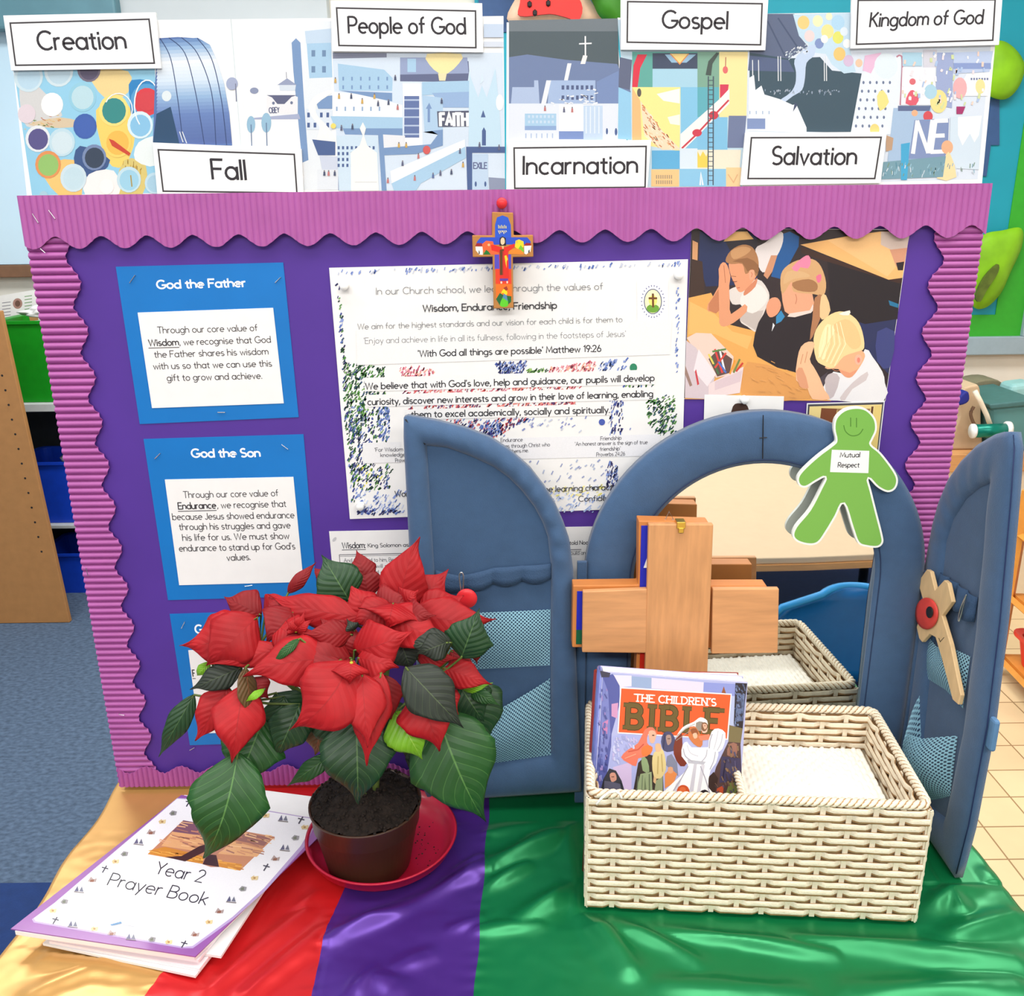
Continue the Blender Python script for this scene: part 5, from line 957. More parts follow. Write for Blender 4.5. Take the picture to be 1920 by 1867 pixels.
Pz((170, 116, 80), (1100, 590), (1170, 570), (1160, 700), (1110, 840), (1060, 930), (1080, 760), s=2); Pz((224, 190, 140), (1150, 580), (1190, 570), (1225, 690), (1180, 760), (1140, 740), s=2); Pz((240, 130, 160), (915, 350), (1000, 270), (1050, 250), (1068, 300), (1045, 355), (985, 345), (960, 380), s=2); Pz((226, 110, 140), (1110, 420), (1150, 400), (1150, 450), (1125, 470), s=2); Pz((222, 150, 116), (710, 680), (740, 600), (800, 590), (830, 650), (800, 720), (740, 745), s=3); Pz((50, 130, 180), (790, 740), (830, 690), (860, 740), (830, 780), (790, 800)); Pz((220, 220, 226), (755, 860), (765, 790), (780, 810))
# third child, fair hair
Pz((226, 224, 226), (1170, 1300), (1250, 1180), (1400, 1200), (1500, 1000), (1560, 1060), (1640, 1180), (1660, 1270), (1650, 1415), (1200, 1405), s=2); Pz((190, 178, 180), (1180, 1240), (1240, 1190), (1300, 1230), (1250, 1380), (1200, 1380), s=2); Pz((204, 192, 192), (1300, 1390), (1400, 1270), (1520, 1180), (1510, 1250), (1400, 1320), (1340, 1410), s=2); Pz((232, 172, 130), (1180, 1150), (1300, 1020), (1440, 1000), (1500, 1040), (1480, 1110), (1400, 1220), (1340, 1220), (1290, 1160), s=3); Pz((238, 206, 148), (1090, 920), (1130, 810), (1230, 720), (1330, 700), (1430, 760), (1480, 860), (1495, 990), (1440, 1020), (1330, 1060), (1250, 1150), (1170, 1130), (1110, 1080), s=3)
Pz((228, 192, 134), (1230, 830), (1340, 760), (1430, 820), (1470, 960), (1400, 1000), (1310, 900), s=3); Pz((248, 224, 172), (1150, 900), (1200, 800), (1260, 850), (1200, 960), (1180, 1080), (1130, 1040), s=3)
for i in range(9): A.line(z((1190 + i * 14, 830 - i * 6), (1170 + i * 22, 960), (1130 + i * 16, 1070 + i * 8)), 1.3, ((250, 232, 190), (226, 190, 136))[i % 2])
Pz((238, 184, 144), (960, 1080), (990, 980), (1050, 940), (1100, 960), (1060, 1080), (1090, 1140), (1140, 1230), (1180, 1330), (1220, 1400), (1080, 1400), (1040, 1310), (950, 1250), s=2); Pz((214, 150, 114), (950, 1180), (1000, 1150), (1050, 1310), (980, 1300), s=2); A.ell(*z((1448, 1085))[0], 7, 10, (244, 176, 150)); A.ell(*z((1450, 1088))[0], 3, 5, (226, 130, 110)); Pz((222, 150, 114), (1290, 1160), (1340, 1220), (1400, 1220), (1440, 1160), (1380, 1190), s=2); A.line(cat(z((1240, 1160), (1270, 1175), (1300, 1170)), 3, False), 1.3, (170, 110, 80)); A.line(z((1005, 1040), (985, 1120)), 1.2, (196, 130, 96)); A.line(z((1040, 1020), (1020, 1110)), 1.2, (196, 130, 96)); Pz((70, 60, 70), (1140, 1230), (1205, 1180), (1165, 1295)); Pz((238, 226, 214), (1290, 720), (1380, 690), (1370, 730), s=2)
# pencil tub and books
Pz((226, 200, 186), (75, 910), (150, 870), (270, 875), (450, 1060), (440, 1200), (310, 1230), (200, 1100)); Pz((206, 190, 196), (70, 930), (150, 990), (300, 1230), (250, 1400), (60, 1390)); Pz((232, 218, 222), (170, 1000), (310, 1200), (240, 1300), (130, 1170)); Pz((196, 60, 70), (150, 1160), (175, 1280), (160, 1290), (140, 1180)); Pz((150, 120, 110), (60, 1120), (120, 1290), (100, 1300), (58, 1190)); Pz((96, 70, 66), (250, 1080), (330, 1000), (440, 1080), (420, 1190), (320, 1220)); Pz((226, 206, 206), (250, 1280), (530, 1140), (500, 1350), (250, 1390)); Pz((212, 190, 196), (300, 1260), (520, 1170), (505, 1260), (300, 1330))
for i, (a, b, c) in enumerate((((270, 1060), (330, 1200), (70, 110, 70)), ((300, 1000), (360, 1190), (220, 60, 60)), ((340, 1010), (380, 1180), (240, 240, 240)), ((390, 1030), (300, 1150), (214, 70, 60)), ((330, 1100), (390, 1190), (70, 110, 190)), ((460, 1090), (420, 1200), (236, 150, 50)), ((500, 1080), (450, 1190), (110, 130, 70)), ((525, 1110), (470, 1180), (200, 60, 50)), ((280, 1020), (390, 1000), (90, 130, 70)), ((250, 1040), (290, 1120), (226, 200, 90)))): A.line(z(a, b), 3.4, c)
A.dabs(z((640, 1040), (950, 1190), (1040, 1400), (560, 1390)), 30, [(206, 146, 84), (220, 160, 96)], 14, 1.2, 20)
A.build('printing', M['gloss_print'], ph)
YW = 1.0449
wp = thing('pinned_sheet', 'white sheet with a dark printed head, pinned between the class photograph and the arch', 'sheet', onY(1396, 790, YW)); bm = BM(); sheet(bm, [(1321, 740), (1470, 743), (1464, 860), (1318, 858)], YW, .0005); obj('paper', bm, M['white_paper'], wp)
A = Art(V((0, YW, 0)), NY); A.poly([(1370, 800), (1374, 762), (1388, 756), (1402, 762), (1408, 800)], (70, 48, 40), 3); A.poly([(1376, 830), (1376, 790), (1404, 790), (1402, 830)], (200, 150, 120), 2); A.build('printing', M['print'], wp)
push_pin(1394, 748, YW - .0004, 'white push pin at the top of the sheet below the class photograph', M['white_plastic'])
lp = thing('laminated_photo', 'laminated photo with dark rim partly behind the green paper figure', 'photograph', onY(1585, 950, YW)); bm = BM(); sheet(bm, [(1513, 756), (1659, 752), (1630, 1000), (1498, 1000)], YW, .0006); obj('laminate', bm, M['laminate'], lp)
A = Art(V((0, YW, 0)), NY); A.poly([(1515, 758), (1657, 754), (1629, 998), (1500, 998)], (70, 70, 78)); A.poly([(1518, 762), (1654, 758), (1627, 996), (1503, 996)], (226, 206, 140)); A.poly([(1540, 765), (1570, 766), (1560, 820), (1536, 800)], (120, 70, 44)); A.poly([(1570, 766), (1632, 766), (1622, 800), (1570, 800)], (150, 116, 76)); A.poly([(1640, 760), (1653, 760), (1630, 990), (1612, 990)], (220, 196, 120)); A.poly([(1634, 762), (1638, 762), (1614, 990), (1606, 990)], (96, 60, 36)); A.poly([(1560, 800), (1620, 800), (1600, 990), (1520, 990)], (190, 160, 110)); A.build('printing', M['gloss_print'], lp)
# sheets under the poster
ws = thing('text_sheet', 'white text sheet headed Wisdom, below the mission poster and behind the poinsettia', 'sheet', onY(850, 1145, 1.0458)); bm = BM(); sheet(bm, [(617, 996), (1112, 987), (1122, 1150), (632, 1162)], 1.0458, .0005); obj('paper', bm, M['white_paper'], ws)
A = Art(V((0, 1.0458, 0)), NY); A.text('Wisdom:', (642, 1028), (685, 1027), 11, .15, (70, 70, 76)); A.line([(641, 1031), (686, 1030)], 1.2, (70, 70, 76)); A.text('King Solomon asks God', (690, 1026), (800, 1024), 7, .16, (80, 80, 86))
A.line([(636, 1040), (1090, 1030)], 1.4, (110, 110, 116)); A.line([(636, 1043), (1090, 1033)], .8, (110, 110, 116)); A.line([(636, 1040), (643, 1110)], 1.2, (110, 110, 116))
for i, s in enumerate(('And God said to him, Because you have', 'asked this I will make your wish', 'come true and also give you riches')): A.text(s, (645, 1054 + i * 11.5), (800, 1051 + i * 11.5), 7, .12, (110, 110, 116))
A.text('told Noah', (1068, 1021), (1108, 1020), 7, .16, (80, 80, 86)); A.text('to build an ark', (1060, 1040), (1112, 1039), 7, .12, (110, 110, 116)); A.ell(627, 1011, 5, 2.6, (190, 190, 194), -50); A.build('printing', M['print'], ws)

# ------------------------------------------------------------------ the little painted cross
zc = zm(7.776, 860, 360); YX = 1.026
sc = thing('painted_cross', 'small bright folk-painted wooden cross hanging over the top of the mission poster', 'cross', onY(944, 580, YX + .008))
out = zc((485, 290), (795, 300), (803, 630), (1085, 625), (1090, 945), (790, 950), (800, 1690), (508, 1700), (493, 945), (205, 950), (195, 630), (485, 632))
bm = BM(); prism(bm, [onY(*p, YX) for p in out], (0, .010, 0)); obj('wooden_body', bm, mat('varnished_wood', (176, 118, 56), .4, var=.12, vs=30, coat=.2), sc, bevel=.0009)
A = Art(V((0, YX, 0)), NY)
def Pc(c, *p, s=0): A.poly(zc(*p), c, s)
Pc((38, 84, 196), (530, 660), (530, 480), (560, 370), (640, 340), (720, 370), (760, 480), (765, 660)); Pc((40, 76, 190), (270, 720), (320, 660), (1000, 660), (1050, 720), (1050, 760), (250, 770)); Pc((80, 70, 180), (525, 910), (765, 910), (765, 1130), (525, 1130))
Pc((226, 60, 34), (535, 1120), (765, 1120), (770, 1360), (540, 1360)); Pc((238, 110, 30), (540, 1340), (772, 1340), (775, 1560), (545, 1560)); Pc((24, 96, 50), (545, 1560), (600, 1470), (650, 1500), (770, 1520), (765, 1600), (700, 1660), (600, 1650)); Pc((90, 196, 40), (600, 1640), (640, 1540), (700, 1530), (724, 1640), (690, 1672), (630, 1672), s=2); Pc((80, 130, 170), (640, 1540), (660, 1480), (700, 1500), (715, 1590)); Pc((246, 206, 30), (620, 1480), (640, 1430), (680, 1410), (712, 1470), (690, 1500), (650, 1470), s=2); Pc((150, 50, 30), (650, 1400), (700, 1370), (720, 1420), (690, 1440))
Pc((150, 26, 34), (240, 790), (262, 745), (340, 745), (350, 790)); Pc((246, 240, 226), (245, 795), (352, 795), (352, 915), (300, 912), (250, 850)); Pc((50, 50, 50), (290, 900), (294, 840), (308, 870), (308, 905)); Pc((236, 96, 50), (340, 760), (400, 710), (500, 720), (520, 800), (580, 870), (575, 910), (440, 912), (355, 860)); Pc((20, 110, 40), (360, 910), (400, 840), (440, 870), (468, 910)); Pc((244, 206, 40), (820, 800), (830, 710), (880, 690), (945, 720), (950, 800), (870, 840)); Pc((110, 186, 40), (868, 830), (905, 770), (948, 830), (948, 880)); Pc((240, 130, 40), (725, 900), (740, 850), (830, 815), (900, 840), (945, 880), (945, 910)); Pc((150, 26, 34), (950, 780), (985, 740), (1050, 745), (1060, 780)); Pc((246, 240, 226), (955, 785), (1060, 780), (1045, 870), (985, 910), (958, 895)); Pc((50, 50, 50), (1012, 890), (1018, 850), (1034, 835), (1036, 880))
Pc((214, 40, 30), (470, 770), (520, 770), (600, 800), (690, 800), (815, 750), (815, 800), (720, 870), (735, 1260), (600, 1260), (590, 880), (480, 850)); Pc((90, 56, 20), (600, 840), (660, 830), (655, 1210), (600, 1210)); Pc((190, 40, 30), (640, 860), (658, 860), (655, 1210), (640, 1210)); Pc((30, 24, 30), (595, 780), (600, 670), (640, 645), (685, 670), (692, 780)); Pc((226, 196, 160), (612, 700), (630, 665), (665, 675), (672, 740), (640, 770), (615, 750), s=2); Pc((214, 180, 120), (625, 785), (660, 785), (655, 830), (635, 825)); A.ell(*zc((440, 770))[0], 2.4, 2.4, (236, 180, 130)); A.ell(*zc((850, 730))[0], 2.2, 2.2, (226, 180, 60)); Pc((240, 200, 40), (668, 930), (695, 920), (718, 980), (700, 1010), (698, 1110), (680, 1010)); Pc((96, 56, 150), (598, 1260), (722, 1260), (720, 1295), (602, 1295)); A.ell(*zc((622, 1318))[0], 1.8, 2.4, (240, 200, 180)); A.ell(*zc((708, 1314))[0], 1.6, 2.4, (240, 200, 180))
for i in range(6): A.line(zc((580 + i * 22, 480 + (i % 2) * 14), (584 + i * 22, 530)), 1.4, (220, 206, 120)); A.line(zc((578 + i * 22, 560), (600 + i * 20, 610 - (i % 3) * 14)), 1.3, (226, 216, 160))
A.build('painting', M['paint'], sc)
push_pin(941, 381, YBD - .0095, 'red push pin above the small painted cross', M['red_plastic'], 1.25, None)
# ------------------------------------------------------------------ the fabric arch mirror with two folding doors
YM = 1.000
AX, AZo, AZi, RO_, RI_ = .2925, 1.0165, 1.0150, .2055, .1465
fm = thing('folding_mirror', 'blue fabric arch mirror with two padded folding doors standing before the display board', 'mirror', (AX, YM, ZC))
BASE = ZC + .0008
def archpath(r, zc, zb, n=44, m=14):
    p = [V((AX - r, 0, zb + (zc - zb) * i / m)) for i in range(m)]
    p += [V((AX - r * math.cos(math.pi * i / n), 0, zc + r * math.sin(math.pi * i / n))) for i in range(n + 1)]
    p += [V((AX + r, 0, zc - (zc - zb) * i / m)) for i in range(1, m + 1)]
    return p
def pad_rim(bm, outer, inner, nrm, thick, bulge, ripple=None, closed=False, k=8):
    rows = []; nrm = V(nrm)
    for i, (a, b) in enumerate(zip(outer, inner)):
        r = []; rp_ = ripple(i) if ripple else 0
        for j in range(k + 1):
            t = j / k; h = bulge * max(0, math.sin(math.pi * t)) ** .55 + rp_ * math.sin(math.pi * t) * (.3 + .7 * t)
            r.append(a.lerp(b, t) + nrm * h)
        r += [b - nrm * thick, a - nrm * thick]; rows.append(r)
    if closed: rows.append(rows[0])
    vs = grid(bm, rows, closed=True)
    if not closed: bm.faces.new(vs[0]); bm.faces.new(vs[-1][::-1])
    if closed: bmesh.ops.remove_doubles(bm, verts=bm.verts[:], dist=1e-6)
off = lambda pts, y: [V((p.x, y, p.z)) for p in pts]
bm = BM(); pad_rim(bm, off(archpath(RO_, AZo, BASE), YM + .004), off(archpath(RI_, AZi, BASE), YM + .004), NY, .018, .006, lambda i: .0006 * noise.noise(V((i * .5, 1, 1))))
fr_ = obj('arch_frame', bm, M['denim'], fm, smooth=True)
bm = BM()
for a, b in (((1431, 778), (1430, 860)), ((1424, 821), (1438, 820))): tube(bm, [onY(*a, YM - .0023), onY(*b, YM - .0023)], .0006, 6)
obj('top_seam', bm, M['black_line'], fr_)
sp_ = [p for p in archpath(RI_ + .005, AZi, BASE + .06)]; bm = BM(); tube(bm, off(sp_, YM + .0008), .0006, 6); obj('stitching', bm, mat('dark_blue_thread', (34, 50, 84), .8), fr_)
bm = BM(); box(bm, (AX - RI_ + .0005, YM - .001, BASE), (AX + RI_ - .0005, YM + .021, BASE + .035)); obj('bottom_rail', bm, M['denim'], fm, bevel=.004, seg=3)
bm = BM(); prism(bm, off(archpath(RI_ + .01, AZi, BASE + .034), YM + .0055), (0, .003, 0)); obj('mirror_plate', bm, M['mirror'], fm)
bm = BM(); prism(bm, off(archpath(RO_ - .004, AZo, BASE), YM + .0225), (0, .004, 0)); obj('back_board', bm, M['denim_dark'], fm)

def seg_loops(segs, proj):
    out = []
    for pts, n in segs:
        q = resample([proj(*p) for p in pts], n + 1); out += q[:-1]
    return out
def clampz(p): return V((p.x, p.y, max(p.z, BASE)))
def pocket(name, parent, plane, nrm, top, bot, bulge, label=None, nx=26, ny=14, lip=.5):
    """netting held along its sides and foot, its top edge sagging open"""
    T_ = resample([plane(*p) for p in top], nx + 1); B_ = resample([plane(*p) for p in bot], nx + 1); bm = BM(); uvl = bm.loops.layers.uv.new('UVMap'); nrm = V(nrm); rows = []
    for j in range(ny + 1):
        v = j / ny; rows.append([T_[i].lerp(B_[i], v) + nrm * (.0015 + bulge * max(0, math.sin(math.pi * i / nx)) ** .7 * ((1 - v) * lip + math.sin(math.pi * v) * .9)) for i in range(nx + 1)])
    wd_ = (T_[-1] - T_[0]).length; ht = (B_[nx // 2] - T_[nx // 2]).length
    grid(bm, rows, uvl, lambda a, b: (b / nx * wd_, a / ny * ht)); o = obj(name, bm, M['net'], parent, smooth=True, label=label)
    bm = BM(); tube(bm, rows[0], .0016, 6); hem = link('hem', bpy.data.meshes.new('hem'), None, parent) if 0 else None
    bm.free(); return o, rows[0]
# left door, opened flat
YD = .990
pl_ = lambda x, y: clampz(onY(x, y, YD))
oL = seg_loops([([(797, 1503), (768, 1040), (755, 790)], 26), ([(757, 783), (764, 780), (819, 790), (871, 803), (918, 821), (958, 847), (994, 879), (1021, 914), (1041, 946), (1057, 982), (1068, 1014), (1074, 1061)], 64), ([(1075, 1066), (1079, 1200), (1090, 1478)], 26), ([(1090, 1484), (940, 1494), (797, 1503)], 22)], pl_)
iL = seg_loops([([(839, 1444), (814, 1061), (800, 836)], 26), ([(800, 835), (839, 839), (883, 855), (926, 875), (954, 895), (978, 919), (1002, 950), (1017, 978), (1027, 1006), (1032, 1052)], 64), ([(1033, 1056), (1033, 1200), (1033, 1413)], 26), ([(1033, 1416), (940, 1430), (839, 1444)], 22)], pl_)
rpl = lambda i: (.0014 * math.sin(i * .95 + 2 * noise.noise(V((i * .2, 0, 5)))) if 40 < i < 100 else .0005 * noise.noise(V((i * .7, 0, 5))))
bm = BM(); pad_rim(bm, oL, iL, NY, .012, .009, rpl, True)
dl = obj('door', bm, M['denim'], fm, smooth=True, label='left padded door opened flat')
bm = BM(); prism(bm, [p + V((0, .001 + .0, 0)) for p in iL], (0, .008, 0)); obj('inner_panel', bm, M['denim_dark'], dl)
bm = BM(); tube(bm, [onY(797, 833, YD - .0045), onY(778, 808, YD - .008), onY(760, 786, YD - .004)], .0008, 6); obj('mitre_seam', bm, M['black_line'], dl)
def loop_band(parent, plane, nrm, top, bot, loops, amp):
    n = loops * 10; T_ = resample([plane(*p) for p in top], n + 1); B_ = resample([plane(*p) for p in bot], n + 1); nrm = V(nrm); rows = []
    for v in (0, .33, .66, 1): rows.append([T_[i].lerp(B_[i], v) + nrm * (.0016 + amp * abs(math.sin(math.pi * loops * i / n)) ** .8 * (.6 + .8 * v)) + V((0, 0, -.003 * v * abs(math.sin(math.pi * loops * i / n)))) for i in range(n + 1)])
    bm = BM(); grid(bm, rows); o = obj('elastic_band', bm, M['elastic'], parent, smooth=True); s = o.modifiers.new('thick', 'SOLIDIFY'); s.thickness = .001; return o
pin_ = lambda x, y: onY(x, y, YD + .001)
loop_band(dl, pin_, NY, [(816, 1067), (865, 1078), (930, 1062), (1033, 1055)], [(818, 1098), (865, 1104), (930, 1092), (1033, 1083)], 4, .0035)
def net_pocket(parent, plane, nrm, top, bot, bulge, lip, lab):
    o, edge = pocket('net_pocket', parent, plane, nrm, top, bot, bulge, lab, lip=lip); return edge
net_pocket(dl, pin_, NY, [(818, 1152), (900, 1146), (1032, 1141)], [(828, 1256), (900, 1253), (1031, 1246)], .006, .3, 'upper netting pocket')
net_pocket(dl, pin_, NY, [(832, 1345), (920, 1330), (975, 1300), (1031, 1270)], [(838, 1436), (920, 1430), (1033, 1414)], .014, .6, 'lower netting pocket')
bm = BM(); pad = [V((onY(1079, y, 1.0).x - .002, 1.003, clampz(onY(1079, y, 1.0)).z)) for y in (1050, 1200, 1350, 1478)]
box(bm, (pad[0].x + .004, .9975, BASE), (AX - RO_ + .002, 1.0035, onY(1085, 1052, 1.0).z)); obj('hinge_strip', bm, M['denim_dark'], fm, bevel=.001)
# right door, swung forward
XD = .507; NX = V((-1, 0, 0)); pr_ = lambda x, y: clampz(onX(x, y, XD))
oR = seg_loops([([(1690, 1472), (1700, 1350), (1722, 1150), (1734, 1062)], 26), ([(1737, 1048), (1749, 987), (1760, 943), (1778, 898), (1802, 864), (1832, 834), (1866, 814), (1888, 808)], 50), ([(1898, 810), (1903, 839), (1896, 943), (1876, 1164), (1852, 1361), (1817, 1548), (1793, 1640)], 30), ([(1790, 1648), (1768, 1612), (1730, 1560), (1692, 1480)], 22)], pr_)
iR = seg_loops([([(1724, 1486), (1731, 1380), (1745, 1240), (1766, 1080)], 26), ([(1768, 1066), (1773, 1016), (1787, 972), (1812, 933), (1837, 913), (1861, 903)], 50), ([(1859, 906), (1851, 960), (1832, 1174), (1807, 1371), (1774, 1530)], 30), ([(1773, 1533), (1755, 1520), (1725, 1490)], 22)], pr_)
rpr = lambda i: .001 * math.sin(i * .9) if 30 < i < 100 else .0004 * noise.noise(V((i * .7, 0, 8)))
bm = BM(); pad_rim(bm, oR, iR, NX, .009, .006, rpr, True); dr = obj('door', bm, M['denim'], fm, smooth=True, label='right padded door swung forward')
bm = BM(); prism(bm, [p + V((.001, 0, 0)) for p in iR], (.009, 0, 0)); obj('inner_panel', bm, M['denim_dark'], dr)
bm = BM(); tube(bm, [onX(x, y, XD - .001) for x, y in ((1900, 815), (1902, 840), (1895, 943), (1875, 1164), (1851, 1361), (1816, 1548), (1793, 1638))], .0007, 6); obj('edge_piping', bm, mat('navy_piping', (24, 40, 84), .7), dr, smooth=True)
pir = lambda x, y: onX(x, y, XD + .001)
loop_band(dr, pir, NX, [(1766, 1072), (1795, 1090), (1836, 1120)], [(1764, 1100), (1795, 1130), (1830, 1166)], 4, .006)
net_pocket(dr, pir, NX, [(1742, 1190), (1765, 1213), (1785, 1209), (1822, 1230)], [(1738, 1270), (1775, 1293), (1800, 1318), (1808, 1328)], .008, .5, 'upper netting pocket')
net_pocket(dr, pir, NX, [(1733, 1296), (1729, 1372), (1760, 1384), (1798, 1379)], [(1728, 1470), (1748, 1500), (1768, 1497), (1784, 1492)], .022, .9, 'lower netting pocket')
bm = BM(); p = onX(1848, 1372, XD); box(bm, (p.x + .001, p.y - .012, p.z - .018), (p.x + .008, p.y + .001, p.z + .02)); obj('pull_tab', bm, mat('pale_blue_tape', (88, 128, 168), .7), dr, bevel=.003)
bm = BM(); box(bm, (AX + RO_ + .0005, 1.0, BASE), (AX + RO_ + .012, 1.012, onX(1735, 1062, XD).z)); obj('hinge_strip', bm, M['denim_dark'], fm, bevel=.002)
# red disc hanging on a clip from the left door band
rd = thing('hanging_disc', 'small red disc on a silver clip hanging from the left door band beside the poinsettia', 'pendant', onY(874, 1142, .965))
bm = BM(); tube(bm, [onY(*p, .970) for p in cat([(864, 1104), (861, 1080), (865, 1073), (869, 1080), (868, 1106), (867, 1110)], 4)], .0009, 8, True); obj('clip', bm, M['steel'], rd, smooth=True)
bm = BM(); c = onY(875, 1122, .966); q = bmesh.ops.create_uvsphere(bm, u_segments=24, v_segments=12, radius=.0125)
for v in bm.verts: v.co = V((v.co.x, v.co.y * .35, v.co.z)) + c
obj('disc', bm, M['red_plastic'], rd, smooth=True)
spn = thing('safety_pin', 'silver safety pin hanging on the right door band', 'pin', onX(1803, 1155, .497)); bm = BM(); tube(bm, [onX(*p, .496) for p in cat([(1797, 1160), (1802, 1138), (1812, 1115), (1810, 1122), (1805, 1142), (1800, 1160), (1798, 1164)], 4)], .0008, 8, True); obj('wire', bm, M['steel'], spn, smooth=True)

# green paper figure fixed to the mirror
YG = .9895; z = zm(2.917, 1270, 420)
gf = thing('paper_figure', 'green paper gingerbread-shaped figure with smiling face and white Mutual Respect label', 'cut-out figure', onY(1570, 1025, YG))
GO = [(975, 1000), (1035, 1012), (1082, 1062), (1091, 1125), (1068, 1180), (1062, 1206), (1115, 1252), (1185, 1345), (1207, 1400), (1192, 1448), (1150, 1466), (1095, 1440), (1046, 1392), (1062, 1460), (1092, 1580), (1120, 1690), (1126, 1740), (1098, 1768), (1040, 1766), (988, 1745), (955, 1660), (910, 1530), (868, 1600), (820, 1680), (775, 1742), (725, 1756), (660, 1740), (630, 1705), (648, 1650), (722, 1560), (785, 1440), (808, 1386), (760, 1408), (705, 1440), (668, 1432), (655, 1392), (682, 1345), (765, 1268), (848, 1205), (866, 1180), (855, 1120), (865, 1060), (912, 1015)]
ring = cat(z(*GO), 4); bm = BM(); prism(bm, [onY(*p, YG) for p in ring], (0, .005, 0)); obj('foam_body', bm, mat('white_foam_board', (236, 238, 232), .5, var=.02), gf)
n_ = len(ring); ins = []
for i in range(n_):
    a, b = V(ring[i - 1]), V(ring[(i + 1) % n_]); t = (b - a).normalized(); ins.append((ring[i][0] - t.y * 3.6, ring[i][1] + t.x * 3.6))
A = Art(V((0, YG, 0)), NY); A.poly(ins, (118, 178, 76)); A.build('green_print', M['gloss_print'], gf)
A = Art(V((0, YG, 0)), NY); A.k = 4
A.line(z((948, 1058), (948, 1108)), 1.6, (70, 120, 44)); A.line(z((980, 1060), (980, 1112)), 1.6, (70, 120, 44)); A.line(cat(z((910, 1100), (918, 1130), (940, 1152), (966, 1158), (996, 1148), (1016, 1120)), 4, False), 1.8, (80, 132, 48)); A.build('face', M['print'], gf)
A = Art(V((0, YG, 0)), NY); A.k = 8; A.poly(z((845, 1234), (1050, 1240), (1045, 1362), (835, 1356)), (240, 240, 238)); (a, b, c, e) = z((890, 1276), (998, 1274), (878, 1330), (994, 1330)); A.text('Mutual', a, b, 9, .16, (60, 60, 66)); A.text('Respect', c, e, 9, .16, (60, 60, 66)); A.build('name_label', M['print'], gf)

# poppy cross tucked in the right door pocket
z = zm(4.15, 1640, 1050); XP = .4945
pc = thing('poppy_cross', 'small pale wooden cross with a red poppy tucked in the right door pocket', 'cross', onX(1795, 1315, XP))
bm = BM(); prism(bm, [onX(*p, XP) for p in z((335, 170), (405, 72), (432, 88), (468, 235), (540, 155), (568, 178), (600, 325), (522, 432), (588, 655), (668, 1050), (650, 1125), (605, 1085), (520, 760), (472, 600), (425, 575), (368, 638), (345, 610), (325, 520), (365, 400), (372, 300))], (.005, 0, 0)); obj('cross_body', bm, M['pale_wood'], pc, bevel=.0008)
def disc_x(name, cx_, cy_, rx, ry, X, h, m, lab=None):
    bm = BM(); rows = [[onX(*z((cx_ + rx * k * math.cos(2 * math.pi * i / 28), cy_ + ry * k * math.sin(2 * math.pi * i / 28)))[0], X - h * (1 - k * k)) for i in range(28)] for k in (1, .8, .55, .25)]
    vs = grid(bm, rows, closed=True); bm.faces.new(vs[-1]); o = obj(name, bm, m, pc, smooth=True, label=lab); s = o.modifiers.new('t', 'SOLIDIFY'); s.thickness = .0008; return o
disc_x('poppy_petals', 408, 415, 88, 122, XP - .001, .004, mat('poppy_red', (212, 66, 58), .6, var=.12, vs=40)); disc_x('poppy_centre', 430, 405, 26, 44, XP - .0055, .001, M['black_line'])
A = Art(V((XP, 0, 0)), NX); A.line(z((498, 605), (510, 635), (540, 600)), 1.3, (80, 70, 50)); A.build('mark', M['print'], pc)

# ------------------------------------------------------------------ wooden folding cross
z = zm(3.2, 1060, 940); YK, YKB = .952, .962
kc = thing('wooden_cross', 'large plain beech cross with hinged panels standing in the basket against the mirror', 'cross', onY(1272, 1255, YK))
def pk_(name, m, pts, Y, t, bev=.0012, lab=None, zb=None, raw=False):
    q = [onY(*p, Y) for p in (pts if raw else z(*pts))]
    if zb: q[2].z = zb; q[3].z = zb
    bm = BM(); prism(bm, q, (0, t, 0)); return obj(name, bm, m, kc, bevel=bev, label=lab)
pk_('upright_panel', M['wood'], ((500, 138), (889, 138), (868, 1020), (487, 1020)), YK, .0085, zb=.765)
pk_('arm_panel', M['wood_h'], ((105, 541), (491.5, 526), (487, 911), (101, 906)), YK + .0005, .0078)
pk_('arm_panel', M['wood_h'], ((885, 526), (1283, 524), (1275, 910), (878, 915)), YK + .0005, .0078)
q = [onY(*p, YKB) for p in z((440, 116), (862, 128), (852, 506), (1210, 506), (1204, 872), (838, 880), (832, 1010), (424, 1005), (428, 876), (41, 876), (46, 505), (438, 500))]; q[6].z = .765; q[7].z = .765
bm = BM(); prism(bm, q, (0, .020, 0)); obj('back_frame', bm, M['wood_frame'], kc, bevel=.0012)
pk_('painted_inlay', M['blue_paint'], ((456, 146), (520, 146), (512, 520), (447, 520)), YKB - .0012, .001, 0, 'blue painted inlay'); pk_('painted_inlay', M['blue_paint'], ((71, 540), (150, 540), (146, 770), (66, 770)), YKB - .0012, .001, 0, 'blue painted inlay'); pk_('painted_inlay', M['green_paint'], ((66, 770.5), (146, 770.5), (144, 856), (64, 856)), YKB - .0012, .001, 0, 'green painted inlay'); pk_('painted_inlay', M['red_paint'], ((450, 880), (510, 880), (508, 1010), (446, 1010)), YKB - .0012, .001, 0, 'red painted inlay')
pk_('painted_wing', M['white_plastic'], ((492, 335), (500, 335), (500, 398), (470, 398)), YKB - .0022, .0008, 0)
bm = BM(); a, b = onY(1269, 978, YK), onY(1285, 990, YK); box(bm, (a.x, YK - .0015, b.z), (b.x, YK + .012, a.z)); p = onY(1272, 990, YK); box(bm, (a.x + .002, YK - .0025, b.z - .005), (a.x + .0055, YK, b.z + .001)); box(bm, (b.x - .0055, YK - .0025, b.z - .005), (b.x - .002, YK, b.z + .001)); obj('brass_catch', bm, M['gold_metal'], kc, bevel=.0005)
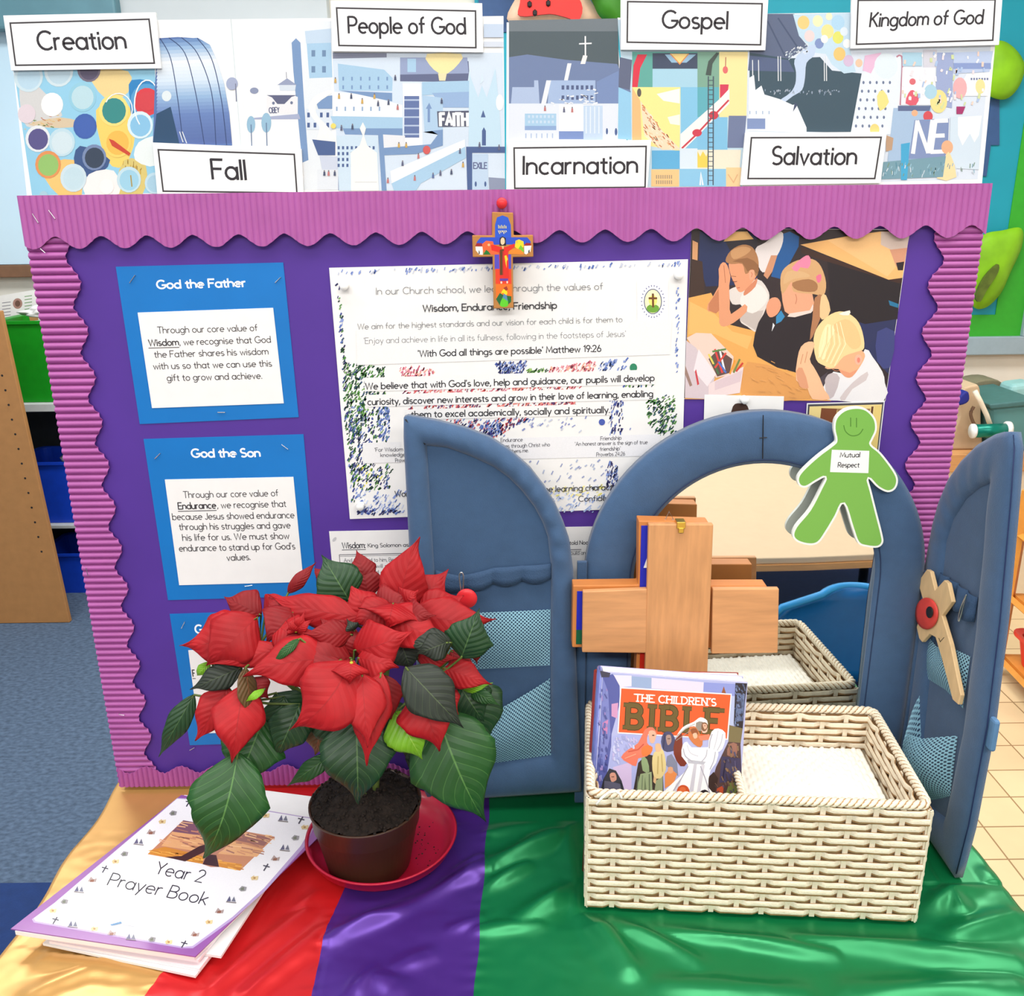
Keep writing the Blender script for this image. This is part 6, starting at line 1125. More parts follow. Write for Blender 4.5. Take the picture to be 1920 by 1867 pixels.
bm = BM(); tube(bm, [onY(*p, YKB + .008) for p in ((1247, 975), (1254.5, 959), (1263, 974))], .0009, 8, True); obj('hanger', bm, M['steel'], kc)

# ------------------------------------------------------------------ woven basket
BC, BYAW = V((.262, .8945, 0)), R_(-4.6); BL, BD, BH = .354, .190, .147; BZ = ZC + .0008
bx, by = V((math.cos(BYAW), math.sin(BYAW), 0)), V((-math.sin(BYAW), math.cos(BYAW), 0))
bp_ = lambda u, v, h: V((BC.x, BC.y, BZ)) + bx * u + by * v + V((0, 0, h))
bk = thing('wicker_basket', 'cream woven basket with twisted rim standing on the green satin', 'basket', bp_(0, 0, 0))
def weave(bm_c, p0, p1, nrm, z0_, z1_, rows_n, sp, thick=.0017):
    p0, p1, nrm = V(p0), V(p1), V(nrm); L_ = (p1 - p0).length; d = (p1 - p0) / L_; K = max(2, round(L_ / sp)); s_ = L_ / K; pit = (z1_ - z0_) / rows_n; wr = random.Random(int(L_ * 1e4))
    for r in range(rows_n):
        rows = []; n = K * 8; zc_ = z0_ + (r + .5) * pit
        for i in range(n + 1):
            s = L_ * i / n; c = math.cos(math.pi * (s / s_ + r)); dd = .0021 * max(-1, min(1, c * 4.5 + 3.55)); zz = zc_ + .0006 * noise.noise(V((s * 30, r * 3.1, L_ * 10))); q = p0 + d * s + nrm * dd
            hh = pit * .47 * (1 + .12 * noise.noise(V((s * 60, r * 7.7, 1)))); ring = []
            for k in range(12):
                a = math.pi * 2 * k / 12 + math.pi / 12; ring.append(q + nrm * (thick * math.cos(a)) + V((0, 0, zz + hh * math.sin(a))))
            rows.append(ring)
        f0 = len(bm_c.faces); vs = grid(bm_c, rows, closed=True); bm_c.faces.ensure_lookup_table()
        for fi in range(f0, len(bm_c.faces)):
            if (fi - f0) % 12 in (2, 3, 7, 8, 9, 10): bm_c.faces[fi].material_index = 1     # tan strand edges, the brown shading of the weave put into their colour
        bm_c.faces.new(vs[0][::-1]); bm_c.faces.new(vs[-1])
    for k in range(K + 1):
        q = p0 + d * (s_ * k); a = q - d * .0028 - nrm * .0007; 
        prism(bm_c, [a + V((0, 0, z0_)), a + d * .0056 + V((0, 0, z0_)), a + d * .0056 + V((0, 0, z1_)), a + V((0, 0, z1_))], nrm * .0016)
hl, hd = BL / 2, BD / 2
for nm_, a, b, nv in (('basket_side', (-hl, -hd), (hl, -hd), -by), ('basket_side', (hl, -hd), (hl, hd), bx), ('basket_side', (hl, hd), (-hl, hd), by), ('basket_side', (-hl, hd), (-hl, -hd), -bx)):
    bm = BM(); P0, P1 = bp_(*a, 0), bp_(*b, 0); zz0, zz1 = .001, BH - .004
    weave(bm, P0, P1, nv, zz0, zz1, 15, .0275)
    inn = -nv * .0075; dd_ = (P1 - P0).normalized() * .0075
    weave(bm, P0 + inn + dd_, P1 + inn - dd_, -nv, zz0, zz1, 15, .0275)
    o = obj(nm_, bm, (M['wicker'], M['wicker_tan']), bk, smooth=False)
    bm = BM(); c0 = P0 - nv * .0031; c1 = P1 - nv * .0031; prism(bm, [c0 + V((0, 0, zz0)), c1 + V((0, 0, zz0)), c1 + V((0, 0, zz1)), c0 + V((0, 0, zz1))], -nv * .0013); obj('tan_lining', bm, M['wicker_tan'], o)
bm = BM(); prism(bm, [bp_(*p, .001) for p in ((-hl + .006, -hd + .006), (hl - .006, -hd + .006), (hl - .006, hd - .006), (-hl + .006, hd - .006))], (0, 0, .005)); obj('basket_floor', bm, M['wicker'], bk)
def twist(path, m, parent, name, closed=True, r=.0042, pitch=.021, core=.0044):
    pts = [V(p) for p in path]; 
    if closed: pts = pts + [pts[0]]
    q = resample(pts, int(sum((b - a).length for a, b in zip(pts, pts[1:])) / .0022)); bmc = BM(); up = V((0, 0, 1))
    tot = sum((b - a).length for a, b in zip(q, q[1:])); turns = round(tot / pitch)
    for ph in (0, math.pi * 2 / 3, math.pi * 4 / 3):
        hp = []
        for i, p in enumerate(q[:-1] if closed else q):
            t = (q[(i + 1) % len(q)] - q[i - 1 if i else 0]); t = t.normalized() if t.length > 1e-9 else V((1, 0, 0)); s = t.cross(up).normalized(); u = s.cross(t); a = 2 * math.pi * turns * i / (len(q) - 1) + ph
            hp.append(p + (s * math.cos(a) + u * math.sin(a)) * r * .72)
        tube(bmc, hp, r * .62, 6, closed)
    o = obj(name, bmc, m, parent, smooth=True); bmc = BM(); tube(bmc, q[:-1] if closed else q, core, 8, closed); obj('rim_core', bmc, M['wicker_tan'], o, smooth=True); return o
def rrect(hx, hy, r, h):
    out = []
    for sx_, sy_, a0 in ((1, -1, 270), (1, 1, 0), (-1, 1, 90), (-1, -1, 180)):
        for k in range(5): a = R_(a0 + 22.5 * k); out.append(bp_(sx_ * (hx - r) + r * math.cos(a), sy_ * (hy - r) + r * math.sin(a), h))
    return out
twist(rrect(hl - .002, hd - .002, .01, BH), M['wicker'], bk, 'twisted_rim')
DV = .012
a, b = bp_(DV, -hd + .011, 0), bp_(DV, hd - .011, 0)
ud = (onZ(1399, 1497, BZ + BH) - V((BC.x, BC.y, 0))).dot(bx); a, b = bp_(ud, -hd + .011, 0), bp_(ud, hd - .011, 0)
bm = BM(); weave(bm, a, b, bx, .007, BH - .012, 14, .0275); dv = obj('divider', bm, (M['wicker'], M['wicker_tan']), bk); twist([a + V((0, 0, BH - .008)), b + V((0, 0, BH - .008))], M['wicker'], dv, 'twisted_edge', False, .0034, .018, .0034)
bm = BM(); tube(bm, [onZ(*p, BZ + BH + h) for p, h in (((1118, 1508), .0), ((1128, 1496), .006), ((1140, 1486), .009), ((1154, 1483), .009), ((1162, 1488), .006), ((1166, 1497), .002))], .0014, 8); obj('loose_strand', bm, M['wicker_white'], bk, smooth=True)
# white cord tray turned upside down in the right half
ZW = .806
wt = thing('cord_tray', 'white woven cord tray lying upside down in the right half of the basket', 'tray', onZ(1530, 1455, BZ))
u0, u1 = ud + .012, hl - .017; v0, v1 = -hd + .016, hd - .016
bm = BM(); rows = []; nx, ny = 150, 66
for j in range(ny + 1):
    r = []
    for i in range(nx + 1):
        u = u0 + (u1 - u0) * i / nx; v = v0 + (v1 - v0) * j / ny; e = min(i, nx - i, j, ny - j)
        w = abs(math.sin(math.pi * (i / 6.0))) * (.6 + .4 * math.sin(math.pi * (j / 3.0 + (i // 6) % 2)))
        r.append(bp_(u, v, ZW - BZ + .0022 * w + .0008 * noise.noise(V((u * 200, v * 200, 0))) - (.004 if e == 0 else 0)))
    rows.append(r)
vs = grid(bm, rows); rim_ = vs[0] + [r[-1] for r in vs[1:]] + vs[-1][-2::-1] + [r[0] for r in vs[-2:0:-1]]
low = [bm.verts.new(V((v.co.x, v.co.y, BZ + .007))) for v in rim_]
for i in range(len(rim_)): bm.faces.new((rim_[i], rim_[(i + 1) % len(rim_)], low[(i + 1) % len(rim_)], low[i]))
obj('woven_body', bm, M['wicker_white'], wt, smooth=True)

# ------------------------------------------------------------------ two children's bibles in the left half
PB0 = V((0, .858, .842)); NB = V((0, -.25, .042)).normalized(); z = zm(4.8, 1080, 1230)
CQ = [(1129, 1259), (1402, 1279), (1386, 1516), (1113, 1503)]
def bookblock(t, quad, p0, m, pages, spine_m):
    q = [onP(*p, p0, NB) for p in quad]
    for k in (2, 3): 
        d_ = (q[k] - q[3 - k]); s_ = (BZ + .0075 - q[3 - k].z) / d_.z; q[k] = q[3 - k] + d_ * s_
    I = -NB
    bm = BM(); prism(bm, q, I * .0022); obj('front_cover', bm, m, t, bevel=.0006)
    ins = [q[0].lerp(q[1], .012).lerp(q[3], .003), q[1].lerp(q[0], .014).lerp(q[2], .003), q[2].lerp(q[3], .02).lerp(q[1], .012), q[3].lerp(q[2], .02).lerp(q[0], .012)]
    bm = BM(); prism(bm, [p + I * .00225 for p in ins], I * pages); obj('page_block', bm, M['white_paper'], t)
    bm = BM(); prism(bm, [p + I * (pages + .0023) for p in q], I * .0022); obj('back_cover', bm, m, t, bevel=.0006)
    bm = BM(); rows = []
    for k in range(9):
        a = math.pi * k / 8; w = (pages + .0045) / 2; o_ = I * (w - w * math.cos(a)); o2 = (q[0] - q[1]).normalized() * (.0045 * math.sin(a))
        rows.append([q[0] + o_ + o2, q[3] + o_ + o2])
    grid(bm, rows); o = obj('spine', bm, spine_m, t, smooth=True); s = o.modifiers.new('t', 'SOLIDIFY'); s.thickness = .0012; s.offset = -1
    return q
bb = thing('childrens_bible', "picture book titled The Children's Bible standing at the front of the basket", 'book', onP(1250, 1510, PB0, NB), 'books in the basket')
M['cover'] = mat('lilac_cover', (176, 178, 220), .35, coat=.4, var=.08, vs=30); M['cover_spine'] = mat('blue_violet_spine', (104, 112, 176), .35, coat=.4, var=.25, vs=40); M['maroon'] = mat('maroon_cover', (142, 44, 40), .4, coat=.3, var=.1, vs=20)
bookblock(bb, CQ, PB0, M['cover'], .0165, M['cover_spine'])
b2 = thing('hardback_book', 'maroon-spined hardback standing right behind the picture bible', 'book', onP(1245, 1505, PB0 - NB * .0217, NB), 'books in the basket')
bookblock(b2, [(1122, 1262), (1390, 1268), (1378, 1500), (1108, 1492)], PB0 - NB * .0217, M['maroon'], .010, M['maroon'])
A = Art(PB0, NB); 
def Q(c, *p, s=0): A.poly(z(*p), c, s)
A.poly([(1130, 1261), (1401, 1281), (1386, 1510), (1114, 1499)], (176, 180, 222)); Q((84, 92, 160), (240, 190), (330, 160), (390, 240), (395, 420), (320, 700), (310, 1010), (200, 1240), (165, 1240), (220, 600)); Q((120, 128, 192), (240, 190), (290, 320), (310, 700), (250, 1000), (215, 900)); Q((206, 150, 190), (320, 430), (380, 420), (370, 560), (320, 540)); Q((200, 130, 180), (240, 600), (290, 570), (280, 700), (240, 700)); Q((60, 60, 80), (215, 130), (310, 150), (300, 190), (230, 190))
Q((226, 218, 232), (340, 170), (500, 175), (500, 270), (400, 280)); Q((150, 170, 206), (500, 180), (680, 195), (675, 290), (500, 275)); Q((222, 212, 230), (680, 195), (1150, 235), (1145, 325), (680, 290)); Q((140, 150, 212), (1150, 235), (1440, 250), (1440, 360), (1145, 330)); Q((150, 84, 50), (1310, 330), (1330, 270), (1350, 335)); Q((180, 190, 224), (1400, 360), (1440, 360), (1420, 620), (1380, 620)); Q((170, 176, 224), (400, 700), (1000, 740), (560, 1250), (250, 1250), (330, 720)); Q((206, 186, 222), (330, 1000), (500, 950), (500, 1200), (420, 1240))
Q((40, 36, 46), (1435, 240), (1540, 245), (1520, 420), (1500, 660), (1440, 670), (1420, 600)); Q((96, 112, 150), (1450, 330), (1520, 340), (1505, 580), (1430, 590)); Q((60, 66, 90), (1450, 410), (1490, 400), (1490, 470), (1455, 470)); Q((120, 108, 74), (1380, 620), (1500, 650), (1480, 800), (1370, 790)); Q((84, 62, 60), (1370, 770), (1480, 780), (1500, 1290), (1180, 1280), (1260, 1000)); Q((66, 60, 90), (1310, 900), (1480, 920), (1490, 1110), (1290, 1140)); Q((150, 104, 90), (1380, 790), (1450, 790), (1440, 900), (1360, 890), s=2); Q((120, 130, 70), (1380, 1140), (1500, 1130), (1490, 1290), (1330, 1290)); Q((190, 80, 50), (1270, 1190), (1330, 1160), (1320, 1280), (1250, 1280)); Q((60, 44, 40), (1180, 1100), (1240, 1040), (1280, 1100), (1240, 1280), (1180, 1270))
Q((240, 236, 236), (398, 278), (1402, 338), (1368, 752), (374, 694)); Q((222, 92, 44), (408, 290), (1392, 348), (1358, 742), (384, 684))
for st, a, b, h, w, c in (("THE CHILDREN'S", (532, 405), (1258, 447), 62, .19, (250, 246, 240)),): (p, q) = z(a, b); A.text(st, p, q, h / 4.8, w, c, up=(.6, -13), slab=True, track=.24)
(p, q) = z((462, 640), (1285, 690)); A.text('BIBLE', p, q, 42, .27, (72, 54, 22), up=(2, -42), slab=True, track=.42); A.k += 1; A.text('BIBLE', p, q, 42, .2, (104, 86, 44), up=(2, -42), slab=True, track=.42)
# crowd on the cover: plain robed figures
Q((56, 58, 66), (215, 1225), (250, 1100), (300, 1010), (360, 1030), (410, 1120), (445, 1240)); Q((206, 150, 130), (305, 1060), (350, 1050), (365, 1110), (320, 1130), s=3); Q((90, 90, 110), (250, 1120), (320, 1130), (400, 1150), (430, 1235), (250, 1225))
Q((60, 52, 46), (560, 960), (640, 880), (720, 900), (780, 1000), (790, 1260), (510, 1245)); Q((142, 162, 120), (590, 900), (640, 930), (660, 1040), (600, 1030), s=2); Q((150, 166, 126), (580, 1060), (680, 1040), (690, 1260), (530, 1248)); Q((150, 160, 124), (720, 1120), (780, 1080), (780, 1262), (700, 1260)); Q((110, 124, 92), (620, 1080), (640, 1250), (610, 1250)); Q((236, 120, 96), (405, 910), (470, 840), (560, 780), (620, 660), (690, 640), (730, 700), (700, 720), (650, 700), (640, 780), (680, 830), (640, 900), (560, 920), (540, 990), (470, 960), s=2); Q((226, 176, 150), (655, 680), (700, 670), (722, 710), (700, 780), (665, 770), s=3); Q((232, 120, 60), (590, 830), (640, 800), (690, 820), (670, 880), (600, 900), s=2); Q((220, 200, 140), (700, 870), (770, 830), (800, 900), (810, 1020), (760, 1100), (700, 1080), (685, 960), s=2); Q((222, 180, 140), (715, 790), (760, 790), (765, 850), (720, 860), s=2); Q((214, 176, 130), (700, 1080), (725, 1100), (715, 1150), (695, 1130))
Q((72, 74, 110), (765, 770), (790, 690), (850, 680), (890, 740), (900, 830), (850, 860), (790, 850), s=2); Q((170, 140, 130), (810, 720), (850, 710), (858, 770), (825, 800), s=3); Q((130, 134, 156), (820, 900), (860, 880), (910, 960), (920, 1080), (860, 1030), (810, 980)); Q((226, 140, 80), (800, 1060), (850, 1010), (910, 1060), (880, 1140), (800, 1190)); Q((220, 160, 120), (830, 1000), (870, 1000), (870, 1050), (830, 1050), s=2); Q((120, 50, 36), (890, 760), (950, 680), (960, 820), (1000, 960), (940, 990), (880, 880), s=2)
Q((244, 242, 240), (890, 740), (960, 640), (1060, 590), (1120, 550), (1180, 580), (1180, 650), (1140, 670), (1060, 630), (980, 660), (910, 710), s=3); Q((150, 140, 130), (1080, 600), (1140, 590), (1150, 660), (1090, 670), s=2); Q((206, 120, 70), (1020, 650), (1080, 640), (1140, 760), (1120, 820), (1060, 790), (1010, 720), s=2); Q((226, 190, 170), (1130, 640), (1180, 620), (1180, 680), (1140, 690), s=2); Q((220, 130, 100), (1100, 720), (1200, 700), (1210, 750), (1120, 760)); Q((236, 236, 240), (1220, 680), (1280, 650), (1345, 690), (1335, 790), (1290, 860), (1190, 820), s=2); Q((250, 250, 250), (960, 800), (1000, 770), (1040, 820), (1170, 820), (1280, 830), (1260, 960), (1210, 1030), (1190, 1180), (1250, 1290), (800, 1268), (850, 1160), (960, 1060), (1010, 980), (950, 900), s=2)
Q((206, 204, 214), (1060, 970), (1090, 960), (1050, 1270), (1010, 1270)); Q((216, 214, 222), (1130, 960), (1160, 980), (1110, 1270), (1080, 1270)); Q((190, 190, 200), (1000, 930), (1170, 950), (1150, 975), (1010, 965)); Q((212, 210, 218), (900, 1150), (960, 1080), (890, 1270), (850, 1270)); A.ell(*z((964, 1218))[0], 12, 12.5, (206, 84, 40)); A.ell(*z((960, 1200))[0], 6, 5, (222, 110, 60)); Q((44, 36, 40), (1110, 1225), (1160, 1200), (1200, 1230), (1190, 1275), (1130, 1265), s=2)
for p, w, c in (((( 1225, 700), (1205, 770), (1200, 830)), 2.2, (176, 174, 188)), (((1280, 670), (1262, 760), (1240, 840)), 1.6, (200, 200, 210)), (((1320, 700), (1305, 780), (1270, 850)), 1.8, (190, 190, 202)), (((965, 830), (985, 900), (1050, 950)), 2.4, (180, 178, 190)), (((1000, 800), (1030, 870), (1100, 900)), 1.8, (206, 204, 214)), (((1180, 840), (1170, 900), (1130, 950)), 2, (186, 184, 196)), (((1255, 860), (1240, 940), (1205, 1020)), 2, (180, 180, 194)), (((1010, 990), (930, 1130), (840, 1265)), 1.8, (170, 168, 182)), (((1120, 990), (1170, 1120), (1215, 1275)), 2, (176, 174, 188)), (((900, 735), (980, 655), (1070, 610)), 2, (190, 186, 184)), (((900, 760), (1000, 690), (1060, 650)), 1.2, (150, 140, 136))): A.line(cat(z(*p), 4, False), w, c)
Q((132, 92, 66), (1135, 600), (1175, 600), (1186, 640), (1160, 676), (1130, 660), s=2); Q((226, 176, 148), (1140, 612), (1172, 612), (1178, 640), (1156, 658), s=2); Q((150, 84, 50), (1030, 660), (1080, 650), (1100, 700), (1060, 720), s=2); Q((232, 186, 156), (1050, 700), (1084, 690), (1092, 730), (1064, 742), s=2)
for x, y, r in ((690, 712, 1.2), (700, 712, 1.2), (830, 742, 1), (842, 742, 1), (325, 1085, 1), (338, 1085, 1), (1160, 626, 1)): A.ell(*z((x, y))[0], r, r, (60, 36, 34), n=8)
for p, c in ((((560, 1080), (545, 1240)), (96, 108, 84)), (((600, 1070), (590, 1250)), (120, 134, 104)), (((660, 1060), (662, 1255)), (96, 108, 84)), (((740, 900), (735, 1060)), (190, 166, 104)), (((770, 880), (780, 1040)), (190, 166, 104)), (((470, 860), (560, 840), (610, 790)), (196, 84, 66)), (((440, 920), (540, 880)), (250, 160, 130)), (((800, 700), (785, 840)), (50, 52, 84)), (((1350, 930), (1320, 1110)), (40, 36, 60)), (((1430, 940), (1440, 1100)), (90, 84, 116)), (((250, 1110), (245, 1220)), (40, 42, 50)), (((400, 1130), (420, 1235)), (40, 42, 50))): A.line(z(*p), 1.8, c)
A.dabs(z((330, 720), (560, 740), (480, 900), (330, 1000)), 40, [(196, 200, 232), (160, 166, 214), (190, 180, 222)], 9, 3, 70); A.dabs(z((215, 300), (300, 300), (280, 1000), (190, 1200)), 50, [(96, 104, 170), (130, 140, 200), (76, 82, 146), (150, 130, 190)], 9, 3, 80); A.dabs(z((1390, 780), (1480, 800), (1490, 1280), (1220, 1270)), 60, [(70, 56, 60), (110, 84, 70), (84, 80, 106), (140, 110, 80)], 8, 2.6, 70); A.dabs(z((1440, 250), (1530, 260), (1490, 640), (1430, 620)), 40, [(110, 126, 164), (50, 50, 66), (80, 92, 124)], 7, 2.6, 75)
A.build('cover_picture', M['gloss_print'], bb)
# ------------------------------------------------------------------ saucer and poinsettia
PCX, PCY = onZ(693, 1612, ZC + .008).xy
sa = thing('saucer', 'crimson plastic plant saucer under the poinsettia pot on the purple satin', 'saucer', (SAU.x, SAU.y, ZC + .001))
bm = BM(); rs = .0895
lathe(bm, [(0, 0), (rs - .016, 0), (rs - .004, .012), (rs, .024), (rs + .002, .0245), (rs - .001, .0255), (rs - .006, .014), (rs - .018, .004), (0, .003)], (SAU.x, SAU.y, ZC + .0012), 72); obj('saucer_dish', bm, M['saucer'], sa, smooth=True)
bm = BM(); cr = random.Random(3)
for i in range(70):
    a, r = cr.uniform(-1.3, .9), cr.uniform(.02, .07); p = V((SAU.x + r * math.cos(a) + .012, SAU.y + r * math.sin(a), ZC + .0046)); s = cr.uniform(.0004, .0014)
    if (p.xy - V((PCX, PCY))).length < .055: continue
    bmesh.ops.create_icosphere(bm, subdivisions=1, radius=s, matrix=Matrix.Translation(p))
o = obj('soil_crumbs', bm, M['soil'], sa); o['kind'] = 'stuff'
PZ = ZC + .0046
pt = thing('poinsettia', 'potted poinsettia with red bracts and dark green leaves in a brown pot', 'potted plant', (PCX, PCY, PZ))
Ztop = onY(690, 1500, PCY).z - PZ
RB_, RT_ = .0485, .064
bm = BM(); lathe(bm, [(0, 0), (RB_ - .003, 0), (RB_, .003), (RT_ - .004, Ztop - .026), (RT_ - .0025, Ztop - .025), (RT_ - .001, Ztop - .004), (RT_ + .001, Ztop - .002), (RT_ + .001, Ztop), (RT_ - .001, Ztop), (RT_ - .004, Ztop - .012), (0, Ztop - .02)], (PCX, PCY, PZ), 64); obj('pot', bm, M['pot'], pt, smooth=True)
bm = BM(); rows = []
for k in range(15):
    r = (RT_ - .002) * k / 14
    rows.append([V((PCX + r * math.cos(2 * math.pi * i / 60), PCY + r * math.sin(2 * math.pi * i / 60), PZ + Ztop - .001 + .02 * (1 - (k / 14) ** 2) + .006 * noise.noise(V((r * math.cos(2 * math.pi * i / 60) * 90, r * math.sin(2 * math.pi * i / 60) * 90, 2))) + .003 * noise.noise(V((r * math.cos(2 * math.pi * i / 60) * 260, r * math.sin(2 * math.pi * i / 60) * 260, 9))))) for i in range(60)])
grid(bm, rows[1:], closed=True); bm.verts.ensure_lookup_table(); bmesh.ops.contextual_create(bm, geom=bm.verts[:60])
sr_ = random.Random(9)
for i in range(420):
    a, r = sr_.uniform(0, 6.283), RT_ * math.sqrt(sr_.uniform(.05, 1.0)); s = sr_.uniform(.0007, .0024)
    bmesh.ops.create_icosphere(bm, subdivisions=1, radius=s, matrix=Matrix.Translation((PCX + r * math.cos(a), PCY + r * math.sin(a), PZ + Ztop + .0005 + .02 * (1 - (r / RT_) ** 2))))
obj('soil', bm, M['soil'], pt, smooth=True)
ZL = lambda x, y, Y: onY(300 + x / 2.745, 1000 + y / 2.745, Y)
PROF = [(0, .08), (.06, .44), (.14, .74), (.24, .95), (.33, 1.0), (.44, .96), (.55, .83), (.64, .64), (.72, .44), (.79, .27), (.86, .14), (.93, .06), (1, .01)]
def prof(u):
    for (a, p), (b, q) in zip(PROF, PROF[1:]):
        if u <= b: return p + (q - p) * (u - a) / (b - a)
    return .01
NODES = [ZL(1190, 480, .90), ZL(480, 560, .87), ZL(980, 690, .84), ZL(1400, 680, .86), ZL(380, 800, .85)]
def leaf(kind, m, base, tip, w, Yb, Yt, arch=.012, roll=0, cup=.18, seed=0, bend=0, wave=.05, lobe=0):
    b, t = ZL(*base, Yb), ZL(*tip, Yt); lr = random.Random(seed); mid = (b + t) / 2
    view = (CAMP - mid).normalized(); ax = (t - b).normalized(); sd = ax.cross(view).normalized(); nn = sd.cross(ax).normalized()
    if nn.dot(view) < 0: nn = -nn
    c1 = b.lerp(t, .35) + nn * arch + sd * bend; c2 = b.lerp(t, .7) + nn * arch * .9 + sd * bend
    hw = w / 2.745 * (mid - CAMP).dot(_F0) / F / 2
    NU, NV = 22, 12; rows = []; ca, sa_ = math.cos(R_(roll)), math.sin(R_(roll)); ph = lr.uniform(0, 6)
    for i in range(NU + 1):
        u = i / NU; k = 1 - u; p = b * k ** 3 + c1 * (3 * k * k * u) + c2 * (3 * k * u * u) + t * u ** 3
        tg = ((c1 - b) * k * k + (c2 - c1) * 2 * k * u + (t - c2) * u * u).normalized()
        s = (sd - tg * sd.dot(tg)).normalized(); n = s.cross(tg).normalized()
        if n.dot(nn) < 0: n = -n
        s, n = s * ca + n * sa_, n * ca - s * sa_
        wl = hw * prof(u); r = []
        for j in range(NV + 1):
            v = 2 * j / NV - 1; sgn = 1 if v > 0 else -1
            tooth = 1 + .05 * math.sin(u * 17 + ph + sgn) * (abs(v) > .9) + (lobe * max(0, 1 - abs(u - (.42 if sgn > 0 else .36)) / .07) * (abs(v) > .85))
            lift = -cup * hw * prof(u) * v * v * .9 + wave * hw * math.sin(u * 9 + ph + v * 1.5) * abs(v) + .02 * hw * noise.noise(V((u * 8, v * 5, seed)))
            r.append(p + s * (wl * v * tooth) + n * lift)
        rows.append(r)
    bm = BM(); uvl = bm.loops.layers.uv.new('UVMap'); grid(bm, rows, uvl, lambda a, c: (a / NU, c / NV))
    o = obj(kind, bm, M[m], pt, smooth=True); sl = o.modifiers.new('thick', 'SOLIDIFY'); sl.thickness = .0006
    STEMS.append((min(NODES, key=lambda q: (q - b).length), b, rows[1][NV // 2], m)); return o
STEMS = []
sd_ = 0
def BR(*a, **k):
    global sd_; sd_ += 1; m = k.pop('m', 'bract'); k.setdefault('cup', .26); k.setdefault('wave', .085); leaf('bract', m, *a, seed=sd_, **k)
def GR(*a, **k):
    global sd_; sd_ += 1; m = k.pop('m', 'leaf'); leaf('leaf', m, *a, seed=sd_, **k)
# back and upper bracts
BR((1230, 420), (1337, 18), 250, .905, .925, bend=-.006, cup=.25)
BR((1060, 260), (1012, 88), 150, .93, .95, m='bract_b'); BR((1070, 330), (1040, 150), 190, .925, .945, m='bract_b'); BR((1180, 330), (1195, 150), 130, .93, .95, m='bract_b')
BR((1280, 430), (1480, 185), 260, .91, .935, cup=.2); BR((1330, 430), (1560, 320), 220, .90, .92); BR((1300, 400), (1728, 440), 230, .895, .90, arch=.02, bend=.008)
BR((660, 305), (802, 148), 70, .93, .95, m='bract_b'); BR((860, 250), (795, 178), 50, .94, .95, m='bract_b')
BR((1110, 470), (972, 258), 190, .885, .90, cup=.3); BR((1040, 430), (555, 312), 175, .88, .90, arch=.018, bend=-.006)
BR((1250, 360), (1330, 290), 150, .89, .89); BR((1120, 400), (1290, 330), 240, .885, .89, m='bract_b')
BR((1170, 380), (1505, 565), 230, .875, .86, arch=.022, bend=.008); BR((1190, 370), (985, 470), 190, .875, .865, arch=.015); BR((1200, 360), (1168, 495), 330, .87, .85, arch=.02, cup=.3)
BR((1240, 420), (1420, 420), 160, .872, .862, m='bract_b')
# left flower head
BR((520, 420), (335, 325), 200, .895, .905, m='bract_b'); BR((480, 470), (108, 575), 290, .88, .86, arch=.022, bend=-.008)
BR((500, 430), (240, 678), 300, .865, .845, arch=.026); BR((650, 590), (250, 672), 130, .855, .84, arch=.012)
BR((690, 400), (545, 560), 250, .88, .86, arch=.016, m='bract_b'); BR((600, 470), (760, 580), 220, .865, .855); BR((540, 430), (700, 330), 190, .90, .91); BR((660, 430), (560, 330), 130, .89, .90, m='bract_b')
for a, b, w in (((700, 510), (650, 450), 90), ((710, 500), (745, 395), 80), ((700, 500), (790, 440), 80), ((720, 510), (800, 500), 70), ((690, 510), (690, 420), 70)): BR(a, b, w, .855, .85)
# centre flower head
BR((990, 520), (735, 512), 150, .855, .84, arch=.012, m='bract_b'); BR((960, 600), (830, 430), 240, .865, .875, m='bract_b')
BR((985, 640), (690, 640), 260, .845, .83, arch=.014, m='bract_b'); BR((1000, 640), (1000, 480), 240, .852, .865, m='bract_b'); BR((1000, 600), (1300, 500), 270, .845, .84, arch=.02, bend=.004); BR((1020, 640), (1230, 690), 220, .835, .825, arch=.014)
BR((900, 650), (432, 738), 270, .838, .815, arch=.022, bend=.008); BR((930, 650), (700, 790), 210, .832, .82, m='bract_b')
BR((1040, 720), (1066, 1100), 230, .81, .775, arch=.014, cup=.28); BR((1140, 720), (1066, 1195), 200, .815, .78, arch=.012, bend=.006); BR((1150, 730), (1190, 960), 170, .835, .825, m='bract_b')
BR((985, 650), (676, 1006), 380, .815, .785, arch=.03, cup=.2, bend=-.012); BR((985, 660), (975, 768), 200, .805, .795, arch=.01, cup=.4)
# lower left flower head
BR((350, 790), (182, 1068), 185, .845, .825, arch=.012); BR((430, 780), (366, 1180), 270, .825, .79, arch=.02); BR((470, 740), (560, 850), 130, .845, .84, m='bract_b')
# right flower head
BR((1330, 800), (1440, 1122), 310, .835, .805, arch=.02); BR((1320, 640), (1530, 640), 120, .87, .865, arch=.01); BR((1460, 690), (1705, 778), 150, .865, .86, arch=.012); BR((1600, 500), (1632, 670), 110, .885, .88, m='bract_b'); BR((1500, 600), (1610, 790), 120, .875, .87, m='bract_b'); BR((1450, 800), (1535, 930), 130, .862, .85)
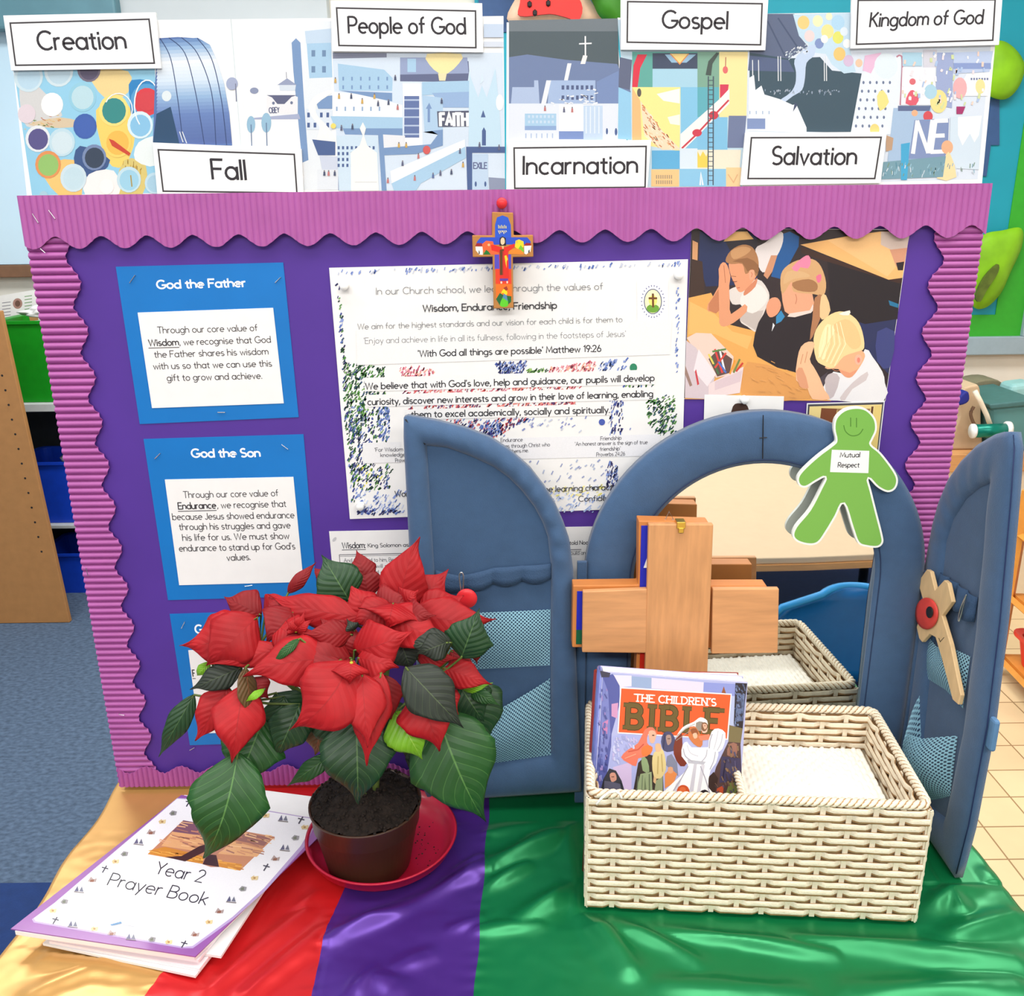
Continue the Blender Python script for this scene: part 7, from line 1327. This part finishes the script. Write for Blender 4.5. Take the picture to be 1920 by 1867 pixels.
# green leaves
GR((975, 345), (833, 112), 250, .895, .91, cup=.12, lobe=.06); GR((1550, 640), (1645, 385), 240, .855, .865, arch=.01, lobe=.15); GR((1500, 560), (1262, 570), 150, .855, .85, m='leaf_dark'); GR((1480, 560), (1320, 620), 150, .852, .845, m='leaf_dark')
GR((1265, 690), (1558, 1000), 265, .815, .80, arch=.016, m='leaf_dark'); GR((420, 690), (155, 802), 140, .85, .835, m='leaf_dark'); GR((175, 830), (-8, 1150), 120, .865, .85, arch=.012, m='leaf')
GR((400, 1130), (222, 1672), 380, .80, .765, arch=.03, cup=.12, m='leaf_mid', lobe=.12, bend=-.008); GR((530, 960), (392, 1305), 320, .845, .81, arch=.02, m='leaf_mid', lobe=.1); GR((720, 880), (600, 1150), 220, .845, .83, arch=.014); GR((840, 940), (800, 1140), 180, .86, .85, m='leaf_olive')
GR((1010, 930), (1020, 1395), 370, .83, .80, arch=.028, cup=.15, lobe=.08); GR((1210, 920), (1350, 1162), 230, .83, .815, arch=.014, m='leaf_lime', lobe=.1); GR((1420, 900), (1672, 1480), 440, .865, .835, arch=.03, cup=.12, m='leaf_mid', bend=.006, lobe=.1); GR((1540, 780), (1665, 970), 260, .89, .885, m='leaf'); GR((1560, 760), (1690, 1100), 330, .90, .885, m='leaf'); GR((1590, 800), (1752, 885), 80, .89, .88, m='leaf_mid')
GR((880, 1140), (655, 1300), 100, .86, .85, m='leaf_mid'); GR((1330, 1080), (1330, 1260), 130, .885, .88, m='leaf_dark'); GR((640, 840), (570, 1080), 170, .86, .85); GR((1560, 800), (1712, 768), 60, .88, .88, m='leaf_lime'); GR((440, 690), (472, 950), 120, .826, .815, m='leaf_olive', roll=35); GR((1240, 560), (1290, 700), 160, .87, .865, m='leaf_dark'); GR((920, 430), (800, 450), 110, .885, .88, m='leaf_dark'); GR((1000, 500), (960, 440), 80, .86, .86, m='leaf_dark'); GR((1200, 860), (1230, 1080), 200, .86, .85); GR((600, 820), (700, 1000), 230, .865, .86); GR((880, 880), (900, 1120), 240, .855, .845, m='leaf'); GR((1340, 980), (1420, 1240), 260, .88, .87); GR((260, 660), (190, 730), 60, .862, .86, m='leaf_lime'); GR((1560, 560), (1668, 600), 60, .895, .89, m='leaf_lime'); GR((720, 540), (575, 670), 50, .83, .82, m='leaf_mid'); GR((540, 800), (440, 865), 40, .815, .81, m='leaf_lime')
# stems with the leaf stalks that leave them
root = V((PCX, PCY, PZ + Ztop + .006))
for ni, nd in enumerate(NODES):
    bm = BM(); r0 = root + V((.012 * math.cos(ni * 1.3), .012 * math.sin(ni * 1.3), 0)); low_ = nd + V((0, 0, -.012))
    path = [V(p) for p in cat([tuple(r0), tuple(r0.lerp(low_, .35) + V((0, 0, .03))), tuple(r0.lerp(low_, .75) + V((0, 0, .012))), tuple(low_)], 6, False)]; tube(bm, path, .0042, 8, r1=.003)
    for n_, b, b1, m in STEMS:
        if n_ is nd: tube(bm, [low_, low_.lerp(b, .5) + V((0, .006, -.006)), b, b1], .0016, 6, r1=.001)
    obj('stem', bm, M['stem'], pt, smooth=True)
for (x, y, Y) in ((985, 668, .803), (700, 500, .848), (1190, 400, .868)):
    bm = BM(); c = ZL(x, y, Y)
    for i in range(7): bmesh.ops.create_icosphere(bm, subdivisions=2, radius=.0022, matrix=Matrix.Translation(c + V((.004 * math.cos(i * .9) * (i > 0), -.001 * i % 2, .003 * math.sin(i * .9) * (i > 0)))))
    obj('flower_bud', bm, M['bud'], pt, smooth=True)

# ------------------------------------------------------------------ prayer book on its heap of papers
ZB = ZC + .024
def bz(x, y, Z=None): return onZ(x, y, ZB if Z is None else Z)
def paper(name, label, catg, quad, Z, t, m, group=None, curl=0, drop=.0):
    o_ = thing(name, label, catg, sum((bz(*p, Z) for p in quad), V()) / 4, group); bm = BM(); a, b, c, d_ = [bz(*p, Z) for p in quad]; n = 14; top = []; bot = []
    for i in range(n + 1):
        u = i / n; rt, rb = [], []
        for j in range(n + 1):
            v = j / n; p = a.lerp(b, u).lerp(d_.lerp(c, u), v); h = curl * (max(0, v - .7) / .3) ** 2 * (.4 + .6 * u) + drop * (max(0, v - .6) / .4) ** 2
            rt.append(p + V((0, 0, h))); rb.append(p + V((0, 0, h - t)))
        top.append(rt); bot.append(rb)
    g = grid(bm, top); h = grid(bm, bot)
    for i in range(n):
        for e, f in (((g[i][0], g[i + 1][0]), (h[i][0], h[i + 1][0])), ((g[i][-1], g[i + 1][-1]), (h[i][-1], h[i + 1][-1])), ((g[0][i], g[0][i + 1]), (h[0][i], h[0][i + 1])), ((g[-1][i], g[-1][i + 1]), (h[-1][i], h[-1][i + 1]))): bm.faces.new((e[0], e[1], f[1], f[0]))
    return o_, bm
grp = 'loose booklets under the prayer book'
for i, (lab, quad, Z, t, m) in enumerate((('white booklet at the very bottom of the heap, sticking out at the front', [(352, 1500), (600, 1530), (366, 1829), (80, 1768)], ZC + .0052, .0030, 'white_paper'), ('pale pink booklet second from the bottom of the heap under the prayer book', [(350, 1494), (604, 1516), (374, 1816), (92, 1764)], ZC + .0092, .0034, 'page_pink'),
                                          ('white booklet sticking out to the right below the prayer book', [(384, 1480), (600, 1508), (414, 1792), (150, 1752)], ZC + .0130, .0032, 'white_paper'), ('pale pink booklet directly under the purple-edged prayer book', [(346, 1490), (592, 1526), (372, 1800), (40, 1750)], ZC + .0166, .0030, 'page_pink'))):
    o_, bm = paper('booklet', lab, 'booklet', quad, Z, t, M[m], grp); obj('pages', bm, M[m], o_)
pbk, bm = paper('prayer_book', 'purple-edged laminated prayer book with sunset hands picture lying on the heap', 'book', [(340, 1490), (622, 1545), (366, 1793), (20, 1741)], ZB, .0012, M['purple_card']); obj('cover', bm, M['purple_card'], pbk, smooth=False)
o_, bm = paper('tmp', '', '', [(342, 1494), (614, 1545), (364, 1793), (28, 1745)], ZB - .0014, .0050, M['white_paper']); ORG.pop(o_.name); bpy.data.objects.remove(o_); obj('page_block', bm, M['white_paper'], pbk)
z = zm(2.909, 0, 1400); A = Art(V((0, 0, ZB)), V((0, 0, 1)), 6e-6)
A.poly(z((967, 278), (1080, 284), (1735, 393), (1660, 545), (1452, 780), (1278, 936), (1052, 1098), (990, 1098), (184, 958), (174, 940), (296, 850)), (178, 156, 200))
A.poly(z((965, 283), (1080, 290), (1725, 396), (1640, 540), (1440, 770), (1270, 925), (1050, 1085), (1000, 1090), (195, 950), (185, 935), (300, 850)), (236, 234, 238))
A.poly(z((1000, 400), (1500, 490), (1310, 675), (805, 585)), (196, 132, 96)); A.poly(z((1000, 400), (1120, 422), (1090, 480), (930, 470)), (126, 84, 100)); A.poly(z((940, 462), (1220, 500), (1440, 560), (1400, 600), (1150, 580), (880, 540)), (226, 168, 116)); A.poly(z((1250, 450), (1480, 495), (1440, 540), (1240, 500)), (150, 96, 90)); A.poly(z((830, 560), (900, 545), (1050, 580), (1180, 620), (1320, 640), (1310, 675), (805, 585)), (206, 134, 44)); A.dabs(z((1000, 400), (1500, 490), (1400, 590), (1160, 570), (880, 530)), 70, [(226, 170, 130), (206, 140, 104), (160, 104, 92), (240, 192, 140), (186, 122, 92)], 22, 2, 14, jit=8); A.dabs(z((850, 565), (1040, 585), (1320, 640), (1310, 672), (830, 585)), 36, [(226, 156, 60), (190, 116, 34), (236, 176, 80)], 20, 2, 12, jit=6)
A.poly(z((900, 600), (990, 595), (1090, 540), (1130, 530), (1120, 570), (1010, 625)), (70, 38, 30)); A.poly(z((1105, 640), (1130, 580), (1165, 530), (1200, 510), (1245, 522), (1220, 560), (1180, 590), (1195, 655)), (186, 128, 104), 2); A.poly(z((1105, 640), (1130, 585), (1180, 590), (1195, 655)), (66, 36, 32))
A.text('Year 2', *z((840, 690), (1100, 740)), 24, .085, (44, 42, 50), up=(10, -22)); A.text('Prayer Book', *z((585, 752), (1120, 862)), 24, .085, (44, 42, 50), up=(11, -22))
# the small border pictures: cross, bush, boat, stable, leaf in turn
def icon(x, y, k):
    (p,) = z((x, y)); x, y = p
    if k == 0: A.line([(x - 4, y + 7), (x + 4, y - 6)], 2.2, (56, 52, 70)); A.line([(x - 5, y - 3), (x + 7, y)], 2, (56, 52, 70))
    elif k == 1: A.poly([(x - 8, y + 4), (x - 2, y - 5), (x + 3, y), (x + 9, y - 2), (x + 7, y + 5)], (170, 150, 146)); A.poly([(x - 3, y + 1), (x + 4, y), (x + 3, y + 5), (x - 4, y + 5)], (140, 90, 70))
    elif k == 2: A.poly([(x - 7, y - 1), (x - 1, y - 5), (x + 2, y + 3), (x - 5, y + 4)], (214, 188, 136)); A.poly([(x, y - 3), (x + 7, y - 4), (x + 6, y + 3), (x + 2, y + 4)], (222, 200, 150)); A.ell(x, y, 2.4, 1.8, (170, 130, 80))
    elif k == 3: A.poly([(x - 9, y + 4), (x - 3, y - 6), (x - 1, y + 4)], (90, 88, 120)); A.poly([(x, y + 4), (x + 5, y - 5), (x + 8, y + 5)], (110, 112, 130)); A.line([(x - 10, y + 5), (x + 9, y + 7)], 1.6, (120, 110, 110))
    else: A.poly([(x - 8, y + 2), (x - 2, y - 4), (x + 7, y - 2), (x + 5, y + 5), (x - 4, y + 6)], (150, 146, 150)); A.poly([(x - 4, y), (x + 2, y - 2), (x + 2, y + 4), (x - 4, y + 4)], (112, 116, 100))
ic = [(1028, 305, 0), (945, 358, 4), (885, 408, 2), (822, 462, 1), (757, 515, 3), (680, 580, 4), (630, 625, 2), (570, 665, 0), (502, 722, 1), (432, 775, 3), (352, 840, 4), (288, 893, 2), (300, 945, 0), (398, 965, 3), (515, 992, 2), (608, 1012, 1), (715, 1034, 3), (830, 1046, 4), (920, 1064, 2), (1002, 1074, 0), (1062, 1018, 1), (1140, 955, 2), (1195, 892, 1), (1262, 830, 3), (1325, 770, 4), (1388, 715, 2), (1450, 655, 0), (1500, 605, 1), (1555, 548, 3), (1612, 492, 4), (1662, 438, 2), (1640, 398, 0), (1545, 388, 3), (1450, 374, 2), (1375, 362, 4)]
for x, y, k in ic: icon(x, y, k)
A.poly(z((600, 968), (660, 952), (665, 962), (610, 975)), (96, 140, 180)); A.line(z((665, 968), (735, 980)), 1.2, (190, 190, 196))
A.build('cover_print', M['gloss_print'], pbk)
o_, bm = paper('loose_paper', 'white papers between the prayer book and the pot, behind the big drooping leaf', 'papers', [(470, 1478), (640, 1500), (640, 1540), (460, 1516)], ZC + .0202, .0030, M['white_paper']); obj('sheets', bm, M['white_paper'], o_)
